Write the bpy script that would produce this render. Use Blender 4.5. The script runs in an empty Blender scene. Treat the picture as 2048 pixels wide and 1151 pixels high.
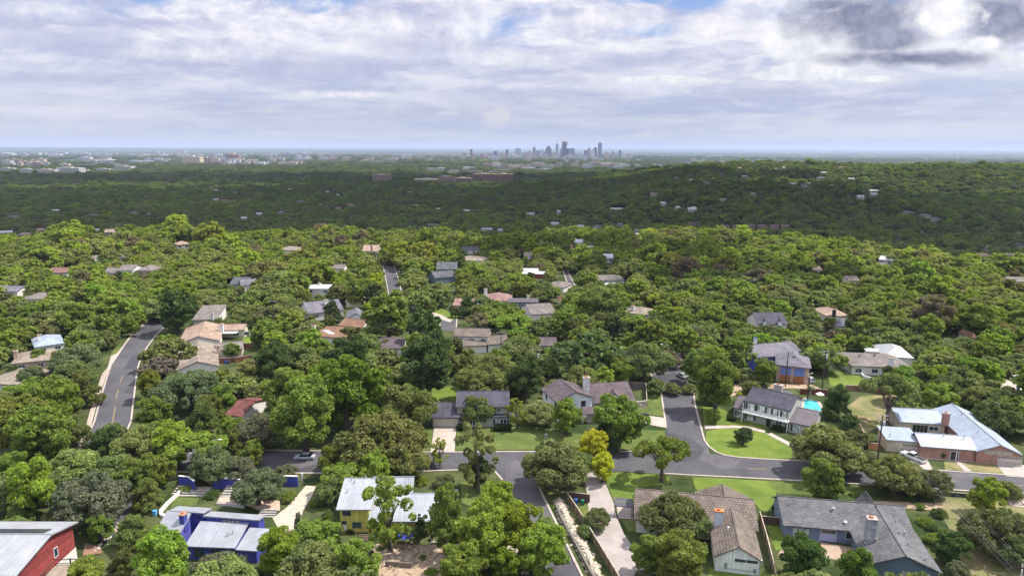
import bpy, bmesh, math, random
import numpy as np
from mathutils import Vector, Matrix
random.seed(7); rng = np.random.default_rng(7)
SC = bpy.context.scene; COL = SC.collection
# ---------------------------------------------------------------- camera
CW, CH, FOC, CAMZ = 2048.0, 1151.0, 1365.0, 70.0
PIT = math.radians(11.61); ROLL = 0.0039
fwd = np.array([0, math.cos(PIT), -math.sin(PIT)])
_r = np.array([1.0, 0, 0]); _u = np.array([0, math.sin(PIT), math.cos(PIT)])
rgt = _r*math.cos(ROLL)+_u*math.sin(ROLL); upv = _u*math.cos(ROLL)-_r*math.sin(ROLL)
CAM = np.array([0, 0, CAMZ])
cd = bpy.data.cameras.new("camera"); cam = bpy.data.objects.new("camera", cd); COL.objects.link(cam)
cam.matrix_world = Matrix(((rgt[0], upv[0], -fwd[0], 0), (rgt[1], upv[1], -fwd[1], 0), (rgt[2], upv[2], -fwd[2], CAMZ), (0, 0, 0, 1)))
cd.sensor_width = 36; cd.lens = 36*FOC/CW; cd.clip_start = 1; cd.clip_end = 200000
SC.camera = cam
def ray(px, py):
    return fwd + rgt*((px-CW/2)/FOC) - upv*((py-CH/2)/FOC)
def P(px, py, z=0.0):
    """point of the horizontal plane at height z seen at that place in the photograph"""
    d = ray(px, py); t = (z-CAMZ)/d[2]
    return (float(d[0]*t), float(d[1]*t))
def proj(x, y, z):
    v = np.stack([np.asarray(x, float), np.asarray(y, float), np.asarray(z, float)-CAMZ], -1)
    zc = v@fwd
    return CW/2+FOC*(v@rgt)/zc, CH/2-FOC*(v@upv)/zc, zc
# ---------------------------------------------------------------- terrain
def sst(a, b, x):
    t = np.clip((x-a)/(b-a), 0, 1); return t*t*(3-2*t)
def hgt(x, y):
    x = np.asarray(x, float); y = np.asarray(y, float)
    r = np.hypot(x, y); yy = np.maximum(y, 1.0)
    px = np.where(y > 1, 1024+1365*x/yy, np.where(x > 0, 4000, -2000))
    E = np.interp(px, [-900, 0, 300, 600, 870, 1000, 1150, 1300, 1500, 1800, 2048, 3000],
                  [640, 620, 560, 500, 495, 440, 560, 560, 520, 460, 420, 400])
    bump = 3.0*np.sin(x/95+1)*np.sin(y/130)+2.0*np.sin(x/47+y/61)
    nearz = bump*sst(400, 520, r)*(r < 9e9)
    drop = sst(E, E+260, r)
    val = -40.0 + bump*1.4 - 8*sst(900, 3000, r)
    # hill to the right
    side = sst(1010, 1420, px)
    crest = np.interp(px, [1000, 1150, 1300, 1450, 1600, 1900, 2048, 2600], [6, 12, 20, 25, 27, 29, 30, 24])
    hill = (crest+40)*sst(650, 1900, r)*side
    spur = 30*np.exp(-((r-1120)/190)**2)*sst(1080, 1350, px)*(1-sst(1650, 1900, px))
    gul = -20*np.exp(-((r-1420)/170)**2)*sst(1450, 1750, px)
    fall = 1-sst(2050, 2900, r)
    hill = (hill+spur+gul)*fall
    und = 6*np.sin(x/700+2)*np.sin(y/900+1)*sst(1500, 3000, r)*(1-sst(9000, 15000, r))
    far = 34*np.sin(x/7000+.5)*np.sin(y/5200)*sst(14000, 26000, r)
    far = far+42*sst(16000, 52000, r)
    z = nearz*(1-drop)+(val+hill+und+far)*drop
    return z
def G(px, py, dz=0.0):
    """where the photograph's pixel meets the terrain"""
    d = ray(px, py); t = 60.0; prev = t
    while t < 90000:
        p = CAM+d*t
        if p[2] <= float(hgt(p[0], p[1]))+dz: break
        prev = t; t *= 1.012
    lo, hi = prev, t
    for _ in range(18):
        m = (lo+hi)/2; p = CAM+d*m
        if p[2] <= float(hgt(p[0], p[1]))+dz: hi = m
        else: lo = m
    p = CAM+d*hi
    return float(p[0]), float(p[1]), float(hgt(p[0], p[1]))
# ---------------------------------------------------------------- tags
def tag(o, label=None, cat=None, group=None, kind=None):
    if label: o["label"] = label
    if cat: o["category"] = cat
    if group: o["group"] = group
    if kind: o["kind"] = kind
    return o
def empty(name, loc, label, cat, group=None, rz=0.0):
    o = bpy.data.objects.new(name, None); COL.objects.link(o)
    o.location = loc; o.rotation_euler = (0, 0, rz); o.empty_display_size = .5
    return tag(o, label, cat, group)
# ---------------------------------------------------------------- mesh builder (metric UVs)
class MB:
    def __init__(s): s.v = []; s.f = []
    def face(s, pts):
        i = len(s.v); s.v += [tuple(p) for p in pts]; s.f.append(list(range(i, i+len(pts)))); return s
    def box(s, x0, y0, z0, x1, y1, z1, T=None):
        c = [(x0, y0, z0), (x1, y0, z0), (x1, y1, z0), (x0, y1, z0), (x0, y0, z1), (x1, y0, z1), (x1, y1, z1), (x0, y1, z1)]
        if T: c = [T(*p) for p in c]
        for q in ((0, 3, 2, 1), (4, 5, 6, 7), (0, 1, 5, 4), (1, 2, 6, 5), (2, 3, 7, 6), (3, 0, 4, 7)):
            s.face([c[k] for k in q])
        return s
    def prism(s, pts, z0, z1, T=None):
        n = len(pts); a = [(p[0], p[1], z0) for p in pts]; b = [(p[0], p[1], z1) for p in pts]
        if T: a = [T(*p) for p in a]; b = [T(*p) for p in b]
        s.face(b); s.face(a[::-1])
        for k in range(n): s.face([a[k], a[(k+1) % n], b[(k+1) % n], b[k]])
        return s
    def tube(s, pts, rad, n=8, cap=True):
        pts = [np.array(p, float) for p in pts]
        if not hasattr(rad, '__len__'): rad = [rad]*len(pts)
        rings = []
        for k, p in enumerate(pts):
            d = pts[min(k+1, len(pts)-1)]-pts[max(k-1, 0)]; d /= (np.linalg.norm(d)+1e-9)
            a = np.cross(d, [0, 0, 1.0] if abs(d[2]) < .9 else [1.0, 0, 0]); a /= np.linalg.norm(a); b = np.cross(d, a)
            rings.append([p+rad[k]*(a*math.cos(2*math.pi*j/n)+b*math.sin(2*math.pi*j/n)) for j in range(n)])
        for k in range(len(pts)-1):
            for j in range(n):
                s.face([rings[k][j], rings[k][(j+1) % n], rings[k+1][(j+1) % n], rings[k+1][j]])
        if cap: s.face(rings[0]); s.face(rings[-1][::-1])
        return s
    def mesh(s, name, m, smooth=False):
        me = bpy.data.meshes.new(name); me.from_pydata(s.v, [], s.f)
        uv = me.uv_layers.new(name="UVMap")
        V = np.array(s.v, float); co = np.zeros((len(me.loops), 2))
        k = 0
        for f in s.f:
            q = V[f]; nrm = np.zeros(3)
            for i in range(len(f)):
                a, b = q[i], q[(i+1) % len(f)]
                nrm += np.cross(a, b)
            L = np.linalg.norm(nrm); nrm = nrm/L if L > 0 else np.array([0, 0, 1.0])
            u = np.array([-nrm[1], nrm[0], 0.0])
            if np.linalg.norm(u) < .08: u = np.array([1.0, 0, 0]); w = np.array([0, 1.0, 0])
            else: u /= np.linalg.norm(u); w = np.cross(nrm, u)
            co[k:k+len(f), 0] = q@u; co[k:k+len(f), 1] = q@w; k += len(f)
        uv.data.foreach_set("uv", co.ravel())
        if m: me.materials.append(m)
        if smooth: me.polygons.foreach_set("use_smooth", [True]*len(me.polygons))
        me.update(); return me
    def build(s, name, m, parent=None, loc=None, smooth=False):
        o = bpy.data.objects.new(name, s.mesh(name, m, smooth)); COL.objects.link(o)
        if parent: o.parent = parent
        if loc is not None: o.location = loc
        return o
# ---------------------------------------------------------------- materials
def nmat(name):
    m = bpy.data.materials.new(name); m.use_nodes = True; nt = m.node_tree
    b = nt.nodes["Principled BSDF"]; return m, nt, b
def N(nt, t, **k):
    n = nt.nodes.new(t)
    for a, v in k.items():
        if a in n.inputs: n.inputs[a].default_value = v
        else: setattr(n, a, v)
    return n
def math_(nt, op, a, b=None, c=None, clamp=False):
    n = nt.nodes.new("ShaderNodeMath"); n.operation = op; n.use_clamp = clamp
    for i, v in enumerate((a, b, c)):
        if v is None: continue
        if isinstance(v, (int, float)): n.inputs[i].default_value = v
        else: nt.links.new(v, n.inputs[i])
    return n.outputs[0]
def mixc(nt, f, a, b, blend='MIX'):
    n = nt.nodes.new("ShaderNodeMix"); n.data_type = 'RGBA'; n.blend_type = blend
    for i, v in ((0, f), (6, a), (7, b)):
        if isinstance(v, (int, float)): n.inputs[i].default_value = v
        elif isinstance(v, (tuple, list)): n.inputs[i].default_value = (*v[:3], 1)
        else: nt.links.new(v, n.inputs[i])
    return n.outputs[2]
def noise(nt, vec, scale, detail=3, rough=.55):
    n = nt.nodes.new("ShaderNodeTexNoise"); n.inputs["Scale"].default_value = scale
    n.inputs["Detail"].default_value = detail; n.inputs["Roughness"].default_value = rough
    if vec is not None: nt.links.new(vec, n.inputs["Vector"])
    return n
def ramp(nt, f, a, b):
    n = nt.nodes.new("ShaderNodeMapRange"); n.inputs[1].default_value = a; n.inputs[2].default_value = b
    nt.links.new(f, n.inputs[0]); return n.outputs[0]
def bumpn(nt, b, h, strength, dist):
    n = nt.nodes.new("ShaderNodeBump"); n.inputs["Strength"].default_value = strength; n.inputs["Distance"].default_value = dist
    nt.links.new(h, n.inputs["Height"]); nt.links.new(n.outputs[0], b.inputs["Normal"])
_mc = {}
def plain(name, col, rough=.6, var=.18, scale=1.5, metal=0.0, spec=.4):
    """painted or raw surface with soft weathering"""
    k = (name, tuple(col))
    if k in _mc: return _mc[k]
    m, nt, b = nmat(name)
    tc = N(nt, "ShaderNodeTexCoord")
    n1 = noise(nt, tc.outputs["Object"], scale, 4); n2 = noise(nt, tc.outputs["Object"], scale*7, 3)
    f = math_(nt, 'ADD', math_(nt, 'MULTIPLY', n1.outputs[0], .65), math_(nt, 'MULTIPLY', n2.outputs[0], .35))
    f = ramp(nt, f, .3, .7)
    c = mixc(nt, f, [v*(1-var) for v in col], [min(.95, v*(1+var)) for v in col])
    nt.links.new(c, b.inputs["Base Color"]); b.inputs["Roughness"].default_value = rough
    b.inputs["Metallic"].default_value = metal; b.inputs["Specular IOR Level"].default_value = spec
    _mc[k] = m; return m
def shingle(col, rows=.33):
    k = ('sh', tuple(col), rows)
    if k in _mc: return _mc[k]
    m, nt, b = nmat("asphalt_shingles")
    tc = N(nt, "ShaderNodeTexCoord"); uv = tc.outputs["UV"]
    br = N(nt, "ShaderNodeTexBrick"); nt.links.new(uv, br.inputs["Vector"])
    br.inputs["Scale"].default_value = 1; br.inputs["Brick Width"].default_value = .6; br.inputs["Row Height"].default_value = rows
    br.inputs["Mortar Size"].default_value = .035 if rows < .5 else .07; br.inputs["Mortar Smooth"].default_value = .3
    br.inputs["Color1"].default_value = (*[v*.8 for v in col], 1); br.inputs["Color2"].default_value = (*[v*1.22 for v in col], 1)
    br.inputs["Mortar"].default_value = (*[v*.45 for v in col], 1)
    n1 = noise(nt, tc.outputs["Object"], .35, 5, .6); n2 = noise(nt, uv, 9, 3)
    c = mixc(nt, .85, br.outputs[0], mixc(nt, ramp(nt, n1.outputs[0], .35, .68), [.62]*3, [1.15]*3), 'MULTIPLY')
    c = mixc(nt, .6, c, mixc(nt, n2.outputs[0], [.5]*3, [1.4]*3), 'MULTIPLY')
    nt.links.new(c, b.inputs["Base Color"]); b.inputs["Roughness"].default_value = .85; b.inputs["Specular IOR Level"].default_value = .25
    bumpn(nt, b, br.outputs["Fac"], -.5, .03)
    _mc[k] = m; return m
def metalroof(col, pitch=.45):
    k = ('mr', tuple(col), pitch)
    if k in _mc: return _mc[k]
    m, nt, b = nmat("standing_seam_metal")
    tc = N(nt, "ShaderNodeTexCoord"); uv = tc.outputs["UV"]
    sx = N(nt, "ShaderNodeSeparateXYZ"); nt.links.new(uv, sx.inputs[0])
    fr = math_(nt, 'FRACT', math_(nt, 'DIVIDE', sx.outputs[0], pitch))
    seam = math_(nt, 'LESS_THAN', fr, .13)
    n1 = noise(nt, tc.outputs["Object"], .5, 5, .6)
    pan = N(nt, "ShaderNodeTexWhiteNoise"); pan.noise_dimensions = '1D'
    nt.links.new(math_(nt, 'FLOOR', math_(nt, 'DIVIDE', sx.outputs[0], pitch)), pan.inputs["W"])
    st = N(nt, "ShaderNodeMapping"); nt.links.new(uv, st.inputs[0]); st.inputs["Scale"].default_value = (3, .25, 1)
    n3 = noise(nt, st.outputs[0], 1, 4)
    base = mixc(nt, ramp(nt, n1.outputs[0], .3, .7), [v*.82 for v in col], [min(.9, v*1.1) for v in col])
    base = mixc(nt, 1, base, mixc(nt, pan.outputs[0], [.93]*3, [1.05]*3), 'MULTIPLY')
    base = mixc(nt, .5, base, mixc(nt, n3.outputs[0], [.75]*3, [1.2]*3), 'MULTIPLY')
    c = mixc(nt, math_(nt, 'MULTIPLY', seam, .55), base, [v*.45 for v in col])
    nt.links.new(c, b.inputs["Base Color"]); b.inputs["Roughness"].default_value = .5; b.inputs["Metallic"].default_value = .15
    b.inputs["Specular IOR Level"].default_value = .4
    bumpn(nt, b, seam, .6, .04)
    _mc[k] = m; return m
def planks(col, w=.2, horiz=False, name="board_siding"):
    k = ('pl', tuple(col), w, horiz)
    if k in _mc: return _mc[k]
    m, nt, b = nmat(name)
    tc = N(nt, "ShaderNodeTexCoord"); sx = N(nt, "ShaderNodeSeparateXYZ"); nt.links.new(tc.outputs["UV"], sx.inputs[0])
    q = math_(nt, 'DIVIDE', sx.outputs[1 if horiz else 0], w)
    fr = math_(nt, 'FRACT', q); gap = math_(nt, 'LESS_THAN', fr, .1)
    wn = N(nt, "ShaderNodeTexWhiteNoise"); wn.noise_dimensions = '1D'; nt.links.new(math_(nt, 'FLOOR', q), wn.inputs["W"])
    n1 = noise(nt, tc.outputs["Object"], 1.2, 4)
    c = mixc(nt, wn.outputs[0], [v*.85 for v in col], [min(.92, v*1.12) for v in col])
    c = mixc(nt, .7, c, mixc(nt, ramp(nt, n1.outputs[0], .3, .7), [.72]*3, [1.15]*3), 'MULTIPLY')
    c = mixc(nt, math_(nt, 'MULTIPLY', gap, .6), c, [v*.35 for v in col])
    nt.links.new(c, b.inputs["Base Color"]); b.inputs["Roughness"].default_value = .75; b.inputs["Specular IOR Level"].default_value = .25
    _mc[k] = m; return m
def bricks(col, mortar=(.45, .4, .35), w=.4, h=.14, name="brick"):
    k = ('bk', tuple(col), w)
    if k in _mc: return _mc[k]
    m, nt, b = nmat(name)
    tc = N(nt, "ShaderNodeTexCoord"); br = N(nt, "ShaderNodeTexBrick"); nt.links.new(tc.outputs["UV"], br.inputs["Vector"])
    br.inputs["Scale"].default_value = 1; br.inputs["Brick Width"].default_value = w; br.inputs["Row Height"].default_value = h
    br.inputs["Mortar Size"].default_value = .018; br.inputs["Mortar"].default_value = (*mortar, 1)
    br.inputs["Color1"].default_value = (*[v*.7 for v in col], 1); br.inputs["Color2"].default_value = (*[v*1.3 for v in col], 1)
    n1 = noise(nt, tc.outputs["Object"], 1, 4)
    c = mixc(nt, .7, br.outputs[0], mixc(nt, ramp(nt, n1.outputs[0], .3, .7), [.7]*3, [1.2]*3), 'MULTIPLY')
    nt.links.new(c, b.inputs["Base Color"]); b.inputs["Roughness"].default_value = .9; b.inputs["Specular IOR Level"].default_value = .2
    _mc[k] = m; return m
def stone(col, scale=2.2, name="rubble_stone"):
    k = ('st', tuple(col), scale)
    if k in _mc: return _mc[k]
    m, nt, b = nmat(name)
    tc = N(nt, "ShaderNodeTexCoord"); v = N(nt, "ShaderNodeTexVoronoi"); nt.links.new(tc.outputs["Object"], v.inputs["Vector"])
    v.inputs["Scale"].default_value = scale
    v2 = N(nt, "ShaderNodeTexVoronoi", feature='DISTANCE_TO_EDGE'); nt.links.new(tc.outputs["Object"], v2.inputs["Vector"]); v2.inputs["Scale"].default_value = scale
    sp = N(nt, "ShaderNodeSeparateXYZ"); nt.links.new(v.outputs["Color"], sp.inputs[0])
    c = mixc(nt, sp.outputs[0], [x*.55 for x in col], [min(.9, x*1.35) for x in col])
    e = math_(nt, 'LESS_THAN', v2.outputs["Distance"], .06)
    c = mixc(nt, math_(nt, 'MULTIPLY', e, .7), c, [x*.35 for x in col])
    nt.links.new(c, b.inputs["Base Color"]); b.inputs["Roughness"].default_value = .9
    bumpn(nt, b, v2.outputs["Distance"], .5, .06)
    _mc[k] = m; return m
def glass(col=(.02, .03, .04)):
    k = ('gl', tuple(col))
    if k in _mc: return _mc[k]
    m, nt, b = nmat("window_glass"); b.inputs["Base Color"].default_value = (*col, 1)
    tc = N(nt, "ShaderNodeTexCoord"); n1 = noise(nt, tc.outputs["Object"], .7, 2)
    c = mixc(nt, ramp(nt, n1.outputs[0], .35, .65), [v*.5 for v in col], [v*2.2 for v in col])
    nt.links.new(c, b.inputs["Base Color"])
    b.inputs["Roughness"].default_value = .06; b.inputs["Specular IOR Level"].default_value = .7
    _mc[k] = m; return m
def groundmat():
    m, nt, b = nmat("forest_floor")
    g = N(nt, "ShaderNodeNewGeometry"); pos = g.outputs["Position"]
    n1 = noise(nt, pos, .09, 6, .65); n2 = noise(nt, pos, .9, 4); 
    near = mixc(nt, ramp(nt, n1.outputs[0], .4, .62), (.025, .042, .012), (.08, .09, .035))
    near = mixc(nt, .7, near, mixc(nt, n2.outputs[0], [.5]*3, [1.5]*3), 'MULTIPLY')
    # far country: woods, fields and pale built-up patches
    nA = noise(nt, pos, .0009, 6, .6); nB = noise(nt, pos, .005, 5, .65); nC = noise(nt, pos, .00035, 5, .6)
    nD = noise(nt, pos, .012, 4, .7)
    woods = mixc(nt, nB.outputs[0], (.014, .026, .012), (.03, .052, .02))
    field = mixc(nt, nB.outputs[0], (.10, .14, .05), (.24, .22, .13))
    f1 = math_(nt, 'MULTIPLY', ramp(nt, nA.outputs[0], .56, .64), ramp(nt, nC.outputs[0], .42, .55))
    farc = mixc(nt, f1, woods, field)
    f2 = math_(nt, 'MULTIPLY', ramp(nt, nD.outputs[0], .61, .66), ramp(nt, nA.outputs[0], .38, .52))
    farc = mixc(nt, f2, farc, (.55, .53, .50))
    ln = N(nt, "ShaderNodeVectorMath", operation='LENGTH'); nt.links.new(pos, ln.inputs[0])
    c = mixc(nt, ramp(nt, ln.outputs["Value"], 2600, 4500), near, farc)
    nt.links.new(c, b.inputs["Base Color"]); b.inputs["Roughness"].default_value = .95; b.inputs["Specular IOR Level"].default_value = .1
    return m
def grassmat(name, a, c2, sc=.25):
    m, nt, b = nmat(name)
    g = N(nt, "ShaderNodeNewGeometry"); pos = g.outputs["Position"]
    n1 = noise(nt, pos, sc, 5, .6); n2 = noise(nt, pos, 3.5, 4, .7)
    c = mixc(nt, ramp(nt, n1.outputs[0], .33, .68), a, c2)
    c = mixc(nt, .75, c, mixc(nt, n2.outputs[0], [.55]*3, [1.45]*3), 'MULTIPLY')
    n3 = noise(nt, pos, .55, 5, .7); n4 = noise(nt, pos, .11, 3, .5)
    c = mixc(nt, math_(nt, 'MULTIPLY', ramp(nt, n3.outputs[0], .54, .70), .55), c, (.20, .19, .08)); c = mixc(nt, math_(nt, 'MULTIPLY', ramp(nt, n4.outputs[0], .5, .62), .35), c, (.06, .095, .02))
    nt.links.new(c, b.inputs["Base Color"]); b.inputs["Roughness"].default_value = .9; b.inputs["Specular IOR Level"].default_value = .1
    return m
def asphaltmat():
    m, nt, b = nmat("asphalt")
    g = N(nt, "ShaderNodeNewGeometry"); pos = g.outputs["Position"]
    n1 = noise(nt, pos, .12, 5, .6); n2 = noise(nt, pos, 5, 4, .7); n3 = noise(nt, pos, .8, 5, .7)
    c = mixc(nt, ramp(nt, n1.outputs[0], .3, .7), (.060, .058, .066), (.090, .088, .094))
    c = mixc(nt, .7, c, mixc(nt, n2.outputs[0], [.7]*3, [1.3]*3), 'MULTIPLY')
    c = mixc(nt, .5, c, mixc(nt, ramp(nt, n3.outputs[0], .35, .6), [.75]*3, [1.1]*3), 'MULTIPLY')
    v = N(nt, "ShaderNodeTexVoronoi", feature='DISTANCE_TO_EDGE'); nt.links.new(pos, v.inputs["Vector"]); v.inputs["Scale"].default_value = .13
    crack = math_(nt, 'LESS_THAN', math_(nt, 'ADD', v.outputs["Distance"], math_(nt, 'MULTIPLY', n3.outputs[0], .03)), .021)
    c = mixc(nt, math_(nt, 'MULTIPLY', crack, .45), c, (.03, .03, .032))
    pv_ = N(nt, "ShaderNodeTexVoronoi"); nt.links.new(pos, pv_.inputs["Vector"]); pv_.inputs["Scale"].default_value = .075; ps_ = N(nt, "ShaderNodeSeparateXYZ"); nt.links.new(pv_.outputs["Color"], ps_.inputs[0])
    c = mixc(nt, math_(nt, 'GREATER_THAN', ps_.outputs[0], .8), c, mixc(nt, 1, c, (.74, .74, .76), 'MULTIPLY')); c = mixc(nt, math_(nt, 'LESS_THAN', ps_.outputs[1], .15), c, mixc(nt, 1, c, (1.22, 1.2, 1.18), 'MULTIPLY'))
    n5 = noise(nt, pos, 1.7, 3, .5); c = mixc(nt, math_(nt, 'MULTIPLY', ramp(nt, n5.outputs[0], .68, .76), .5), c, (.03, .03, .032))
    nt.links.new(c, b.inputs["Base Color"]); b.inputs["Roughness"].default_value = .88; b.inputs["Specular IOR Level"].default_value = .25
    return m
def foliagemat():
    m, nt, b = nmat("foliage")
    at = N(nt, "ShaderNodeAttribute", attribute_name="tint", attribute_type='INSTANCER')
    lv = N(nt, "ShaderNodeAttribute", attribute_name="lv", attribute_type='GEOMETRY')
    sp = N(nt, "ShaderNodeSeparateXYZ"); nt.links.new(lv.outputs["Color"], sp.inputs[0])
    c = mixc(nt, 1, at.outputs["Color"], mixc(nt, sp.outputs[0], (.60, .62, .66), (1.50, 1.40, 1.25)), 'MULTIPLY')
    c = mixc(nt, ramp(nt, sp.outputs[1], .93, 1.0), c, (.13, .11, .07))
    nt.links.new(c, b.inputs["Base Color"]); b.inputs["Roughness"].default_value = .6; b.inputs["Specular IOR Level"].default_value = .25
    tr = N(nt, "ShaderNodeBsdfTranslucent"); nt.links.new(mixc(nt, 1, c, (1.25, 1.4, .55), 'MULTIPLY'), tr.inputs[0])
    mx = N(nt, "ShaderNodeMixShader"); mx.inputs[0].default_value = .40
    nt.links.new(b.outputs[0], mx.inputs[1]); nt.links.new(tr.outputs[0], mx.inputs[2])
    nt.links.new(mx.outputs[0], nt.nodes["Material Output"].inputs[0])
    return m
M_ground = groundmat(); M_foliage = foliagemat(); M_asphalt = asphaltmat()
M_lawn = grassmat("lawn_grass", (.082, .126, .020), (.138, .182, .032))
M_lawnm = grassmat("mown_lawn", (.060, .090, .022), (.115, .135, .038), .15)
M_dry = grassmat("dry_grass", (.085, .115, .03), (.27, .21, .12), .18)
M_conc = plain("concrete", (.33, .29, .26), .85, .2, .6)
M_kerb = plain("kerb_concrete", (.36, .31, .27), .85, .2, .8)
M_bark = plain("bark", (.09, .075, .06), .95, .35, 2)
M_white = plain("white_paint", (.62, .63, .64), .5, .08)
M_dark = plain("dark_metal", (.03, .03, .035), .5, .2)
M_steel = plain("galvanised_steel", (.4, .41, .43), .4, .15, 2, .6)
M_wood = planks((.19, .145, .10), .16, name="weathered_boards")
M_pole = plain("treated_timber", (.06, .045, .035), .9, .3)
# ---------------------------------------------------------------- light, sky, air
SUN_EL, SUN_AZ = math.radians(57), math.radians(79)     # azimuth from +Y towards +X
Sv = Vector((math.cos(SUN_EL)*math.sin(SUN_AZ), math.cos(SUN_EL)*math.cos(SUN_AZ), math.sin(SUN_EL)))
sl = bpy.data.lights.new("sun", 'SUN'); sl.energy = 5.0; sl.angle = math.radians(.53); sl.color = (1, .95, .86)
so = bpy.data.objects.new("sun", sl); COL.objects.link(so); so.rotation_euler = Sv.to_track_quat('Z', 'Y').to_euler(); so.location = (300, 100, 900)
def build_world():
    w = bpy.data.worlds.new("World"); SC.world = w; w.use_nodes = True; nt = w.node_tree; w.cycles.sampling_method = 'MANUAL'; w.cycles.sample_map_resolution = 256
    bg = nt.nodes["Background"]; bg.inputs[1].default_value = .12
    sky = N(nt, "ShaderNodeTexSky", sky_type='NISHITA'); sky.sun_disc = False
    sky.sun_elevation = SUN_EL; sky.sun_rotation = SUN_AZ; sky.altitude = 200; sky.air_density = 1.1; sky.dust_density = 1.0; sky.ozone_density = 1.5
    tc = N(nt, "ShaderNodeTexCoord"); d = tc.outputs["Generated"]
    s = N(nt, "ShaderNodeSeparateXYZ"); nt.links.new(d, s.inputs[0])
    zc = math_(nt, 'MAXIMUM', s.outputs[2], 0.0)
    lz = math_(nt, 'LOGARITHM', math_(nt, 'ADD', zc, .05), 2.718281828)
    def plane(k, ox, oy, sx=1, sy=1):
        c = N(nt, "ShaderNodeCombineXYZ")
        nt.links.new(math_(nt, 'ADD', math_(nt, 'MULTIPLY', s.outputs[0], k*sx), ox), c.inputs[0]); nt.links.new(math_(nt, 'ADD', math_(nt, 'MULTIPLY', s.outputs[1], k*sx), oy), c.inputs[1])
        nt.links.new(math_(nt, 'MULTIPLY', lz, .62*k*sy), c.inputs[2]); return c.outputs[0]
    def warp(v, k, amt):
        w = noise(nt, v, k, 3, .6); sb = N(nt, "ShaderNodeVectorMath", operation='SUBTRACT'); nt.links.new(w.outputs["Color"], sb.inputs[0]); sb.inputs[1].default_value = (.5, .5, .5)
        sc = N(nt, "ShaderNodeVectorMath", operation='SCALE'); sc.inputs["Scale"].default_value = amt; nt.links.new(sb.outputs[0], sc.inputs[0])
        ad = N(nt, "ShaderNodeVectorMath", operation='ADD'); nt.links.new(v, ad.inputs[0]); nt.links.new(sc.outputs[0], ad.inputs[1]); return ad.outputs[0]
    fx = math_(nt, 'DIVIDE', s.outputs[0], math_(nt, 'MAXIMUM', s.outputs[1], .05))      # sideways slope of the line of sight
    front = math_(nt, 'GREATER_THAN', s.outputs[1], .1)
    fz = math_(nt, 'DIVIDE', s.outputs[2], math_(nt, 'MAXIMUM', s.outputs[1], .05))
    def blob(px, py, rx, ry):      # a cloud mass by bearing and elevation
        u_ = (575.5-py)/1365; den = .9795+.2012*u_; dz = (-.2012+.9795*u_)/den; dx = (px-1024)/1365/den
        vx = math_(nt, 'DIVIDE', math_(nt, 'SUBTRACT', fx, dx), rx/1400); vz = math_(nt, 'DIVIDE', math_(nt, 'SUBTRACT', fz, dz), ry/1400)
        return math_(nt, 'SUBTRACT', 1.0, math_(nt, 'SQRT', math_(nt, 'ADD', math_(nt, 'MULTIPLY', vx, vx), math_(nt, 'MULTIPLY', vz, vz))))
    def blobs(specs):
        m = None
        for q in specs: bq = blob(*q); m = bq if m is None else math_(nt, 'MAXIMUM', m, bq)
        return m
    pw = warp(plane(1, 3.1, 1.7), 3.5, .22)
    big = noise(nt, pw, 3.6, 8, .56); fine = noise(nt, pw, 13, 7, .6)
    hg = noise(nt, pw, 9, 8, .62)
    hole = math_(nt, 'MULTIPLY', math_(nt, 'MAXIMUM', math_(nt, 'ADD', blobs([(560, -8, 240, 44), (290, -5, 130, 24), (1378, 4, 80, 30), (1310, 62, 60, 16), (1290, 0, 90, 14)]), math_(nt, 'MULTIPLY', math_(nt, 'SUBTRACT', hg.outputs[0], .5), 3.0)), 0.0), .22)
    cv = math_(nt, 'ADD', math_(nt, 'MULTIPLY', big.outputs[0], .72), math_(nt, 'MULTIPLY', fine.outputs[0], .28))
    cov = ramp(nt, math_(nt, 'SUBTRACT', cv, hole), .33, .46)
    # lit crests and lavender bases inside the deck
    ps = warp(plane(1.0, 7.3, 2.2, .8, 1.25), 4.0, .2); sh = noise(nt, ps, 4.4, 8, .56); sh2 = noise(nt, pw, 17, 9, .64)
    sf = ramp(nt, math_(nt, 'ADD', math_(nt, 'MULTIPLY', sh.outputs[0], .6), math_(nt, 'MULTIPLY', sh2.outputs[0], .4)), .43, .57)
    cl = mixc(nt, sf, (4.5, 4.75, 6.6), (8.4, 8.3, 8.9))
    cl = mixc(nt, math_(nt, 'MULTIPLY', ramp(nt, sh2.outputs[0], .52, .66), math_(nt, 'MULTIPLY', sf, .6)), cl, (8.9, 8.8, 8.9))
    base = mixc(nt, .62, sky.outputs[0], (2.6, 4.1, 8.2))
    c = mixc(nt, cov, base, cl)
    hz = ramp(nt, zc, .0, .155)
    hf = math_(nt, 'POWER', math_(nt, 'SUBTRACT', 1.0, hz, clamp=True), .8)
    hn = noise(nt, warp(plane(1, 1, 9, .6, 1.2), 3, .15), 5, 7, .6)
    hcol = mixc(nt, ramp(nt, hn.outputs[0], .40, .62), (4.5, 5.1, 6.8), (6.2, 6.4, 7.4))
    hcol = mixc(nt, math_(nt, 'MULTIPLY', math_(nt, 'SUBTRACT', 1.0, ramp(nt, zc, 0, .035), clamp=True), .6), hcol, (4.7, 5.3, 6.7))
    c = mixc(nt, math_(nt, 'MULTIPLY', hf, .9), c, hcol)
    rg = noise(nt, d, 11, 9, .6); rg2 = noise(nt, d, 34, 7, .62); rg3 = noise(nt, d, 70, 6, .6)
    edge = math_(nt, 'ADD', math_(nt, 'ADD', math_(nt, 'MULTIPLY', math_(nt, 'SUBTRACT', rg.outputs[0], .5), 1.8), math_(nt, 'MULTIPLY', math_(nt, 'SUBTRACT', rg2.outputs[0], .5), 1.3)), math_(nt, 'MULTIPLY', math_(nt, 'SUBTRACT', rg3.outputs[0], .5), .5))
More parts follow.
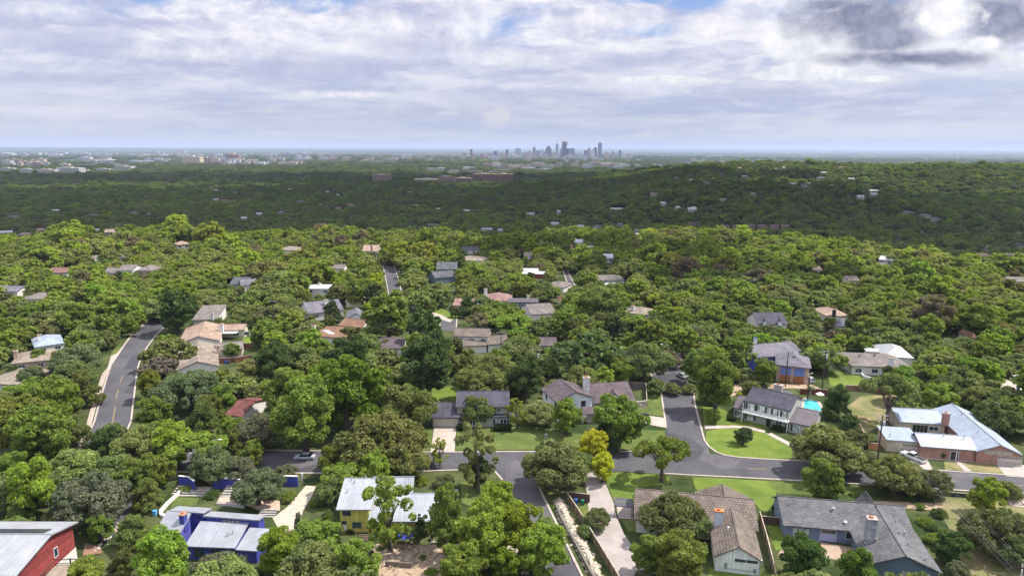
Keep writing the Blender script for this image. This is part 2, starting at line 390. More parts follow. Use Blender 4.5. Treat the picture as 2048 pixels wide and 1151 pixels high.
    def cloud(c, specs, col1, col2, soft=.22, amt=1.0, e=1.0):
        m = ramp(nt, math_(nt, 'ADD', blobs(specs), math_(nt, 'MULTIPLY', edge, e)), 0.0, soft)
        return mixc(nt, math_(nt, 'MULTIPLY', math_(nt, 'MULTIPLY', m, amt), front), c, mixc(nt, ramp(nt, rg2.outputs[0], .36, .64), col1, col2))
    # soft blue-lavender bellies across the left, bright ragged tops between them
    c = cloud(c, [(300, 50, 130, 12), (100, 78, 190, 24), (620, 132, 380, 34), (850, 98, 170, 34), (1060, 190, 260, 18), (120, 160, 260, 14), (1300, 120, 200, 18), (860, 14, 50, 14)], (3.9, 4.2, 6.1), (5.0, 5.3, 7.0), 1.0, .72, .9)
    c = cloud(c, [(940, 48, 75, 46), (790, 50, 150, 26), (360, 108, 190, 22), (60, 25, 140, 26), (1200, 40, 170, 34), (1420, 52, 150, 30), (1010, 118, 130, 20), (1230, 90, 90, 14), (700, 190, 160, 8), (1400, 160, 200, 8)], (7.0, 7.1, 8.0), (9.0, 8.9, 9.1), 1.0, .85)
    c = cloud(c, [(985, 240, 34, 26), (1630, 264, 50, 7), (1615, 240, 40, 7), (1925, 250, 70, 9), (1300, 269, 80, 5), (545, 269, 50, 5), (1790, 256, 30, 6), (560, 224, 60, 5)], (5.6, 5.8, 6.9), (7.4, 7.1, 7.2), .6, .6, .8)
    c = cloud(c, [(1600, 142, 100, 20), (1540, 150, 60, 12), (1740, 155, 60, 7), (1345, 157, 110, 8)], (6.6, 6.8, 7.7), (9.3, 9.2, 9.2), .3, .95, .8)
    c = cloud(c, [(1750, 92, 240, 40), (1600, 88, 120, 44), (1990, 110, 140, 22)], (6.8, 6.9, 7.7), (9.3, 9.3, 9.4), .6, .95)
    c = cloud(c, [(1720, 30, 175, 62), (1770, 75, 110, 38), (1660, 8, 70, 26), (2000, 35, 100, 62), (1830, 114, 210, 22), (1750, -60, 400, 50)], (1.8, 2.0, 3.1), (3.6, 3.8, 5.0), .6, 1.0, .85)
    c = cloud(c, [(1893, 34, 75, 36), (1960, 84, 50, 16)], (7.6, 7.7, 8.3), (9.6, 9.5, 9.5), .4, 1.0)
    # sky overhead, out of frame, is scaled brighter to lift the ambient fill
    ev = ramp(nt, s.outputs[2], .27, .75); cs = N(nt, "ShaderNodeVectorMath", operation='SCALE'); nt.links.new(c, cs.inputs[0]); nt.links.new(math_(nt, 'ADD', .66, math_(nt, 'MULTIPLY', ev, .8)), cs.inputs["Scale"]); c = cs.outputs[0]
    # below the horizon: dim green-blue bounce
    c = mixc(nt, math_(nt, 'LESS_THAN', s.outputs[2], -.02), c, (1.3, 1.5, 1.5))
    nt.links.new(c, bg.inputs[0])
build_world()
# terrain: one sheet to the horizon
def build_ground():
    az = np.concatenate([np.arange(-180, -60, 6), np.arange(-60, 60, .3), np.arange(60, 180, 6)])*math.pi/180
    rr = [0.0, 30, 60, 100, 150, 200, 250, 300, 350, 400]
    while rr[-1] < 62000: rr.append(rr[-1]*(1.018 if rr[-1] < 3500 else 1.03))
    rr = np.array(rr); A, R = np.meshgrid(az, rr)
    X = R*np.sin(A); Y = R*np.cos(A); Z = hgt(X, Y)
    n = len(az); v = np.stack([X, Y, Z], -1).reshape(-1, 3)
    i, j = np.meshgrid(np.arange(len(rr)-1), np.arange(n), indexing='ij')
    a = i*n+j; b = i*n+(j+1) % n; q = np.stack([a, a+n, b+n, b], -1).reshape(-1, 4)[:, ::-1]
    me = bpy.data.meshes.new("ground"); me.vertices.add(len(v)); me.vertices.foreach_set("co", v.ravel())
    me.loops.add(q.size); me.loops.foreach_set("vertex_index", q.ravel()); me.polygons.add(len(q))
    me.polygons.foreach_set("loop_start", np.arange(0, q.size, 4)); me.polygons.foreach_set("use_smooth", np.ones(len(q), bool))
    me.update(calc_edges=True); me.validate(); me.materials.append(M_ground)
    o = bpy.data.objects.new("ground", me); COL.objects.link(o); tag(o, "wooded ground running out to the horizon", kind="structure")
build_ground()
def flip_up(me):
    bm = bmesh.new(); bm.from_mesh(me)
    for f in bm.faces: f.normal_update()
    if sum(f.normal.z*f.calc_area() for f in bm.faces) < 0: bmesh.ops.reverse_faces(bm, faces=bm.faces)
    bm.to_mesh(me); bm.free()
_lay = {}
def layer(k):
    base = {'road': .008, 'lawn': .034, 'pave': .088}[k]; _lay[k] = _lay.get(k, -1)+1; return base+.0013*_lay[k]
def sheet(name, pts, z, m, label=None, w=False):
    """flat sheet on the level ground; pts in photograph pixels (or world when w)"""
    q = [(p if w else P(p[0], p[1], z)) for p in pts]
    mb = MB(); mb.face([(x, y, z) for x, y in q]); o = mb.build(name, m)
    flip_up(o.data); tag(o, label, kind="structure"); return o
def strip(left, right, z):
    mb = MB(); L = [P(*p, z) for p in left]; R = [P(*p, z) for p in right]
    for k in range(len(L)-1): mb.face([(*L[k], z), (*R[k], z), (*R[k+1], z), (*L[k+1], z)])
    return mb
def ribbon(mb, pts, w, z0, z1, world=False):
    """raised band of width w along a polyline"""
    q = [np.array(p if world else P(*p, z0)) for p in pts]; L = []; R = []
    for k in range(len(q)):
        d = q[min(k+1, len(q)-1)]-q[max(k-1, 0)]; d = d/(np.linalg.norm(d)+1e-9); n = np.array([-d[1], d[0]])*w/2
        L.append(q[k]+n); R.append(q[k]-n)
    for k in range(len(q)-1):
        a, b, c, d = L[k], L[k+1], R[k+1], R[k]
        mb.face([(*a, z1), (*d, z1), (*c, z1), (*b, z1)])
        mb.face([(*a, z0), (*a, z1), (*b, z1), (*b, z0)]); mb.face([(*d, z1), (*d, z0), (*c, z0), (*c, z1)])
    for p, q2 in ((L[0], R[0]), (R[-1], L[-1])): mb.face([(*p, z0), (*q2, z0), (*q2, z1), (*p, z1)])
    return mb
# haze
def build_haze():
    m = bpy.data.materials.new("haze_air"); m.use_nodes = True; nt = m.node_tree
    nt.nodes.remove(nt.nodes["Principled BSDF"])
    pv = N(nt, "ShaderNodeVolumePrincipled"); pv.inputs["Color"].default_value = (.60, .71, .94, 1)
    pv.inputs["Density"].default_value = HAZE; pv.inputs["Anisotropy"].default_value = 0.0
    nt.links.new(pv.outputs[0], nt.nodes["Material Output"].inputs["Volume"])
    mb = MB(); mb.box(-64000, -64000, -140, 64000, 64000, 235); o = mb.build("haze", m); tag(o, "thin blue haze over the far country", kind="stuff")
HAZE = 4.6e-5
build_haze()
# cumulus overhead (above and beside the picture) whose shadows darken the valley
def build_clouds():
    m = plain("cloud_mist", (.86, .87, .9), 1.0, .04, .002, 0, 0)
    bm = bmesh.new(); r2 = random.Random(3)
    def puff(gx, gy, rx, ry, alt=900, n=20):
        k = alt/math.sin(SUN_EL)*math.cos(SUN_EL)
        cx, cy = gx+k*math.sin(SUN_AZ), gy+k*math.cos(SUN_AZ)
        for i in range(n):
            a = r2.random()*6.28; q = 0 if i == 0 else math.sqrt(r2.random())*.7 if i < 6 else r2.uniform(.85, 1.22)
            f = .85 if i == 0 else r2.uniform(.3, .5) if i < 6 else r2.uniform(.07, .2)
            ret = bmesh.ops.create_icosphere(bm, subdivisions=3 if i < 6 else 2, radius=1)
            T = Matrix.Translation((cx+math.cos(a)*q*rx, cy+math.sin(a)*q*ry, alt+r2.uniform(0, 60))) @ Matrix.Diagonal((rx*f, ry*f, (60+40*f) if i < 6 else 25, 1))
            for v in ret['verts']:
                v.co = T @ (v.co*(1+.12*math.sin(v.co.x*7+i)*math.cos(v.co.y*6+i*2)*math.sin(v.co.z*5)))
    for q in SHADOWS: puff(*q)
    me = bpy.data.meshes.new("clouds"); bm.to_mesh(me); bm.free(); me.materials.append(m)
    me.polygons.foreach_set("use_smooth", [True]*len(me.polygons))
    o = bpy.data.objects.new("clouds", me); COL.objects.link(o); tag(o, "cumulus drifting above the valley", kind="stuff")
SHADOWS = [(-560, 980, 300, 300), (-180, 1000, 330, 380), (160, 1000, 260, 400), (-900, 1500, 420, 420), (-350, 1650, 480, 420), (200, 1600, 380, 380),
           (-1500, 2300, 600, 420), (-600, 2400, 560, 350), (300, 2350, 420, 260), (500, 980, 230, 270), (420, 760, 180, 160), (700, 1080, 170, 150),
           (700, 740, 120, 100), (820, 880, 90, 60), (70, 455, 85, 60), (150, 360, 45, 28), (-480, 640, 110, 40), (-300, 600, 50, 24), (-620, 560, 60, 30), (-1000, 1050, 200, 200), (-750, 2900, 560, 260), (200, 2900, 520, 280), (-2000, 2650, 420, 220), (-1500, 2750, 400, 200)]
build_clouds()
# ================================================================ trees
def leaf_mesh(name, seed, lobes, nleaf, leaf, H, spread=.95, up=.3, hole=.72, per=13):
    """crown: many leaf-sized faces on the outside of overlapping lobes"""
    g = np.random.default_rng(seed); lob = np.array(lobes)        # cx cy cz r
    w = lob[:, 3]**2; w = w/w.sum(); n = int(nleaf*1.7); nc = max(60, n//per)
    kc = g.choice(len(lob), nc, p=w); dc = g.normal(size=(nc, 3)); dc[:, 2] += .25; dc /= np.linalg.norm(dc, axis=1)[:, None]
    ci = g.integers(0, nc, n); k = kc[ci]; cr = .30/np.sqrt(per/12)
    d = dc[ci]+g.normal(size=(n, 3))*(.26/lob[k, 3])[:, None]; d /= np.linalg.norm(d, axis=1)[:, None]; cvar = g.random(nc)[ci]; clift = g.uniform(-.32, .14, nc)[ci]
    rr = lob[k, 3]*(1.02-.34*g.random(n)**2.2)*(1+clift*.7)*(1+.08*np.sin(d[:, 0]*6+k)*np.sin(d[:, 1]*7+k*2)*np.sin(d[:, 2]*6))
    sq = np.array([1, 1, .78]); p = lob[k, :3]+d*rr[:, None]*sq
    dist = np.full(n, 9.0)
    for q in lob:
        e = np.linalg.norm((p-q[:3])/sq, axis=1)/q[3]; e[np.abs(e-rr/q[3]) < 1e-6] = 9; dist = np.minimum(dist, e)
    keep = (dist > hole) & (p[:, 2] > H*.12)
    p, d, k, cvar = p[keep][:nleaf], d[keep][:nleaf], k[keep][:nleaf], cvar[keep][:nleaf]; n = len(p)
    nr = d+spread*g.normal(size=(n, 3)); nr[:, 2] += up; nr /= np.linalg.norm(nr, axis=1)[:, None]
    t = g.normal(size=(n, 3)); t -= (t*nr).sum(1)[:, None]*nr; t /= np.linalg.norm(t, axis=1)[:, None]; b = np.cross(nr, t)
    s = leaf*(.55+.8*g.random(n))[:, None]; a = (.55+.5*g.random(n))[:, None]
    V = np.stack([p+t*s, p+b*s*a+nr*s*.12, p-t*s, p-b*s*a+nr*s*.12], 1).reshape(-1, 3)
    me = bpy.data.meshes.new(name); me.vertices.add(len(V)); me.vertices.foreach_set("co", V.ravel())
    me.loops.add(4*n); me.loops.foreach_set("vertex_index", np.arange(4*n)); me.polygons.add(n)
    me.polygons.foreach_set("loop_start", np.arange(0, 4*n, 4)); me.update(calc_edges=True)
    lobv = g.random(len(lob))*.34
    v = lobv[k]+.36*cvar+.3*g.random(n)
    col = np.ones((n, 4)); col[:, 0] = v; col[:, 1] = g.random(n); col = np.repeat(col, 4, 0)
    at = me.attributes.new("lv", 'FLOAT_COLOR', 'CORNER'); at.data.foreach_set("color", col.ravel())
    me.materials.append(M_foliage); return me
def lobes_for(kind, seed):
    g = random.Random(seed); L = []
    if kind == 'oak':
        H = 7.6
        for i in range(50):
            a = g.random()*6.283; q = math.sqrt(g.random()); r = g.uniform(.6, 1.35)
            e = q*(4.0+.75*math.sin(2*a+seed)+.55*math.sin(5*a+2*seed)); zt = 2.3+3.9*math.sqrt(max(0, 1-q*q*.92))*g.uniform(.66, 1.12)
            L.append((math.cos(a)*e, math.sin(a)*e, zt, r))
        for i in range(9):
            a = i*.7+seed; L.append((math.cos(a)*3.3, math.sin(a)*3.3, g.uniform(2.4, 3.4), g.uniform(.9, 1.4)))
        L.append((0, 0, 3.8, 1.7))
    elif kind == 'elm':
        H = 10.2
        for i in range(62):
            z = g.uniform(2.4, 9.6); pr = math.sin(math.pi*min(1, max(.12, (z-1.2)/9.3)))**.6
            a = g.random()*6.283; q = math.sqrt(g.uniform(.25, 1)); e = q*3.9*pr*(1+.16*math.sin(2*a+seed))
            L.append((math.cos(a)*e, math.sin(a)*e, z, g.uniform(.55, 1.25)))
        L.append((0, 0, 5.6, 2.3)); L.append((0, 0, 7.3, 1.7))
    elif kind == 'juniper':
        H = 9.0
        for i in range(40):
            z = g.uniform(1.2, 8.2); pr = (1-(z-1.2)/8.2)**.62
            a = g.random()*6.283; q = math.sqrt(g.uniform(.3, 1)); e = q*4.2*pr
            L.append((math.cos(a)*e, math.sin(a)*e, z, g.uniform(.7, 1.25)))
        L.append((0, 0, 3.5, 2.3)); L.append((0, 0, 6, 1.3))
    elif kind == 'open':
        H = 12.5
        for i in range(40):
            z = g.uniform(3.0, 12.0); pr = math.sin(math.pi*min(1, max(.1, (z-1.5)/11.6)))**.7
            a = g.random()*6.283; e = math.sqrt(g.uniform(.1, 1))*4.6*pr
            L.append((math.cos(a)*e, math.sin(a)*e, z, g.uniform(.5, 1.05)))
    elif kind == 'flat':
        H = 8.5
        for i in range(30):
            a = g.random()*6.283; q = math.sqrt(g.random()); e = q*4.3
            L.append((math.cos(a)*e, math.sin(a)*e, 4.2+2.9*math.sqrt(max(0, 1-q*q*.85))*g.uniform(.75, 1.08), g.uniform(.65, 1.15)))
    elif kind == 'ball':
        H = 8.8
        for i in range(46):
            d = Vector((g.gauss(0, 1), g.gauss(0, 1), g.gauss(0, 1))).normalized()*g.uniform(2.6, 3.9)
            L.append((d.x, d.y, 5.0+d.z*.95, g.uniform(.8, 1.2)))
        L.append((0, 0, 5, 3.0))
    elif kind == 'shrub':
        H = 5.0
        for i in range(26):
            a = g.random()*6.283; q = math.sqrt(g.random()); e = q*4.0
            L.append((math.cos(a)*e, math.sin(a)*e, 1.1+2.4*math.sqrt(max(0, 1-q*q))*g.uniform(.7, 1.1), g.uniform(.8, 1.4)))
        L.append((0, 0, 1.6, 2.2))
    return L, H
SPEC = {  # kind: (height, crown centre z, hi faces, leaf hi, mid faces, leaf mid)
    'oak': (7.6, 4.6, 19000, .155, 5200, .31), 'elm': (10.2, 6.2, 20000, .17, 5600, .33), 'juniper': (9.0, 4.6, 14000, .155, 4200, .31),
    'open': (12.5, 7.6, 8500, .19, 3000, .34), 'flat': (8.5, 6.0, 8500, .17, 3000, .3), 'ball': (8.8, 5.0, 15000, .17, 3600, .36), 'shrub': (5.0, 2.5, 4500, .22, 2000, .36)}
def trunk_mesh(kind, seed):
    g = random.Random(seed+50); mb = MB(); H = SPEC[kind][0]
    if kind == 'shrub':
        for i in range(4):
            a = i*1.6; mb.tube([(0, 0, -.3), (math.cos(a)*.8, math.sin(a)*.8, 1), (math.cos(a)*1.8, math.sin(a)*1.8, 2.3)], [.16, .11, .04], 5)
        return mb.mesh("trunk", M_bark, True)
    fork = {'oak': 1.9, 'elm': 3.0, 'juniper': 1.0, 'open': 3.4, 'flat': 2.6, 'ball': 2.0}[kind]
    lean = (g.uniform(-.3, .3), g.uniform(-.3, .3)); R0 = .42 if kind in ('oak', 'elm') else .3
    mb.tube([(0, 0, -.4), (lean[0]*.4, lean[1]*.4, fork*.5), (lean[0], lean[1], fork)], [R0*1.25, R0, R0*.85], 8)
    nb = 6 if kind in ('open', 'flat', 'oak') else 5
    for i in range(nb):
        a = i*6.283/nb+g.uniform(-.4, .4); e = g.uniform(.55, .8)*(3.9 if kind in ('oak', 'flat') else 2.6); zt = H*g.uniform(.6, .8)
        m1 = (lean[0]+math.cos(a)*e*.4, lean[1]+math.sin(a)*e*.4, fork+(zt-fork)*.5); t1 = (lean[0]+math.cos(a)*e, lean[1]+math.sin(a)*e, zt)
        mb.tube([(lean[0], lean[1], fork-.2), m1, t1], [R0*.6, R0*.38, .05], 6)
        for s in (-1, 1):
            b = a+s*.6; mb.tube([m1, (m1[0]+math.cos(b)*e*.5, m1[1]+math.sin(b)*e*.5, m1[2]+H*.18)], [R0*.28, .03], 5)
    mb.tube([(lean[0], lean[1], fork-.1), (lean[0]*.6, lean[1]*.6, H*.82)], [R0*.6, .06], 6)
    return mb.mesh("trunk", M_bark, True)
CROWN = {}; TRUNK = {}; LOBE = {}
def assets(kind, lod, var):
    k = (kind, lod, var)
    if k not in CROWN:
        L, H = lobes_for(kind, var*13+5); s = SPEC[kind]
        CROWN[k] = leaf_mesh("crown", var*7+lod, L, s[2] if lod == 0 else s[4] if lod == 1 else s[4]//4, s[3] if lod == 0 else s[5] if lod == 1 else s[5]*1.9, H)
        TRUNK[(kind, var)] = TRUNK.get((kind, var)) or trunk_mesh(kind, var)
    return CROWN[k], TRUNK[(kind, var)]
OAK = (.172, .208, .072); OAKD = (.098, .135, .048); ELM = (.162, .228, .040); ELMB = (.215, .298, .038); ELMD = (.064, .116, .032)
JUN = (.118, .142, .038); JUND = (.064, .088, .032); OLV = (.155, .188, .052); YEL = (.40, .46, .03); MAG = (.20, .245, .042); GRY = (.140, .168, .092)
TREES = []      # placed so far: x, y, radius
NAMEOF = {'oak': 'live_oak', 'elm': 'elm_tree', 'juniper': 'juniper_tree', 'open': 'shade_tree', 'flat': 'locust_tree', 'ball': 'round_tree', 'shrub': 'shrub'}
CATOF = {'shrub': 'shrub'}
def put_tree(kind, x, y, z, R, tint, lod, label, group=None, H=None, seed=None):
    g = random.Random(seed if seed is not None else int(x*13+y*7)); var = g.randrange(3)
    cm, tm = assets(kind, lod, var)
    root = bpy.data.objects.new(NAMEOF[kind], None); COL.objects.link(root); root.empty_display_size = 1
    hs = (H/SPEC[kind][0]) if H else R/5.0*g.uniform(.92, 1.08)
    root.location = (x, y, z-.1); root.rotation_euler = (g.uniform(-.07, .07), g.uniform(-.07, .07), g.random()*6.283); root.scale = (R/5*g.uniform(.9, 1.1), R/5*g.uniform(.9, 1.1), hs)
    tag(root, label, CATOF.get(kind, 'tree'), group)
    for nm, me in (("crown", cm), ("trunk", tm)):
        o = bpy.data.objects.new(nm, me); COL.objects.link(o); o.parent = root
        if nm == "crown": o["tint"] = [float(v*g.uniform(.9, 1.1)) for v in tint]
    TREES.append((x, y, R)); return root
def solve(px, py, rw, kind, Hr=None):
    R = 5.0; sp = SPEC[kind]
    for _ in range(6):
        H = Hr*R if Hr else sp[0]/5*R; zc = sp[1]/sp[0]*H
        x, y = P(px, py, zc); _, _, dz = proj(x, y, zc); R = rw*float(dz)/FOC*1.0
    return x, y, R, H
MAN = []
def T(px, py, rw, kind, tint, label, Hr=None):
    if rw is None: return
    x, y, R, H = solve(px, py, rw, kind, Hr); MAN.append((px, py, kind))
    return put_tree(kind, x, y, 0.0, R, tint, 0 if py > 700 else 1, label, None, H if Hr else H, seed=len(MAN)*31)
# clear-view mask: what must stay visible behind the planted woods
MASKS = np.zeros((288, 512)); 
def clear(poly, D, grow=0.0):
    pts = np.array(poly, float)/4.0; cxy = pts.mean(0); pts = cxy+(pts-cxy)*(1+grow)
    x0, y0 = np.floor(pts.min(0)).astype(int); x1, y1 = np.ceil(pts.max(0)).astype(int)
    x0, y0 = max(x0, 0), max(y0, 0); x1, y1 = min(x1, 511), min(y1, 287)
    if x1 < x0 or y1 < y0: return
    yy, xx = np.mgrid[y0:y1+1, x0:x1+1]; X = xx+.5; Y = yy+.5; ins = np.zeros(X.shape, bool)
    for i in range(len(pts)):
        a, b = pts[i], pts[(i+1) % len(pts)]
        if abs(a[1]-b[1]) < 1e-9: continue
        c = ((a[1] > Y) != (b[1] > Y)) & (X < (b[0]-a[0])*(Y-a[1])/(b[1]-a[1])+a[0]); ins ^= c
    if not ins.any(): ins[ins.shape[0]//2, ins.shape[1]//2] = True
    sub = MASKS[y0:y1+1, x0:x1+1]; sub[ins] = np.maximum(sub[ins], D)
FOOT = []       # building footprints: (cx, cy, radius)
def autofill():
    """scatter: returns arrays x,y,z,R,H,kind,tintcolour"""
    out = []
    rings = [(60, 640, 7.3, 1.0, 1.0), (640, 2350, 10.4, 1.25, 1.05), (2350, 4600, 22, 2.2, 1.15), (4600, 9500, 48, 5.0, 1.35)]
    for (r0, r1, cell, sR, sH) in rings:
        W = r1*math.sin(math.radians(41)); nx = int(2*W/cell); ny = int(r1/cell)+2
        I, J = np.meshgrid(np.arange(nx), np.arange(ny)); I = I.ravel(); J = J.ravel()
        X = -W+(I+.5*(J % 2)+rng.uniform(-.38, .38, I.size))*cell; Y = (J+rng.uniform(-.38, .38, I.size))*cell
        r = np.hypot(X, Y); a = np.degrees(np.arctan2(X, Y))
        k = (r > r0) & (r < r1) & (np.abs(a) < 39.5) & (Y > 40)
        out.append(np.stack([X[k], Y[k], np.full(k.sum(), sR), np.full(k.sum(), sH), np.full(k.sum(), cell)], -1))
    A = np.concatenate(out); n = len(A); X, Y = A[:, 0], A[:, 1]
    R = (4.9+1.1*rng.normal(size=n)).clip(2.5, 7.6); R = np.where(rng.random(n) < .08, R*1.35, R); R = R*(1+.16*(np.sin(X/38+2)*np.sin(Y/31)+np.sin(X/17+Y/23)))
    def fld(s, ph):  # smooth patches of species
        return np.sin(X/s+ph)*np.sin(Y/(s*1.15)+ph*2)+.6*np.sin(X/(s*.43)+Y/(s*.5)+ph*3)
    u = rng.random(n)+.22*fld(42, 1.3); kind = np.where(u < .47, 0, np.where(u < .76, 1, np.where(u < .89, 2, 3)))     # oak elm juniper
    R = np.where(kind == 2, R*.85, R)
    Z = hgt(X, Y); H = R*np.choose(kind, [1.4, 1.72, 1.6, 1.6])*rng.uniform(.88, 1.15, n)
    R = R*A[:, 2]; H = H*A[:, 3]
    keep = np.ones(n, bool)
    for (fx, fy, fr) in FOOT: keep &= np.hypot(X-fx, Y-fy) > fr+.45*R
    for (tx, ty, tr) in TREES: keep &= np.hypot(X-tx, Y-ty) > .56*(tr+R)
    zc = Z+.58*H; cx, cy, dep = proj(X, Y, zc); rx = R*FOC/dep; ry = .5*H*FOC/dep*.95+.12*rx
    D = np.hypot(X, Y)
    for (ax, ay) in ((0, 0), (.6, 0), (-.6, 0), (0, .75), (0, -.8), (.45, .5), (-.45, .5), (.5, -.55), (-.5, -.55), (0, -.4), (0, .4), (.88, 0), (-.88, 0)):
        qx = ((cx+ax*rx)/4).astype(int); qy = ((cy+ay*ry)/4).astype(int)
        ok = (qx >= 0) & (qx < 512) & (qy >= 0) & (qy < 288)
        m = np.where(ok, MASKS[qy.clip(0, 287), qx.clip(0, 511)], 0); keep &= ~(m > D-R*.5)
    keep &= ~((cy-ry > 1230) | (cx+rx < -160) | (cx-rx > 2210))
    # meadows and built-up ground in the far plain
    gap = (D > 4600) & ((np.sin(X/410+1)*np.sin(Y/530)+.7*np.sin(X/170+Y/260)) > .72); keep &= ~gap
    return X[keep], Y[keep], Z[keep], R[keep], H[keep], kind[keep], cx[keep], cy[keep], rx[keep], D[keep]
# ================================================================ buildings
class Blk:
    """rectangular building block. frame: origin O, u along the front (left to right), n away from the camera"""
    def __init__(s, O, u, L, W, ze, rise, kind, rf=.5, oh=.45, base=0.0):
        s.O = np.array(O, float); s.u = np.array(u, float); s.n = np.array([-s.u[1], s.u[0]])
        s.L, s.W, s.ze, s.rise, s.kind, s.rf, s.oh, s.base = L, W, ze, rise, kind, rf, oh, base
    def w(s, a, b, z=0.0):
        p = s.O+s.u*a+s.n*b; return (float(p[0]), float(p[1]), z)
    def z(s, a, b):
        k = s.kind
        if k == 'gx': y = s.rf*s.W; return s.ze+s.rise*(b/y if b < y else (s.W-b)/(s.W-y))
        if k == 'gy': return s.ze+s.rise*(1-abs(a-s.L/2)/(s.L/2))
        if k == 'shed': return s.ze+s.rise*b/s.W
        if k == 'hip': return s.ze+s.rise*min(1, min(a, s.L-a, b, s.W-b)/(min(s.L, s.W)/2))
        return s.ze+s.rise*b/s.W
    def planes(s):
        L, W, k = s.L, s.W, s.kind; z0, z1 = s.ze, s.ze+s.rise
        if k == 'gx':
            y = s.rf*W; return [[(0, 0, z0), (L, 0, z0), (L, y, z1), (0, y, z1)], [(0, y, z1), (L, y, z1), (L, W, z0), (0, W, z0)]]
        if k == 'gy': return [[(0, 0, z0), (L/2, 0, z1), (L/2, W, z1), (0, W, z0)], [(L/2, 0, z1), (L, 0, z0), (L, W, z0), (L/2, W, z1)]]
        if k == 'hip':
            if L >= W:
                h = W/2; a, b = (h, h, z1), (L-h, h, z1)
                return [[(0, 0, z0), (L, 0, z0), b, a], [(L, 0, z0), (L, W, z0), b], [(L, W, z0), (0, W, z0), a, b], [(0, W, z0), (0, 0, z0), a]]
            h = L/2; a, b = (h, h, z1), (h, W-h, z1)
            return [[(0, 0, z0), (L, 0, z0), a], [(L, 0, z0), (L, W, z0), b, a], [(L, W, z0), (0, W, z0), b], [(0, W, z0), (0, 0, z0), a, b]]
        return [[(0, 0, z0), (L, 0, z0), (L, W, z1), (0, W, z1)]]
    def roof(s, ref, t=.22):
        mb = MB(); pl = s.planes(); R = lambda p, dz=0: np.array(s.w(p[0], p[1], p[2]+dz))-ref
        edges = {}
        for q in pl:
            mb.face([R(p) for p in q]); mb.face([R(p, -t) for p in q[::-1]])
            for i in range(len(q)):
                a, b = q[i], q[(i+1) % len(q)]; key = tuple(sorted((tuple(np.round(a, 3)), tuple(np.round(b, 3)))))
                edges[key] = None if key in edges else (a, b)
        for e in edges.values():
            if e: a, b = e; mb.face([R(a, -t), R(b, -t), R(b), R(a)])
        if s.kind in ('gx', 'gy', 'hip') and s.ze+s.rise > 0:   # ridge cap
            c = [q for q in pl[0] if q[2] == s.ze+s.rise]
            if len(c) == 2:
                a, b = [np.array(s.w(p[0], p[1], p[2]+.03))-ref for p in c]; mb.tube([a, b], .11, 5)
        return mb
    def walls(s, ref, drop=.24):
        mb = MB(); o = s.oh; L, W = s.L, s.W; ed = []
        c = [(o, o), (L-o, o), (L-o, W-o), (o, W-o)]; mids = []
        for i in range(4):
            a, b = c[i], c[(i+1) % 4]; m = None
            if s.kind == 'gy' and i in (0, 2): m = (L/2, a[1])
            if s.kind == 'gx' and i in (1, 3): m = (a[0], s.rf*W)
            top = [a] + ([m] if m else []) + [b]
            pts = [np.array(s.w(a[0], a[1], s.base))-ref, np.array(s.w(b[0], b[1], s.base))-ref]+[np.array(s.w(p[0], p[1], s.z(*p)-drop))-ref for p in top[::-1]]
            mb.face(pts)
        return mb
def unit(a, b):
    d = np.array(b)-np.array(a); L = np.linalg.norm(d); return d/L, L
def GX(A, B, C, ze, rise, rf=.5, kind='gx', zc=None, depth=None, **k):
    """A,B front eave corners in photo pixels; C any pixel on the ridge (gx) or back edge (others)"""
    a, b = P(*A, ze), P(*B, ze); u, L = unit(a, b); n = np.array([-u[1], u[0]])
    if depth is None:
        c = P(*C, (ze+rise) if zc is None else zc); d = abs(float((np.array(c)-a)@n)); W = d/rf if kind == 'gx' else d*2 if kind == 'hip' else d
    else: W = depth
    return Blk(a, u, L, W, ze, rise, kind, rf, **k)
def GY(M, C, E, ze, rise, kind='gy', ext=0.0, **k):
    """M gable apex towards the camera, C far ridge end, E a pixel on one eave"""
    m, c = np.array(P(*M, ze+rise)), np.array(P(*C, ze+rise)); n, W = unit(m, c); u = np.array([n[1], -n[0]])
    e = np.array(P(*E, ze)); hw = abs(float((e-m)@u)); return Blk(m-u*hw-n*ext, u, 2*hw, W+ext, ze, rise, kind, **k)
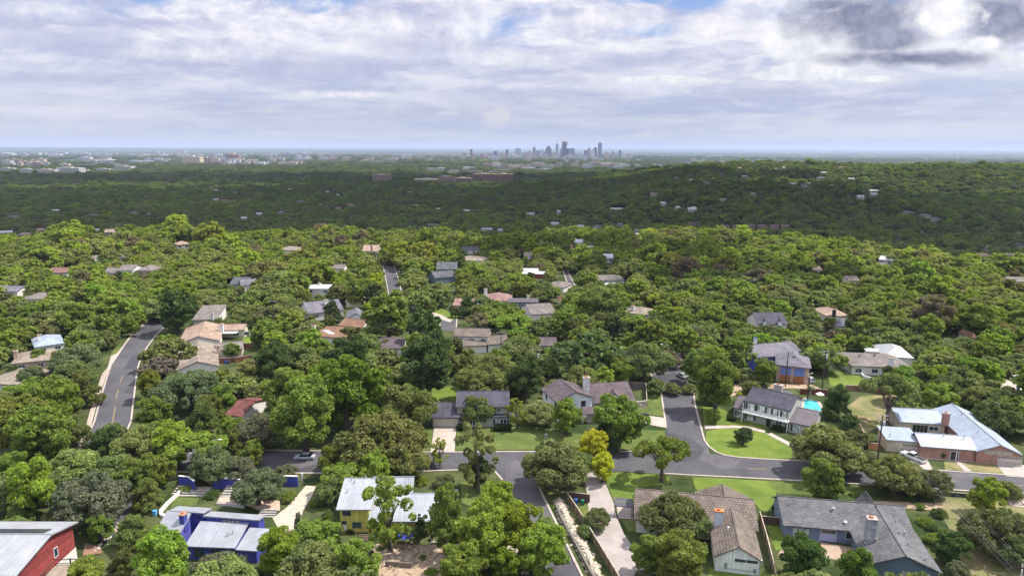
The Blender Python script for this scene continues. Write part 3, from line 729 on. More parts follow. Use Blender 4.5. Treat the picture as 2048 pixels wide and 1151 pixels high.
class House:
    def __init__(s, name, label, cat="house", group=None):
        s.name, s.label, s.cat, s.group, s.root = name, label, cat, group, None; s.B = []
    def block(s, b, roofm, wallm, clr=True, rl=None, wl=None, t=.22, walls=True):
        if s.root is None:
            c = b.w(b.L/2, b.W/2); s.ref = np.array([c[0], c[1], b.base if b.base < 0 or b.base > 40 else (b.base if b.base != 0 else 0.0)]); s.root = empty(s.name, tuple(s.ref), s.label, s.cat, s.group)
        r = b.roof(s.ref, t).build("roof", roofm, s.root)
        if rl: r["label"] = rl
        b.roofobj = r
        if walls:
            q = b.walls(s.ref).build("wall", wallm, s.root); b.wallobj = q
            if wl: q["label"] = wl
        c = b.w(b.L/2, b.W/2); FOOT.append((c[0], c[1], .42*math.hypot(b.L, b.W)))
        if clr:
            pts = [b.w(p[0], p[1], p[2]) for pl in b.planes() for p in pl]; x, y, z = zip(*pts); px, py, _ = proj(x, y, z)
            hull(list(zip(px, py)), math.hypot(c[0], c[1]), grow=-.1 if c[1] < 190 else -.3)
            if c[1] > 190: s.B.append(b); return b
            f = [b.w(b.oh, b.oh, b.ze), b.w(b.L-b.oh, b.oh, b.ze), b.w(b.L-b.oh, b.oh, b.base+b.ze*.35), b.w(b.oh, b.oh, b.base+b.ze*.35)]
            px, py, _ = proj(*zip(*f)); clear(list(zip(px, py)), math.hypot(c[0], c[1]), -.1)
        s.B.append(b); return b
    def T(s, b, side):
        """local frame on a facade: (distance along, height, outwards)"""
        o = b.oh; L, W = b.L, b.W
        if side == 'f': return lambda a, z, d: np.array(b.w(o+a, o-d, z))-s.ref
        if side == 'r': return lambda a, z, d: np.array(b.w(L-o+d, o+a, z))-s.ref
        if side == 'l': return lambda a, z, d: np.array(b.w(o-d, W-o-a, z))-s.ref
        return lambda a, z, d: np.array(b.w(L-o-a, W-o+d, z))-s.ref
    def win(s, b, side, a, z, w, h, frame=None, pane=None, name="window", mull=1, parent=None):
        F = s.T(b, side); tf = lambda x, y, q: F(a+x, z+y, q)
        mb = MB(); e = .09
        for (x0, y0, x1, y1) in ((-e, -e, w+e, 0), (-e, h, w+e, h+e), (-e, 0, 0, h), (w, 0, w+e, h)): mb.box(x0, y0, -.02, x1, y1, .07, tf)
        for i in range(1, mull+1): mb.box(w*i/(mull+1)-.03, 0, .0, w*i/(mull+1)+.03, h, .055, tf)
        fr = mb.build(name, frame or M_white, s.root)
        p = MB(); p.box(0, 0, -.02, w, h, .03, tf); pn = p.build("pane", pane or glass(), fr); return fr
    def panel(s, b, side, a, z, w, h, m, name, out=.05, parent=None, d0=-.02):
        F = s.T(b, side); mb = MB(); mb.box(a, z, d0, a+w, z+h, out, lambda x, y, q: F(x, y, q)); return mb.build(name, m, parent or s.root)
    def door(s, b, side, a, m, w=1.0, h=2.1, z=0.05, frame=None):
        F = s.T(b, side); mb = MB()
        for (x0, y0, x1, y1) in ((-.1, 0, 0, h+.1), (w, 0, w+.1, h+.1), (0, h, w, h+.1)): mb.box(a+x0, z+y0, -.02, a+x1, z+y1, .08, F)
        d = s.panel(b, side, a, z, w, h, m, "door", .04); mb.build("door_frame", frame or M_white, d)
        k = MB(); k.box(a+w*.85, z+1.0, .04, a+w*.85+.06, z+1.1, .1, F); k.build("handle", M_steel, d); return d
    def garage(s, b, side, a, w, m, h=2.15, wins=0, rows=4):
        d = s.panel(b, side, a, .04, w, h, m, "garage_door", .03); F = s.T(b, side); mb = MB()
        for i in range(1, rows): mb.box(a, .04+h*i/rows-.02, .03, a+w, .04+h*i/rows+.02, .045, F)
        mb.build("panel_groove", plain("groove_shadow", (.2, .19, .18)), d)
        if wins:
            g = MB(); st = w/wins
            for i in range(wins): g.box(a+st*i+st*.18, h*.82, .03, a+st*(i+1)-st*.18, h*.95, .06, F)
            g.build("pane", glass(), d)
        return d
    def chimney(s, b, px, py, zt, w, d, m, zb=2.0, cap=None, pots=True, label=None):
        x, y = P(px, py, zt); u = np.append(b.u, 0); n = np.append(b.n, 0); c = np.array([x, y, 0])-s.ref
        tf = lambda a, q, z: c+u*a+n*q+np.array([0, 0, z]); mb = MB()
        mb.box(-w/2, -d/2, zb, w/2, d/2, zt-.18, tf); o = mb.build("chimney", m, b.roofobj)
        k = MB(); k.box(-w/2-.09, -d/2-.09, zt-.18, w/2+.09, d/2+.09, zt, tf); k.build("chimney_cap", cap or M_conc, o) if False else k.build("chimney_cap", cap or M_conc, b.roofobj)
        if pots:
            k = MB(); k.box(-w*.25, -d*.25, zt, w*.1, d*.25, zt+.25, tf); k.build("flue", plain("terracotta", (.35, .13, .06)), b.roofobj)
        if label: o["label"] = label
        return o
    def vent(s, b, a, q, h=.6, r=.09, m=None):
        z = b.z(a, q); c = np.array(b.w(a, q, z))-s.ref; mb = MB(); mb.tube([c-[0, 0, .1], c+[0, 0, h]], r, 7); mb.tube([c+[0, 0, h], c+[0, 0, h+.12]], [r*1.8, r*1.2], 7)
        return mb.build("roof_vent", m or M_steel, b.roofobj)
    def box(s, b, name, a0, q0, z0, a1, q1, z1, m, parent=None):
        mb = MB(); mb.box(a0, q0, z0, a1, q1, z1, lambda a, q, z: np.array(b.w(a, q, z))-s.ref); return mb.build(name, m, parent or s.root)
def hull(pts, D, grow=0):
    pts = sorted(set((float(a), float(b)) for a, b in pts))
    def half(p):
        h = []
        for q in p:
            while len(h) > 1 and (h[-1][0]-h[-2][0])*(q[1]-h[-2][1])-(h[-1][1]-h[-2][1])*(q[0]-h[-2][0]) <= 0: h.pop()
            h.append(q)
        return h[:-1]
    clear(half(pts)+half(pts[::-1]), D, grow)
# colours
SLATE = shingle((.075, .072, .095)); BROWNR = shingle((.125, .095, .105)); SHAKE = shingle((.185, .15, .125), .55); GREYR = shingle((.135, .135, .14)); DKGREY = shingle((.105, .11, .125))
PURP = shingle((.17, .16, .19)); TANR = shingle((.27, .225, .18)); PEACH = shingle((.36, .26, .20)); TAUPE = shingle((.20, .175, .16)); ORANGER = shingle((.24, .135, .09))
REDR = shingle((.17, .062, .055)); SILVR = metalroof((.33, .35, .38)); BLUM = metalroof((.30, .31, .34)); WHITER = plain("white_membrane_roof", (.42, .43, .44), .6, .15, .5); ICE = metalroof((.31, .36, .44)); BRNM = metalroof((.12, .105, .115), .5)
YELW = planks((.62, .56, .13), .9, name="yellow_board_siding"); REDW = planks((.25, .05, .048), 1.2, True, "red_cladding"); BLUW = plain("cobalt_stucco", (.045, .06, .30), .7, .12); BLUWSUN = plain("sunlit_cobalt_stucco", (.09, .09, .34), .7, .12)
WHW = planks((.66, .70, .70), .2, True); GRYW = planks((.40, .40, .36), .22, True); CREAM = plain("cream_stucco", (.55, .50, .40), .85, .1); PALEW = plain("pale_stucco", (.62, .60, .56), .85, .1)
MINT = planks((.80, .82, .88), .3, name="pale_aqua_siding"); BEIGE = plain("beige_boards", (.46, .40, .31), .8, .1); BRICK = bricks((.30, .10, .065)); BRICKL = bricks((.42, .27, .21)); LIME = stone((.42, .38, .33), 1.6, "limestone_rubble"); GSTONE = stone((.32, .33, .35), 2.0, "grey_stone")
STEELB = plain("steel_blue_paint", (.14, .18, .28), .7, .1); DUSKB = plain("dusk_blue_siding", (.10, .15, .19), .7, .1); WHB = bricks((.62, .62, .60), (.5, .5, .5), .4, .16, "painted_brick"); ORG = plain("orange_timber", (.30, .11, .03), .6, .15)
GARW = planks((.47, .43, .38), .5, True, "garage_boards"); GRN = plain("pale_green_paint", (.45, .58, .48), .6, .08); BLKD = plain("black_paint", (.02, .02, .025), .4, .2); NAVY = plain("navy_trim", (.03, .05, .12), .5, .1)
# ---- yellow house
h = House("yellow_house", "two-storey yellow board house under pale metal roofs, rubble yard in front")
m = h.block(GX((671.5, 1018.3), (742, 1018), (700, 956), 4.9, 2.3, rf=.78, oh=.55), SILVR, YELW)
t = h.block(GX((742, 985), (826, 984.5), (800, 953), 4.7, 2.1, rf=.7, oh=.4), SILVR, YELW)
r = h.block(GX((735.5, 1042.3), (877, 1041.5), (852, 986), 2.9, 2.4, rf=.8, oh=.5), SILVR, YELW)
q = h.block(GX((888, 1001), (916, 1000), (905, 978), 2.7, .7, kind='shed', oh=.3), SILVR, YELW)
tr = plain("teal_trim", (.05, .12, .16), .5)
h.win(m, 'f', .6, 3.45, 1.35, .8, tr); h.win(m, 'f', .35, 1.7, .75, .55, tr, mull=0); h.win(m, 'f', 2.3, .95, 1.5, 1.05, tr); h.win(r, 'f', .95, .6, .9, 1.3, tr, mull=0); h.win(r, 'f', 8.2, 1.6, 1.8, .8, tr); h.door(r, 'f', 10.8, tr)
h.panel(m, 'f', .62, .55, .55, .95, M_white, "meter_box", .25); h.vent(m, 1.5, 7); h.vent(m, 2.2, 6.3); h.vent(m, 1.3, 4); h.vent(m, 4, 8)
for k in (6.6, 7.5, 9.4): h.box(r, "post", k, -.6, 0, k+.12, -.48, 2.75, M_pole)
# ---- blue house
h = House("blue_house", "low modern house of cobalt blue walls and grey metal roofs beside the terraced garden")
bl = h.block(GX((312, 1058.5), (361, 1064), (336, 1020.5), 3.7, 1.9, kind='shed', oh=.2), BLUM, BLUWSUN)  # cobalt wall with its sunlit violet-blue cast put into the colour
bk = h.block(GX((337, 1020), (406, 1025), (372, 1011.5), 5.3, -.7, kind='shed', zc=4.6, oh=.25), BLUM, BLUW)
br = h.block(GX((406, 1030.5), (517.5, 1039), (455, 1023.5), 5.0, -.5, kind='shed', zc=4.5, oh=.25), BLUM, BLUW)
bc = h.block(GX((369, 1091), (470, 1095), (386, 1040.5), 2.7, 1.4, kind='shed', oh=.3), BLUM, BLUW)
bx = h.block(GX((471, 1098), (514, 1101), (492, 1053), 2.5, 1.1, kind='shed', oh=.3), BLUM, BLUW)
for k in range(4): h.win(br, 'f', 3.3+k*.85, 3.85, .62, .55, NAVY, glass((.25, .2, .18)), mull=0)
h.win(bk, 'f', 5.2, 3.9, .4, .6, NAVY, mull=0); h.chimney(bl, 365.5, 1026, 6.3, .95, .95, BLUW, 3.0, plain("sienna_cap", (.42, .2, .12)), label="cobalt blue chimney with a sienna cap")
h.win(bc, 'f', 1.2, .5, 1.6, 1.5, NAVY); h.win(bc, 'f', 4.2, .5, 2.0, 1.5, NAVY); h.vent(bc, 6.5, 2.5); h.vent(bc, 7.2, 3)
# ---- red barn-like house
a, b, e = np.array(P(-95, 1067, 8.4)), np.array(P(103, 1067.5, 8.4)), np.array(P(168, 1042, 6.7)); u, L = unit(a, b); n = np.array([-u[1], u[0]]); dep = float((e-b)@n)
h = House("red_house", "red clad house with a ribbed metal roof, solar panels and a timber deck")
rb = h.block(Blk(b-u*L-n*dep*1.25, u, L, dep*2.25, 6.7, 1.7, 'gx', rf=1.25/2.25, oh=.7), metalroof((.33, .34, .355), .4), REDW)
h.win(rb, 'r', dep*1.25+.2, 3.6, .8, 1.5, mull=0); h.panel(rb, 'r', .8, .1, 1.0, 2.1, GRN, "door", .08); h.panel(rb, 'r', 3.0, .5, 1.0, 1.6, GRN, "shutter", .08)
h.panel(rb, 'r', dep*1.25+.3, 0, dep-1.6, 2.2, PALEW, "base_wall", .05)
def onroof(hh, b, a0, q0, a1, q1, th, name, m, lift=.02):
    mb = MB(); c = [(a0, q0), (a1, q0), (a1, q1), (a0, q1)]
    lo = [np.array(b.w(a, q, b.z(a, q)+lift))-hh.ref for a, q in c]; hi = [p+[0, 0, th] for p in lo]
    mb.face(hi); mb.face(lo[::-1])
    for k in range(4): mb.face([lo[k], lo[(k+1) % 4], hi[(k+1) % 4], hi[k]])
    return mb.build(name, m, b.roofobj)
def pvmat():
    m, nt, b = nmat("solar_cells"); tc = N(nt, "ShaderNodeTexCoord"); br = N(nt, "ShaderNodeTexBrick", offset=0.0); nt.links.new(tc.outputs["UV"], br.inputs[0])
    br.inputs["Scale"].default_value = 1; br.inputs["Brick Width"].default_value = 1.0; br.inputs["Row Height"].default_value = 1.6; br.inputs["Mortar Size"].default_value = .03
    br.inputs["Color1"].default_value = (.02, .022, .035, 1); br.inputs["Color2"].default_value = (.028, .03, .045, 1); br.inputs["Mortar"].default_value = (.16, .16, .18, 1)
    nt.links.new(br.outputs[0], b.inputs["Base Color"]); b.inputs["Roughness"].default_value = .2; return m
onroof(h, rb, 2, dep*1.25+.5, L-1.6, dep*1.25+2.4, .1, "solar_panel", pvmat()); onroof(h, rb, L-9.2, dep*1.25-5.4, L-8.5, dep*1.25-4.3, .15, "skylight", glass((.1, .13, .16)))
onroof(h, rb, L-11.6, dep*1.25-2.4, L-10.6, dep*1.25-1.2, .15, "skylight", glass((.1, .13, .16)))
# ---- slate roofed garage house
h = House("slate_roofed_house", "grey house with a slate-dark roof and a pair of garage doors on a pale drive")
g = h.block(GX((862, 834), (919.6, 834.4), (863, 804), 2.9, 2.1, rf=.5, oh=.4), SLATE, GRYW)
mm = h.block(GX((911, 813.5), (1020, 813), (930, 782), 5.3, 2.0, rf=.5, oh=.4), SLATE, GRYW)
sk = h.block(GX((920.5, 834), (1023, 833.5), (960, 822), 2.8, .9, kind='shed', oh=.3), SLATE, GRYW)
gd = plain("putty_paint", (.42, .40, .34), .6, .06); h.garage(g, 'f', .75, 2.6, gd, rows=5); h.garage(g, 'f', 3.9, 2.6, gd, rows=5)
for k in (1.3, 2.1, 2.9, 3.7, 8.0, 10.0, 10.8, 11.6): h.win(sk, 'f', k, .7, .6, 1.4, mull=0)
h.win(mm, 'f', 10.2, 3.8, .9, 1.0); h.win(mm, 'f', 4, 3.8, .9, 1.0)
# ---- brown roofed two-storey
h = House("brown_roofed_house", "two-storey house of white boards and stone with brown gables and a white chimney")
gl = h.block(GY((1152.7, 782.5), (1117.8, 756.5), (1112, 803), 5.4, 2.3, oh=.5), BROWNR, WHW)
gr = h.block(GX((1188, 806), (1272, 801.5), (1200, 765), 3.4, 3.0, rf=.6, oh=.4), BROWNR, LIME)
gp = h.block(GX((1164, 828), (1236, 825), (1190, 812), 2.7, 1.2, kind='shed', oh=1.6), BROWNR, LIME)
h.win(gl, 'f', gl.L*.62, 3.2, 1.1, 1.4, BLKD, mull=0); h.win(gl, 'l', gl.W*.75, 3.4, .7, 1.6, BLKD, mull=0); h.win(gl, 'l', gl.W*.2, 3.4, .7, 1.6, BLKD, mull=0); h.win(gl, 'l', gl.W*.3, .6, .8, 1.8, BLKD, mull=0)
h.chimney(gr, 1173, 753.5, 9.2, 1.7, 1.2, WHB, 3, label="wide white brick chimney"); h.vent(gl, gl.L*.62, gl.W*.55, 1.0); h.win(gp, 'f', .6, .6, .8, 1.5); h.door(gp, 'f', 2.4, BLKD); h.win(gp, 'f', 4.6, .8, 1.6, 1.2)
for k in (.2, 3.2, 6.2): h.box(gp, "post", k, .15, 0, k+.14, .3, 2.6, M_white)
dm = h.block(GY((1231, 787), (1224, 776), (1222, 795), 4.6, 1.0, oh=.15, base=3.6), BROWNR, WHW, clr=False)
# ---- colonial with balcony
h = House("colonial_house", "two-storey colonial house with a white balcony across its slate-roofed front")
c = h.block(GX((1488.4, 800.5), (1582, 821.5), (1507.5, 773), 5.5, 2.2, rf=.5, oh=.3), SLATE, plain("sage_stucco", (.36, .38, .34), .8, .08))
cl = h.block(GX((1465.5, 813.5), (1490, 818.5), (1478, 789.5), 2.8, 1.7, rf=.5, oh=.3), BRNM, GRYW)
cr = h.block(GX((1576, 842.5), (1628, 853.5), (1594, 813.5), 2.8, 1.8, rf=.62, oh=.3), BRNM, GRYW)
cb = h.block(GY((1560, 786), (1558, 767.5), (1531, 781), 4.8, 2.0, kind='hip', oh=.3), DKGREY, GRYW)
h.chimney(c, 1557.5, 768.5, 9.0, 2.0, 1.0, plain("ashy_render", (.33, .33, .32), .85), 5, label="broad grey chimney")
W1 = c.L; bal = h.box(c, "balcony", .1, -1.5, 2.75, W1-.1, .3, 2.95, M_white)
mb = MB(); F = lambda a, q_, z_: np.array(c.w(a, q_, z_))-h.ref
mb.box(.15, -1.48, 3.85, W1-.15, -1.42, 3.93, F); mb.box(.15, -1.48, 3.1, W1-.15, -1.42, 3.16, F)
for k in np.arange(.2, W1-.2, .22): mb.box(k, -1.47, 3.14, k+.05, -1.43, 3.87, F)
mb.build("railing", M_white, bal)
for k in np.linspace(.15, W1-.3, 6): h.box(c, "post", k, -1.52, 0 if k < 1 or k > W1-1 else 2.9, k+.13, -1.39, 5.45, M_white)
ctn = glass((.28, .33, .30)); SH = plain("black_green_shutter", (.02, .03, .03), .6)
for i, k in enumerate((.9, 4.0, 8.6, 10.4)):
    k = k*W1/14
    for zz in (3.3, .5):
        if zz == .5 and i in (1,): continue
        h.win(c, 'f', k, zz, 1.5, 1.6, M_white, ctn, mull=1); h.panel(c, 'f', k-.62, zz, .45, 1.6, SH, "shutter", .06); h.panel(c, 'f', k+1.68, zz, .45, 1.6, SH, "shutter", .06)
h.door(c, 'f', 6.6*W1/14, BLKD, 1.2, 2.2); h.win(cl, 'f', .9, .6, 1.3, 1.5, M_white, ctn); h.panel(cl, 'f', .35, .6, .4, 1.5, SH, "shutter", .06); h.win(cr, 'f', 1.0, .5, 1.5, 1.7, M_white, ctn); h.panel(cr, 'f', .4, .5, .45, 1.7, SH, "shutter", .06)
# ---- blue and brick garage house
h = House("two_storey_garage_house", "house with blue upper panels over two orange timber garage doors")
gg = h.block(GX((1551, 728.5), (1623, 736), (1590, 700), 5.4, 2.4, kind='hip', depth=11.5, oh=.5), PURP, BRICKL)
gk = h.block(GX((1497, 716), (1600, 707), (1530, 686.5), 5.2, 2.4, rf=.5, oh=.4), PURP, BLUW)
gt = h.block(GX((1562, 700), (1603, 702), (1580, 683.5), 5.6, 2.4, kind='hip', depth=8, oh=.4), PURP, BLUW)
w0 = gg.L-1; bp = plain("cornflower_panel", (.12, .2, .5), .7, .1)
for k in (.12, .53):
    h.panel(gg, 'f', w0*k, 2.35, w0*.33, 2.4, bp, "upper_panel", .06); h.garage(gg, 'f', w0*k, w0*.33, ORG, 2.2, rows=4); h.win(gg, 'f', w0*k+.8, 3.5, 1.5, .9, NAVY, glass())
db = h.block(GY((1588, 711.5), (1586, 702), (1566, 719), 6.3, 1.3, oh=.2, base=5.6), PURP, NAVY, clr=False)
h.chimney(gk, 1511, 675, 9.6, .8, .8, M_white, 5, plain("blue_pot", (.05, .12, .5)))
# ---- taupe hipped house + white roofed neighbour
h = House("taupe_hip_house", "long hipped house with a taupe roof and a white round-topped chimney behind the green lawn")
g1 = h.block(GX((1703, 731), (1826, 735), (1760, 706.5), 3.0, 2.1, kind='hip', oh=.5), TAUPE, PALEW)
h.chimney(g1, 1783, 715, 6.6, 1.2, 1.2, M_white, 3); h.win(g1, 'f', 1, .8, 1.8, 1.2); h.win(g1, 'f', 6, .8, 1.8, 1.2); h.win(g1, 'f', 12, .8, 1.5, 1.2)
for k in (.25, .5, .8): h.vent(g1, g1.L*k, g1.W*.4, .5, .18, M_dark)
h = House("white_roofed_house", "house with a bright white folded roof just behind the taupe hipped house")
h.block(GX((1767, 712), (1829, 716), (1795, 691), 3.0, 2.0, kind='hip', oh=.4), metalroof((.38, .39, .41)), PALEW); h.block(GX((1733, 702), (1772, 704), (1750, 696), 3.0, .3, kind='shed', oh=.3), WHITER, PALEW)
# ---- long brick house with pale blue metal roof
h = House("long_brick_house", "long red brick house with an ice-blue metal roof and two garages at the street")
b1 = h.block(GX((1773.5, 878.5), (1842.3, 883.2), (1763, 851), 3.1, .6, kind='shed', oh=.35), ICE, BEIGE)
b3 = h.block(GY((2002, 889), (1903.5, 806), (1950, 899.5), 3.0, 2.0, oh=.4), ICE, BRICK)
b2 = h.block(GX((1842, 891.5), (1956, 900), (1862, 867), 3.0, 1.5, rf=.6, oh=.35), ICE, BRICK)
b4 = h.block(GX((1799, 842.7), (1895, 848.5), (1790, 815), 3.0, 1.4, rf=.75, oh=.35), ICE, BEIGE)
h.garage(b1, 'f', b1.L*.45, 3.6, GARW, wins=6); h.door(b2, 'f', b2.L*.52, BLKD, 1.1); h.win(b2, 'f', b2.L*.52+1.35, .1, .3, 2.1, mull=0)
h.panel(b3, 'f', b3.L*.15, 2.45, b3.L*.6, .9, planks((.40, .37, .31), .35), "gable_boards", .05)
h.garage(b3, 'f', b3.L*.46, 5.0, GARW, wins=9); h.win(b4, 'f', b4.L*.62, 1.1, 2.0, 1.0); h.win(b4, 'f', 3.0, .4, 3.5, 1.9, BEIGE, mull=3)
h.chimney(b4, 1893, 825, 5.9, 1.5, .9, BRICK, 2.5, label="square red brick chimney")
for (a_, q_) in ((.5, .5), (.85, .45)): h.vent(b2, b2.L*a_, b2.W*q_, .9)
h.vent(b1, 1.2, 1.5, .8); h.vent(b3, b3.L*.42, b3.W*.7, .7); h.vent(b3, b3.L*.35, b3.W*.3, .7)
# ---- shake roofed white house, bottom
h = House("shake_roofed_house", "pale aqua ranch house with striped brown shingle roofs and a long gable towards the viewer")
s1 = h.block(GX((1267.6, 1037), (1518, 1062), (1268.5, 976), 2.9, 2.6, rf=.62, oh=.5), SHAKE, PALEW)
s2 = h.block(GY((1479, 1092.4), (1462, 1014.5), (1427, 1104.6), 2.9, 2.3, oh=.35), SHAKE, MINT)
s3 = h.block(GY((1450, 996), (1444.6, 967), (1498, 995.4), 2.9, 2.2, kind='gy', oh=.4), SHAKE, PALEW)
h.win(s2, 'f', s2.L*.40, 2.35, 1.6, .28, BLKD, mull=0); h.win(s2, 'f', s2.L*.64, 2.35, 1.6, .28, BLKD, mull=0)
mg = plain("meter_grey", (.22, .27, .30), .5); h.panel(s2, 'f', s2.L*.19, .9, .35, .9, mg, "meter_box", .25); h.panel(s2, 'f', s2.L*.78, .55, .45, .75, mg, "meter_box", .25); h.panel(s2, 'f', s2.L*.89, .4, .07, 2.3, mg, "conduit", .1)
h.panel(s2, 'f', s2.L*.19, .75, s2.L*.62, .06, mg, "conduit", .08)
h.chimney(s2, 1438.5, 1019, 6.6, 1.4, .9, plain("grey_chase", (.45, .48, .52), .6), 3, plain("orange_flashing", (.5, .17, .05)), label="grey chimney with an orange collar"); h.vent(s2, s2.L*.35, 6, .6, .12, M_white)
h.garage(s1, 'f', 1.0, 4.8, M_white, rows=5); h.win(s1, 'f', 8, .8, 1.6, 1.2); h.win(s1, 'f', 12, .8, 1.6, 1.2); h.panel(s2, 'f', s2.L*.89, 2.8, .35, .3, M_white, "antenna_mount", .3)
# ---- grey roofed stone house, bottom right
h = House("grey_gabled_house", "sprawling grey-roofed house with blue walls, stone end and tall stone chimney")
k1 = h.block(GX((1566.4, 1049), (1832, 1072), (1556, 991), 2.9, 2.4, rf=.6, oh=.5), GREYR, STEELB)
k2 = h.block(GY((1812.5, 1110.6), (1753.6, 1014), (1886, 1145.8), 2.9, 2.4, oh=.5), GREYR, DUSKB)
k3 = h.block(GY((1753, 1012), (1731, 981), (1707, 1000), 2.9, 2.3, kind='gy', oh=.4), GREYR, LIME)
h.chimney(k2, 1744, 1034, 8.2, 1.5, 1.3, GSTONE, 3, label="tall grey stone chimney")
for i in range(3): h.win(k1, 'f', 1.4+i*1.0, .4, .75, 1.9, STEELB, ctn)
h.win(k1, 'f', 6.3, 1.7, 2.4, .7, M_white, mull=0); h.panel(k1, 'f', 6.0, .2, 3.0, 1.3, plain("lilac_panel", (.33, .36, .52), .7), "bay_panel", .08); h.win(k1, 'f', 10.5, 1.0, 3.0, 1.3, M_white); h.panel(k2, 'f', 1.6+k2.L*.3, .2, k2.L*.28, 2.0, LIME, "stone_facing", .1); h.win(k2, 'f', k2.L*.62, .6, 2.0, 1.5, M_white)
h.vent(k1, 2, 4.5, .5); h.vent(k1, 9.5, 4, .6, .2); h.vent(k1, 11, 1.5, .3, .2, M_white)
for (a_, q_) in ((.66, .3), (.62, .5), (.72, .55), (.8, .1), (.7, .8), (.25, .35)): h.vent(k2, k2.L*a_, k2.W*q_, .6, .1)
# ---- middle distance, left
h = House("peach_roofed_house", "house with a broad peach-coloured roof and white gable above the left street")
p1 = h.block(GY((397, 671.7), (410, 641.7), (441, 678), 3.0, 2.2, oh=.4), PEACH, PALEW); p2 = h.block(GX((436, 660), (490, 659), (447, 648), 3.0, 1.6, rf=.5, oh=.4), PEACH, CREAM)
h.chimney(p2, 443, 647, 6.2, 1.1, 1.1, M_white, 3); h.win(p2, 'f', 5, .9, 1.6, 1.2, STEELB); h.win(p2, 'f', 9, .9, 1.6, 1.2); h.box(p2, "patio_cover", 1.0, -3.0, 2.4, 7.5, .2, 2.5, WHITER)
h = House("tan_roofed_house", "house with a wide tan roof and brick chimney just in front of the peach-roofed one")
t1 = h.block(GY((394, 722), (394, 679), (438, 725), 3.0, 2.2, oh=.4), TANR, PALEW); t2 = h.block(GX((430, 701), (486, 696.5), (440, 685), 3.0, 1.4, rf=.5, oh=.4), TAUPE, CREAM)
t3 = h.block(GX((352, 741), (392, 735), (375, 718), 2.7, 1.8, rf=.5, oh=.3), TANR, PALEW); h.chimney(t2, 436, 690, 5.8, 1.0, 1.0, BRICKL, 3); h.vent(t1, t1.L*.6, t1.W*.6); h.win(t2, 'f', 4, .9, 1.6, 1.2)
h = House("weathered_brown_house", "weathered brown-roofed house with a white side wall behind the peach-roofed one")
w1 = h.block(GX((383, 640), (434, 638), (440, 609), 3.2, 1.8, kind='shed', zc=5.0, oh=.4), TAUPE, PALEW); h.vent(w1, 7, 4, .8, .3, M_white); h.win(w1, 'r', 3, 1, 1.2, 1.4); h.win(w1, 'r', 8, 1, 1.2, 1.4)
h.chimney(w1, 424, 626, 5.9, 1.0, 1.0, M_white, 3)
def simple(name, label, xl, xr, y, dep, rm, wm, kind='gx', ze=2.7, rise=1.7, tilt=0.0, ch=None, nw=2, cat="house", group=None, z0=0.0, rf=.5):
    hh = House(name, label, cat, group); b = hh.block(GX((xl, y), (xr, y+tilt), None, ze, rise, rf=rf, kind=kind, depth=dep, oh=.35), rm, wm)
    for i in range(nw): hh.win(b, 'f', (b.L-.7)*(i+.35)/nw, ze-2.0, min(1.6, b.L/nw*.5), 1.1)
    if ch: hh.chimney(b, ch[0], ch[1], ze+rise+1.0, 1.2, 1.0, ch[2], ze-.5)
    FLAST.append((name, xl, xr, y)); return hh, b
FLAST = []
S = simple
S("steel_roofed_house", "house with a blue-grey metal roof and pale chimney left of the left street", 68, 130, 694, 14, ICE, PALEW, 'hip', tilt=-9, ch=(78, 669, PALEW))
S("tan_hip_house", "tan hip-roofed house with a brick chimney, left of the left street", 20, 100, 727, 13, TANR, BRICKL, 'hip', tilt=-8, ch=(31, 701, BRICKL))
S("tan_corner_house", "tan-roofed house cut off by the left edge beside the left street", -40, 32, 765, 14, TANR, PALEW, 'hip', tilt=4)
S("dark_red_roofed_house", "small house with a dark red roof half hidden by trees near the left street", 449, 484, 829, 13, REDR, PALEW, 'gx', tilt=3, nw=1)
hh, b = S("white_walled_house", "brown-roofed house with white upper wall in the centre of the middle ground", 906, 978, 671.5, 9, SHAKE, M_white, 'gx', ze=5.2, rise=1.8, tilt=2, nw=3); hh.block(GX((975, 689), (1020, 686), None, 3, 1.8, depth=10, oh=.3), SHAKE, PALEW); hh.block(GX((925, 692), (975, 690), None, 2.8, 1.2, kind='shed', depth=4, oh=.3), SHAKE, PALEW)
S("plum_roofed_house", "plum-brown hip roof of a house among the dense central trees", 745, 803, 696, 13, BROWNR, PALEW, 'hip')
hh, b = S("rust_roofed_house", "house with a rust-orange roof carrying four skylights", 620, 690, 671, 14, ORANGER, PALEW, 'hip', tilt=4, ch=(627, 650, M_white)); hh.block(GX((676, 650), (722, 655), None, 3, 1.8, depth=9, oh=.3), ORANGER, PALEW)
for k in range(4): onroof(hh, b, 2+k*1.3, 4.6-k*.9, 4.6+k*1.3, 5.2-k*.9, .12, "skylight", M_white)
hh, b = S("lilac_grey_house", "lilac-grey roofed house with a lower gabled garage at its right", 616, 688, 627, 16, PURP, PALEW, 'gx', tilt=-8, ze=3.4, rise=3, ch=(652, 599, M_white)); hh.block(GY((712, 626), (712, 614), (692, 636), 3, 2.0, oh=.3), PURP, WHW)
hh, b = S("flat_white_roofed_house", "pale house with flat white roofs beside the far cul-de-sac street", 605, 668, 577, 9, WHITER, PALEW, 'shed', ze=4.6, rise=.3, ch=(639, 565, M_white)); hh.block(GX((690, 602), (724, 602), None, 2.9, .4, kind='shed', depth=10, oh=.3), WHITER, CREAM)
hh, b = S("rosy_roofed_house", "rosy-brown roofed house with a white chimney right of the round lawn", 905, 948, 610, 13, shingle((.28, .17, .15)), PALEW, 'gx', tilt=1); hh.block(GX((965, 601), (1022, 602), None, 3, 2.4, kind='hip', depth=14, oh=.3), shingle((.28, .17, .15)), PALEW); hh.chimney(b, 971, 577, 7.5, 1.3, 1.3, M_white, 3)
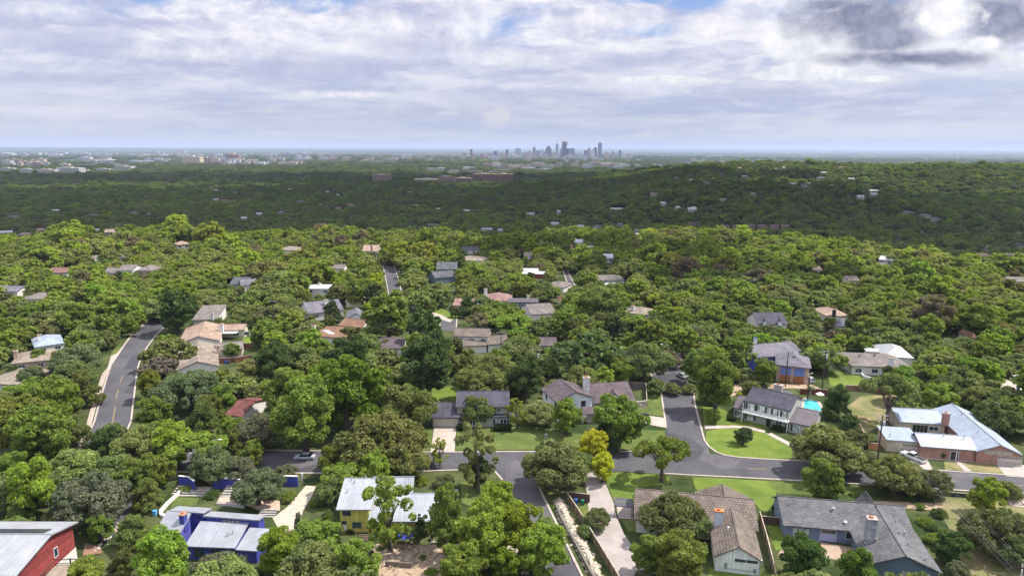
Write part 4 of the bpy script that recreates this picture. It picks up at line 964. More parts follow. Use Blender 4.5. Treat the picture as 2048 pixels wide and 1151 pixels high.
hh, b = S("long_dark_house", "long low dark house with a fence-like wall of windows and grey end roof", 1018, 1078, 604, 6, BRNM, DUSKB, 'shed', ze=3.2, rise=.6, nw=6, ch=(1057, 590, PALEW)); hh.block(GX((1062, 629), (1112, 626), None, 3, 2.6, depth=16, oh=.3), TAUPE, PALEW)
S("stone_chimney_house", "tan roof with a white chimney poking out of the central woods", 1246, 1297, 624, 12, TANR, PALEW, 'hip', tilt=6, ch=(1266, 611, M_white))
hh, b = S("grey_cottage", "grey-brown roofed house right of the narrow far street", 1196, 1250, 560, 14, TAUPE, PALEW, 'hip'); S("white_shed", "low white-roofed shed below the grey-brown roofed house", 1210, 1252, 570, 5, WHITER, PALEW, 'shed', ze=2.6, rise=.2, cat="shed")
hh, b = S("charcoal_gabled_house", "charcoal house with two stepped gables in the far centre", 872, 914, 538, 12, DKGREY, DUSKB, 'gx', ze=4, rise=3); hh.block(GX((870, 556), (913, 552), None, 3, 2.6, depth=10, oh=.3), DKGREY, DUSKB)
S("pale_tan_house", "pale tan roofed house on the far crest of the ridge", 910, 964, 519, 16, TANR, PALEW, 'hip', tilt=3); hh, b = S("dark_crest_house", "dark-roofed house behind the pale tan one on the crest", 924, 956, 500, 12, DKGREY, PALEW, 'gx'); hh.block(GX((956, 505), (972, 505), None, 3, 2, depth=8, oh=.3), DKGREY, PALEW)
S("orange_gabled_house", "house with an orange roof and white gable on the crest of the ridge", 724, 756, 502, 14, PEACH, M_white, 'gx', ze=5, rise=3, ch=(743, 490, BRICKL)); S("twin_tan_house", "tan roofed house at the crest left of the orange gabled one", 556, 592, 500, 14, TANR, PALEW, 'hip'); S("low_peach_house", "low peach roof half sunk in trees near the crest", 558, 590, 512, 8, PEACH, PALEW)
S("russet_house", "russet-roofed bungalow in the far left woods", 88, 134, 545, 14, shingle((.22, .12, .10)), M_white, 'gx'); hh, b = S("white_two_storey_house", "white two-storey house with a grey gable in the left middle distance", 234, 265, 541, 12, TAUPE, M_white, 'gx', ze=5.5, rise=2.2); hh.block(GX((203, 545), (228, 546), None, 4, 2, depth=10, oh=.3), TAUPE, M_white)
S("hipped_brick_house", "brown two-storey hipped house right of the white two-storey one", 270, 304, 541, 12, TAUPE, BRICKL, 'hip', ze=5.4, rise=2); S("twin_roof_house", "pale roofed bungalow glimpsed beyond the white two-storey house", 208, 242, 516, 12, TAUPE, PALEW, 'hip'); S("chimneyed_pale_house", "pale roof with a white chimney in the far left woods", 167, 190, 518, 10, TANR, M_white, ch=(205, 511, M_white))
hh, b = S("grey_twin_gabled_house", "grey house with two pale gables left of the tall utility mast", 458, 492, 569, 14, DKGREY, PALEW, 'gx', rise=2.6); hh.block(GX((482, 571), (516, 568), None, 3, 2.2, depth=9, oh=.3), PURP, M_white)
S("far_left_tan_house", "tan roof showing between trees near the left edge", 38, 80, 598, 12, TAUPE, PALEW, 'hip'); S("edge_grey_house", "dark grey roof at the left edge of the picture", -20, 34, 583, 12, PURP, PALEW, 'gx')
S("grey_flat_house", "small flat grey roof in the left centre woods", 656, 688, 537, 10, TAUPE, PALEW, 'gx'); hh, b = S("red_trimmed_house", "white flat-roofed house with red trim in the far centre", 1034, 1078, 542, 8, WHITER, M_white, 'shed', rise=.3, nw=4); hh.block(GX((1034, 547), (1095, 548), None, 2.6, .3, kind='shed', depth=7, oh=.3), WHITER, REDW)
S("cream_gabled_house", "cream gabled house in the far centre above the red-trimmed one", 1048, 1065, 512, 10, TANR, M_white, 'gx', ze=4); S("brown_hip_cottage", "brown hip roof left of the narrow far street", 1088, 1128, 571, 12, TAUPE, PALEW, 'hip', tilt=4)
S("small_orange_cottage", "small orange hip roof among the central trees", 1117, 1134, 603, 9, ORANGER, PALEW, 'hip')
hh, b = S("dormered_house", "dark-roofed house with white dormer windows in the right woods", 1515, 1576, 648, 12, SLATE, PALEW, 'gx', ze=4.5, rise=3.2)
for k in (.25, .75): hh.block(GY((1515+61*k, 640), (1515+61*k, 634), (1510+61*k, 645), 6.2, .9, oh=.1, base=5), SLATE, M_white, clr=False)
S("sienna_hip_house", "sienna hip-roofed bungalow in the right woods", 1652, 1700, 631, 14, PEACH, PALEW, 'hip', ch=(1669, 618, M_dark)); S("cream_wall_house", "cream-walled house glimpsed in the right woods", 1650, 1668, 606, 10, PALEW, CREAM, 'shed', rise=.3); S("brown_ridge_house", "narrow brown roof left of the sienna bungalow", 1592, 1604, 603, 12, SHAKE, PALEW)
S("slate_blue_house", "slate-blue roof half hidden right of the dormered house", 1672, 1692, 653, 10, SLATE, PALEW, 'hip', ch=(1686, 637, M_white)); S("far_right_grey_house", "grey roofed house near the right edge in the woods", 2022, 2062, 563, 10, TAUPE, PALEW); S("little_tan_house", "tan gabled roof in the sunlit right woods", 1627, 1646, 540, 9, SHAKE, PALEW); S("second_tan_house", "low tan roof in the sunlit right woods", 1697, 1722, 561, 10, TANR, PALEW)
S("dusty_roof_house", "dark roof behind the wires right of the centre", 1078, 1115, 691, 10, BROWNR, PALEW, 'gx'); S("russet_patch_house", "orange roof peeping from the right woods near the road", 1944, 1956, 676, 8, ORANGER, PALEW, 'hip')
# ================================================================ roads, lawns, drives
def road(name, label, left, right, kerb=True, vis=True):
    mb = strip(left, right, layer('road')); o = mb.build(name, M_asphalt); flip_up(o.data); tag(o, label, kind="structure")
    if kerb:
        for e in kerb if isinstance(kerb, (list, tuple)) else (left, right):
            k = MB(); ribbon(k, e, .42, 0, .15); q = k.build("kerb", M_kerb); tag(q, "pale concrete kerb along "+label, kind="structure")
    if vis:
        for k in range(len(left)-1): clear([left[k], right[k], right[k+1], left[k+1]], VISD(left[k]))
def VISD(p): x, y = P(*p); return math.hypot(x, y)
r1l = [(165, 890), (180, 862), (189, 842), (200, 800), (215, 751), (222, 730), (235, 711), (250, 688), (267, 666), (293, 645), (310, 628), (322, 615)]
r1r = [(235, 905), (250, 870), (262, 842), (267, 802), (273, 751), (277, 730), (284, 711), (297, 690), (312, 670), (338, 645), (352, 628), (362, 615)]
road("road", "the curving street on the left", r1l, r1r, vis=False)
for pg in ([(215, 751), (273, 751), (262, 842), (189, 842)], [(222, 730), (262, 730), (270, 751), (215, 751)], [(235, 711), (255, 711), (262, 730), (222, 730)], [(250, 688), (265, 688), (255, 711), (235, 711)], [(246, 690), (262, 667), (290, 644), (306, 629), (320, 632), (300, 656), (280, 692)]): clear(pg, 300)
r2t = [(235, 890), (330, 893), (450, 898), (600, 901), (760, 903), (905, 904), (1030, 903), (1130, 903), (1228, 903), (1320, 901)]
r2b = [(180, 936), (330, 942), (450, 945), (600, 946), (760, 945), (905, 940), (985, 937), (1100, 940), (1176, 938), (1320, 946)]
road("road", "the cross street through the middle", r2t, r2b, kerb=[r2t, r2b[:7]], vis=False); clear([(905, 906), (1030, 904), (1030, 936), (905, 938)], 140); clear([(560, 905), (640, 905), (640, 944), (520, 944)], 140)
r2t2 = [(1320, 901), (1420, 906), (1475, 914), (1533, 918), (1640, 923), (1790, 934), (1910, 942.5), (2008, 949), (2150, 957)]
r2b2 = [(1320, 946), (1387, 950), (1460, 953.5), (1533, 957.5), (1640, 963), (1790, 972), (1931, 981), (2008, 986), (2150, 996)]
road("road", "the cross street on the right", r2t2, r2b2, kerb=[r2t2[2:], r2b2]); 
r3l = [(1333, 902), (1332, 853), (1322.6, 787), (1317.6, 771.7), (1306, 757), (1300, 745), (1302, 730), (1312, 715), (1330, 700)]
r3r = [(1420, 906), (1404, 860), (1390, 809), (1387, 782), (1375, 765), (1366, 752), (1360, 735), (1362, 718), (1375, 702)]
road("road", "the side street running away from the junction", r3l, r3r, kerb=[r3l[1:], [(1475, 914), (1450, 910), (1433, 904), (1418, 893), (1409, 880), (1404, 862), (1390, 809), (1387, 782), (1375, 765), (1366, 752)]], vis=False)
clear([(1322, 787), (1387, 787), (1404, 860), (1420, 903), (1375, 903), (1338, 850)], 175); clear([(1318, 770), (1350, 765), (1385, 782), (1322, 787)], 185)
r4l = [(985, 937), (1005, 960), (1019, 989), (1037, 1032), (1060, 1085), (1085, 1145), (1130, 1250)]
r4r = [(1060, 938), (1072, 960), (1085, 989), (1106, 1032), (1132, 1085), (1161, 1145), (1215, 1250)]
road("road", "the street dropping towards the viewer", r4l, r4r, vis=False); clear([(1085, 1060), (1120, 1060), (1165, 1151), (1105, 1151)], 98); clear([(1068, 965), (1080, 965), (1100, 1020), (1080, 1020)], 120)
road("road", "the short far street in the centre", [(765, 528), (769, 545), (773, 565), (778, 592)], [(787, 528), (793, 545), (798, 565), (806, 592)])
road("road", "the street past the round lawn", [(884, 632), (880, 645), (878, 660)], [(914, 637), (913, 648), (912, 662)]); road("road", "the narrow far street", [(1124, 533), (1128, 548), (1136, 571)], [(1133, 533), (1138, 548), (1150, 571)])
road("road", "the street at the far right", [(1905, 748), (1935, 741), (1965, 734), (2010, 727), (2060, 722)], [(1930, 758), (1960, 754), (1995, 749), (2040, 742), (2080, 738)], vis=False); clear([(1908, 745), (1975, 736), (1992, 752), (1950, 755)], 215); road("road", "the bend among the central trees", [(1222, 694), (1228, 705), (1232, 722)], [(1240, 694), (1260, 706), (1262, 722)])
road("road", "the shaded lane by the left garden", [(236, 985), (222, 1010), (212, 1040), (190, 1075)], [(268, 985), (262, 1010), (252, 1040), (215, 1085)], kerb=False)
M_yel = plain("road_paint", (.26, .20, .09), .7, .25, 3)
def dash(a, b, w=.1):
    mb = MB(); ribbon(mb, [P(*a), P(*b)], w, .02, .032, True); q = mb.build("lane_marking", M_yel); tag(q, "worn yellow centre line", kind="structure")
for a, b in (((231, 797), (236, 778)), ((224, 845), (230, 812)), ((240, 765), (244, 750)), ((1495, 935), (1532, 937)), ((1974, 965), (2002, 967)), ((2030, 969), (2060, 971)), ((1890, 959), (1912, 960.5))): dash(a, b); dash((a[0]+1.6, a[1]+.1), (b[0]+1.6, b[1]+.1)) if abs(a[1]-b[1]) > 9 else dash((a[0], a[1]+1.3), (b[0], b[1]+1.3))
def lawn(pts, m=None, label="lawn", vis=True, z=.02, grow=-.08, name="lawn"):
    sheet(name, pts, layer('lawn'), m or M_lawnm, label)
    if vis: cx = sum(p[0] for p in pts)/len(pts); cy_ = sum(p[1] for p in pts)/len(pts); clear(pts, VISD((cx, cy_)), grow)
lawn([(1413, 862), (1440, 856), (1470, 854), (1500, 856), (1530, 864), (1560, 879), (1585, 897), (1583, 915), (1533, 917), (1475, 913), (1440, 906), (1419, 893), (1411, 880)], M_lawn, "bright lawn at the street corner", z=.03)
lawn([(1405, 812), (1440, 815), (1480, 835), (1540, 852), (1530, 858), (1470, 850), (1409, 850)], M_lawn, "lawn in front of the colonial house", z=.03)
lawn([(1205, 947), (1238, 943), (1335, 950), (1340, 966), (1270, 975), (1268, 1000), (1229, 1003)], M_lawn, "bright lawn in front of the shake-roofed house"); lawn([(1385, 953), (1530, 960), (1556, 966), (1550, 1000), (1530, 1028), (1508, 1004), (1400, 985), (1390, 975)], M_lawn, "bright lawn between two ranch houses")
lawn([(1536, 961), (1640, 966), (1720, 972), (1735, 985), (1660, 990), (1556, 986)], M_lawnm, "lawn behind the grey gabled house"); lawn([(865, 772), (925, 772), (915, 803), (862, 803)], M_lawn, "back lawn of the slate-roofed house")
lawn([(838, 862), (866, 858), (861, 900), (838, 900)], M_lawnm, "strip of grass left of the pale drive"); lawn([(914, 860), (1050, 852), (1110, 858), (1100, 898), (1000, 899), (912, 899)], M_lawnm, "front lawn of the slate-roofed house")
lawn([(1060, 850), (1130, 865), (1225, 870), (1225, 898), (1060, 898)], M_lawnm, "shaded lawn under the street trees", vis=False); lawn([(1240, 858), (1330, 860), (1332, 898), (1240, 898)], M_lawnm, "verge by the side street", vis=False)
lawn([(1294, 766), (1306, 760), (1317, 776), (1321, 790), (1328, 832), (1290, 828), (1272, 822), (1270, 817), (1293, 806)], M_lawnm, "grass verge inside the bend"); lawn([(1655, 742), (1700, 743), (1712, 748), (1735, 752), (1735, 775), (1660, 770)], M_lawn, "bright green lawn behind a brown fence")
lawn([(1888, 921), (1911, 922), (1929, 940.5), (1890, 938)], M_dry, "dry front lawn of the brick house"); lawn([(1921, 923.5), (1990, 927), (2009, 947), (1945, 942)], M_dry, "dry lawn beside the double garage")
lawn([(1860, 985), (1900, 992), (2048, 1003), (2120, 1200), (1960, 1200), (1900, 1060)], M_dry, "dry mown field at the lower right", grow=-.5); lawn([(1420, 1135), (1540, 1147), (1560, 1210), (1400, 1210)], M_lawn, "strip of grass below the long gable")
lawn([(1524, 1034), (1562, 1036), (1572, 1060), (1575, 1095), (1552, 1100), (1540, 1070)], M_lawn, "grass between fence and grey house"); lawn([(922, 964), (945, 958), (962, 966), (968, 1000), (945, 1012), (922, 1004)], M_lawnm, "garden lawn right of the yellow house")
lawn([(1690, 815), (1725, 790), (1850, 790), (1800, 835), (1760, 850), (1710, 880)], M_dry, "dry back yard behind the brick house", grow=-.4); lawn([(826, 612), (860, 606), (918, 632), (905, 641), (850, 632)], M_lawn, "far round lawn"); lawn([(690, 604), (730, 600), (735, 612), (700, 618)], M_lawn, "lawn by the lilac-grey house")
lawn([(130, 942), (165, 925), (185, 905), (195, 915), (160, 935), (135, 952)], M_lawnm, "grass beside the white curved path"); lawn([(222, 705), (245, 682), (240, 705), (225, 720)], M_lawnm, "grass by the left street"); lawn([(486, 672), (503, 672), (503, 695), (484, 692)], M_lawn, "small lawn beside the peach-roofed house")
lawn([(345, 1005), (352, 993), (398, 995), (392, 1010), (368, 1012), (340, 1016)], M_lawnm, "small terrace lawn of the blue house"); lawn([(1120, 680), (1480, 660), (1460, 700), (1130, 720)], M_lawnm, "rough grass between central trees", vis=False)
lawn([(1228, 700), (1236, 712), (1232, 720), (1222, 712)], M_lawn, "green verge by the bend"); lawn([(1128, 1010), (1178, 1007), (1176, 1030), (1145, 1040)], M_lawnm, "grass behind the corner fence", z=.024); lawn([(1242, 1037), (1272, 1038), (1285, 1062), (1256, 1062)], M_lawnm, "grass beside the white wall", vis=False)
def pave(pts, label, m=None, z=.045, vis=True, name="driveway"):
    o = sheet(name, pts, layer('pave'), m or M_conc, label)
    if vis: cx = sum(p[0] for p in pts)/len(pts); cy_ = sum(p[1] for p in pts)/len(pts); clear(pts, VISD((cx, cy_)), -.1)
M_pinkc = plain("warm_concrete", (.36, .30, .255), .85, .18, .5); M_dirt = plain("bare_earth", (.30, .22, .15), .95, .35, .6); M_red = plain("red_earth", (.22, .12, .08), .95, .3, .8)
pave([(868, 855), (912.6, 855), (909, 903), (861, 903)], "pale drive of the slate-roofed house", M_pinkc); pave([(1290, 846), (1294, 830), (1331, 835), (1333, 855), (1312, 851)], "drive off the side street", M_pinkc)
pave([(1168, 944), (1202, 944), (1227, 1004), (1232, 1030), (1250, 1070), (1285, 1120), (1300, 1200), (1250, 1200), (1180, 1060), (1176, 1005)], "long concrete drive beside the timber fence", plain("drive_concrete", (.29, .255, .235), .85, .22, .35))
pave([(1233, 1011), (1266, 1013), (1266, 1037), (1237, 1036)], "concrete patio behind the gate", vis=True, z=.05, name="patio"); pave([(1992, 927), (2100, 930), (2100, 958), (2012, 951)], "drive of the double garage"); pave([(1812, 896), (1846, 903), (1866, 938), (1826, 934)], "drive under the white pickup", M_conc, vis=False)
pave([(1911, 922), (1921, 923.5), (1945, 942), (1929, 941)], "front path of the brick house", name="path"); pave([(1845, 913), (1990, 924), (1990, 927), (1845, 917)], "path along the brick front", name="path", z=.05)
pave([(1409, 850), (1470, 850), (1500, 852), (1535, 861), (1590, 889), (1582, 893), (1530, 865), (1497, 857), (1470, 855), (1410, 857)], "curving brick path to the colonial house", M_pinkc, z=.05, name="path")
pave([(612, 970), (632, 972), (622, 995), (606, 1020), (600, 1045), (594, 1066), (560, 1062), (545, 1035), (575, 1012)], "pale gravel drive of the blue house", plain("pale_gravel", (.40, .34, .27), .95, .3, 1.2)); pave([(1640, 1083), (1715, 1095), (1705, 1122), (1650, 1115)], "brown patio of the grey gabled house", plain("patio_tiles", (.30, .22, .16), .85, .25, .8), name="patio")
pave([(125, 951), (150, 936), (180, 921), (200, 914), (205, 918), (180, 930), (155, 943), (130, 955)], "white curving footpath", plain("white_concrete", (.68, .66, .62), .8, .1), name="path", z=.05); pave([(203, 748), (215, 735), (222, 711), (235, 705), (262, 668), (285, 645), (300, 630), (306, 628), (293, 645), (267, 666), (250, 688), (235, 711), (222, 730), (212, 752)], "pale footpath beside the left street", M_pinkc, name="path", z=.05, vis=False)
pave([(213, 750), (203, 750), (186, 800), (172, 850), (158, 885), (148, 902), (158, 906), (170, 888), (182, 852), (195, 802)], "pale footpath down the left side of the left street", M_pinkc, name="path"); pave([(480, 995), (520, 1000), (560, 1000), (560, 1020), (520, 1020), (488, 1008), (435, 1002), (440, 990)], "gravel terrace of the blue house", plain("terrace_gravel", (.42, .31, .24), .95, .25, 1.2), name="terrace"); pave([(845, 618), (880, 628), (905, 640), (900, 644), (870, 634), (835, 622), (822, 615), (830, 610)], "far pale path", M_pinkc, name="path"); pave([(1545, 767), (1625, 768), (1640, 776), (1535, 776)], "brown forecourt of the garage house", M_dirt, name="driveway")
pave([(1425, 800), (1470, 790), (1500, 770), (1470, 768), (1420, 785)], "bare earth beside the colonial house", M_dirt, name="yard", vis=False); pave([(660, 1085), (960, 1090), (950, 1180), (640, 1180)], "rubble-strewn yard below the yellow house", M_dirt, name="yard", z=.015, vis=False); pave([(880, 1098), (930, 1080), (945, 1086), (905, 1108)], "bank of red earth", M_red, name="yard", z=.03)
pave([(1700, 1001), (1760, 1001), (1890, 1006), (1880, 1020), (1720, 1010)], "bare soil behind the grey gabled house", M_dirt, name="yard", vis=False); pave([(1965, 742), (2048, 770), (2048, 790), (2010, 785)], "pale forecourt at the far right", M_pinkc, vis=False); clear([(2005, 765), (2048, 775), (2048, 785), (2018, 783)], 200); pave([(165, 1110), (205, 1105), (200, 1092), (170, 1085)], "orange gravel beside the red house", M_red, name="yard"); pave([(2010, 985), (2060, 985), (2060, 1015), (2020, 1010)], "pale rocks at the right edge", M_pinkc, name="yard")
pave([(1690, 1060), (1560, 1100), (1555, 1110), (1600, 1100)], "flower bed", M_dirt, name="flower_bed", vis=False, z=.03)
# pool
def pool():
    pts = [(1606, 796), (1636, 802), (1649, 824), (1604, 816)]; m, nt, b = nmat("pool_water"); g = N(nt, "ShaderNodeNewGeometry"); n1 = noise(nt, g.outputs["Position"], .5, 4)
    nt.links.new(mixc(nt, ramp(nt, n1.outputs[0], .35, .65), (.02, .30, .32), (.12, .52, .50)), b.inputs["Base Color"]); b.inputs["Roughness"].default_value = .08
    r = empty("swimming_pool", (*P(1625, 810), 0), "turquoise swimming pool behind the colonial house", "pool"); ref = np.array([*P(1625, 810), 0])
    q = [np.array([*P(*p), 0])-ref for p in pts]; mb = MB(); mb.face([p+[0, 0, .1] for p in q]); o = mb.build("pool_water", m, r); flip_up(o.data)
    mb = MB(); w = [(p[0]+ref[0], p[1]+ref[1]) for p in q]; ribbon(mb, w+[w[0]], .9, 0, .16, True); mb.v = [(v[0]-ref[0], v[1]-ref[1], v[2]) for v in mb.v]; mb.build("coping", M_pinkc, r)
    clear(pts, VISD(pts[0]))
pool()
# ---------------------------------------------------------------- fences and walls
def fence(pts, hgt_, label, m=None, post=2.4, topz=None, name="timber_fence", th=.06, rail=True):
    """pts: pixels of the fence TOP at height hgt_"""
    w = [np.array(P(*p, hgt_)) for p in pts]; c = w[0]; r = empty(name, (*c, 0), label, "fence"); mb = MB(); 
    pm = MB(); rm = MB()
    for a, b in zip(w[:-1], w[1:]):
        d = b-a; L = np.linalg.norm(d); d = d/L; n = np.array([-d[1], d[0]])
        tf = lambda s, t, z: np.array([*(a-c+d*s+n*t), z]); mb.box(0, -th/2, 0, L, th/2, hgt_-.08, tf)
        for k in np.arange(0, L+.01, post): pm.box(k-.06, -.1, 0, k+.06, .1, hgt_, tf)
        rm.box(0, -.09, hgt_-.08, L, .09, hgt_, tf)
    mb.build("boards", m or M_wood, r)
    pm.build("posts", M_pole if m is None else m, r)
    if rail: rm.build("cap_rail", plain("cap_rail_wood", (.36, .30, .23), .8), r)
    return r
fence([(1133, 982), (1148, 1003), (1166, 1031)], 1.9, "tall timber fence stepping down beside the rock bank, upper run"); fence([(1178, 1051), (1200, 1087), (1239, 1151), (1262, 1190)], 1.9, "tall timber fence beside the rock bank, lower run nearest the viewer"); fence([(1134, 982), (1180, 987.6)], 1.9, "short timber fence screening the wheelie bins", planks((.10, .06, .05), .16))
fence([(1519.7, 1020.7), (1533, 1065), (1545, 1112), (1560, 1180)], 1.9, "timber fence between the shake-roofed and grey-roofed houses"); fence([(1521, 1030), (1561, 1034)], 1.8, "short dark fence joining the grey-roofed house", planks((.10, .07, .05), .16))
fence([(1217, 760.5), (1292, 765), (1294, 800)], 1.9, "grey board fence behind the brown-roofed house", planks((.16, .14, .13), .16)); fence([(1120, 757), (1217, 760)], 1.9, "grey board fence left of the white chimney", planks((.14, .12, .12), .16)); fence([(1692, 769), (1740, 772), (1775, 778)], 1.8, "brown fence below the bright green lawn", planks((.20, .11, .06), .16))
fence([(1601, 776), (1650, 778), (1670, 782)], 1.8, "red-brown fence behind the swimming pool", planks((.16, .055, .03), .16)); fence([(1701, 823), (1722, 850), (1738, 884), (1760, 886)], 1.8, "orange timber fence behind the utility pole", planks((.42, .22, .10), .16)); fence([(1885, 982), (1934, 985.5)], 1.0, "low dark fence along the right-hand street", planks((.05, .06, .08), .2))
fence([(437, 716), (470, 714), (503, 709)], 1.8, "red-brown fence beside the tan-roofed house", planks((.18, .08, .05), .16)); fence([(484, 686), (504, 686)], 1.8, "short red-brown fence by the small lawn", planks((.18, .08, .05), .16))
def wall_thing(pts, h, w, label, m, name="garden_wall", cap=None):
    q = [np.array(P(*p, h)) for p in pts]; c = q[0]; r = empty(name, (*c, 0), label, "wall"); mb = MB(); ribbon(mb, [tuple(p-c) for p in q], w, 0, h-.1, True); mb.build("wall_body", m, r)
    mb = MB(); ribbon(mb, [tuple(p-c) for p in q], w+.12, h-.1, h, True); mb.build("coping", cap or M_conc, r); clear([(p[0], p[1]-3) for p in pts]+[(p[0], p[1]+h*6) for p in pts[::-1]], math.hypot(*q[0])+2); return r
clear([(350, 948), (400, 950), (412, 1004), (345, 1018), (326, 1030), (320, 1012)], 135, -.1)
wall_thing([(1268, 803), (1280, 802), (1293, 800)], 2.0, .4, "grey limestone garden wall right of the brown-roofed house", LIME); wall_thing([(357, 950), (377, 952), (388, 960)], 2.6, .3, "cobalt blue garden wall at the left of the terrace", BLUW, cap=PALEW); wall_thing([(425, 955), (452, 955), (480, 957)], 2.4, .3, "cobalt blue garden wall in the middle of the terrace", BLUW, cap=PALEW)
wall_thing([(565, 950), (595, 951)], 2.4, .3, "short cobalt blue wall beside the drive gate", BLUW, cap=PALEW); wall_thing([(362, 978), (350, 990), (335, 1003), (322, 1018), (322, 1026), (330, 1029)], .6, .5, "white curved retaining wall round the terrace lawn", PALEW, cap=PALEW); wall_thing([(433, 1004), (460, 1006), (488, 1010)], .5, .4, "pale low wall of the gravel terrace", PALEW); wall_thing([(1723, 745), (1728, 750), (1742, 754)], .9, .3, "white curved planter wall at the green lawn", M_white, cap=M_white)
def steps(px, py, w, n, run, m, label, rz=0.0):
    x, y = P(px, py); r = empty("garden_steps", (x, y, 0), label, "steps", rz=rz); 
    for k in range(n):
        mb = MB(); mb.box(-w/2, k*run, 0, w/2, k*run+run*.55, .12+.15*k); mb.build("step", m if m is M_wood else plain('worn_step', (.36, .33, .29), .9, .25), r)
    clear([(px-w*4, py-n*run*4), (px+w*4, py-n*run*4), (px+w*4, py), (px-w*4, py)], math.hypot(x, y))
steps(380, 992, 6.5, 4, .85, PALEW, "broad white garden steps above the terrace lawn"); steps(352, 988, 1.8, 5, .8, PALEW, "narrow white steps at the far left of the terrace"); steps(448, 998, 2.2, 6, .8, PALEW, "white steps beside the pink kerb of the terrace"); steps(531, 1034, 3.2, 4, .6, PALEW, "low steps beside the blue house's right end"); steps(727, 1082, 2.2, 4, .4, M_wood, "timber steps at the back of the yellow house")
mb = MB(); gx0, gy0 = P(635, 962); r = empty("drive_gate", (gx0, gy0, 0), "dark metal gate across the top of the gravel drive", "gate")
for k in range(14): mb.box(-3+k*.45, -.03, 0, -2.95+k*.45, .03, 1.6)
mb.box(-3, -.04, 1.5, 3, .04, 1.6); mb.box(-3, -.04, .2, 3, .04, .3); mb.build("gate_bars", M_dark, r)
for s_ in (-1, 1): mb = MB(); mb.box(s_*3.2-.15, -.15, 0, s_*3.2+.15, .15, 1.9); mb.build("gate_post", PALEW, r)
# rock bank: boulders piled beside the street
def rocks(name, label, path, width, size, n, m, seed, zmax=.8, rand=True):
    g = random.Random(seed); q = [np.array(P(*p)) for p in path]; c = q[0]; bm = bmesh.new()
    for i in range(n):
        t = g.random()*(len(q)-1); k = int(t); a = q[k]+(q[k+1]-q[k])*(t-k); d = q[k+1]-q[k]; d = d/np.linalg.norm(d); nn = np.array([-d[1], d[0]]); s = g.gauss(0, .33)*width; a = a+nn*s-c
        r_ = size*g.uniform(.4, 1.2); ret = bmesh.ops.create_icosphere(bm, subdivisions=1, radius=r_); M = Matrix.Translation((a[0], a[1], zmax*max(0, 1-abs(s)/width*1.6)*g.uniform(.3, 1))) @ Matrix.Rotation(g.random()*6, 4, 'Z') @ Matrix.Diagonal((1.3, .8, .6, 1))
        for v in ret['verts']: v.co = M @ (v.co*g.uniform(.8, 1.2))
    me = bpy.data.meshes.new(name); bm.to_mesh(me); bm.free(); me.materials.append(m); o = bpy.data.objects.new(name, me); COL.objects.link(o); o.location = (*c, 0); tag(o, label, None, kind="stuff"); return o
M_rock = plain("pale_limestone", (.40, .34, .27), .95, .35, 1.5)
rocks("rocks", "bank of pale tumbled limestone between street and fence", [(1116, 1000), (1132, 1040), (1158, 1085), (1180, 1125), (1215, 1190)], 1.7, .38, 900, M_rock, 4); clear([(1112, 1010), (1124, 1008), (1150, 1060), (1195, 1151), (1175, 1151), (1135, 1065)], 108)
mb = MB(); ribbon(mb, [P(1109, 1005), P(1124, 1042), P(1150, 1088), P(1172, 1130), P(1205, 1190)], .45, 0, .75, True); tag(mb.build("retaining_wall", plain("dark_stained_stone", (.13, .12, .10), .95, .3, 2)), "dark low retaining wall along the kerb of the near street", "wall")
rocks("rubble", "stones and rubble strewn over the yard below the yellow house", [(650, 1110), (740, 1120), (830, 1110), (930, 1100), (960, 1120)], 7, .28, 420, M_rock, 8, .2); rocks("rubble", "pale stones in the planting below the red-brown yard", [(990, 1085), (1045, 1110), (1050, 1150)], 1.6, .4, 60, M_rock, 9, .4); rocks("rubble", "pale boulders at the right edge above the dry field", [(2015, 990), (2050, 1010)], 3, .7, 60, M_rock, 10, .8)
rocks("rubble", "stones along the path between the red and blue houses", [(195, 1100), (225, 1060), (250, 1045)], 1.2, .3, 50, M_rock, 11, .3)
# ---------------------------------------------------------------- timber deck of the red house
def deck():
    x, y = P(130, 1140, 2.2); r = empty("timber_deck", (x, y, 0), "raised timber deck with a dark railing beside the red house", "deck")
    c = [P(84, 1160, 2.2), P(200, 1160, 2.2), P(190, 1127, 2.2), P(108, 1128, 2.2)]; c = [(a-x, b-y) for a, b in c]; mb = MB(); mb.prism(c, 2.0, 2.2); mb.build("deck_boards", planks((.30, .25, .20), .18), r)
    p = [P(82, 1150, 3.2), P(108, 1119, 3.2), P(140, 1117, 3.2), P(170, 1117, 3.2), P(200, 1118, 3.2)]; p = [(a-x, b-y) for a, b in p]
    for a, b in zip(p[:-1], p[1:]):
        mb = MB(); ribbon(mb, [a, b], .12, 3.15, 3.25, True); ribbon(mb, [a, b], .06, 2.45, 2.55, True); mb.build("rail", M_pole, r)
    for a in p: mb = MB(); mb.box(a[0]-.08, a[1]-.08, 0, a[0]+.08, a[1]+.08, 3.35); mb.build("post", M_pole, r)
    clear([(100, 1112), (200, 1112), (205, 1151), (80, 1151)], 112)
deck()
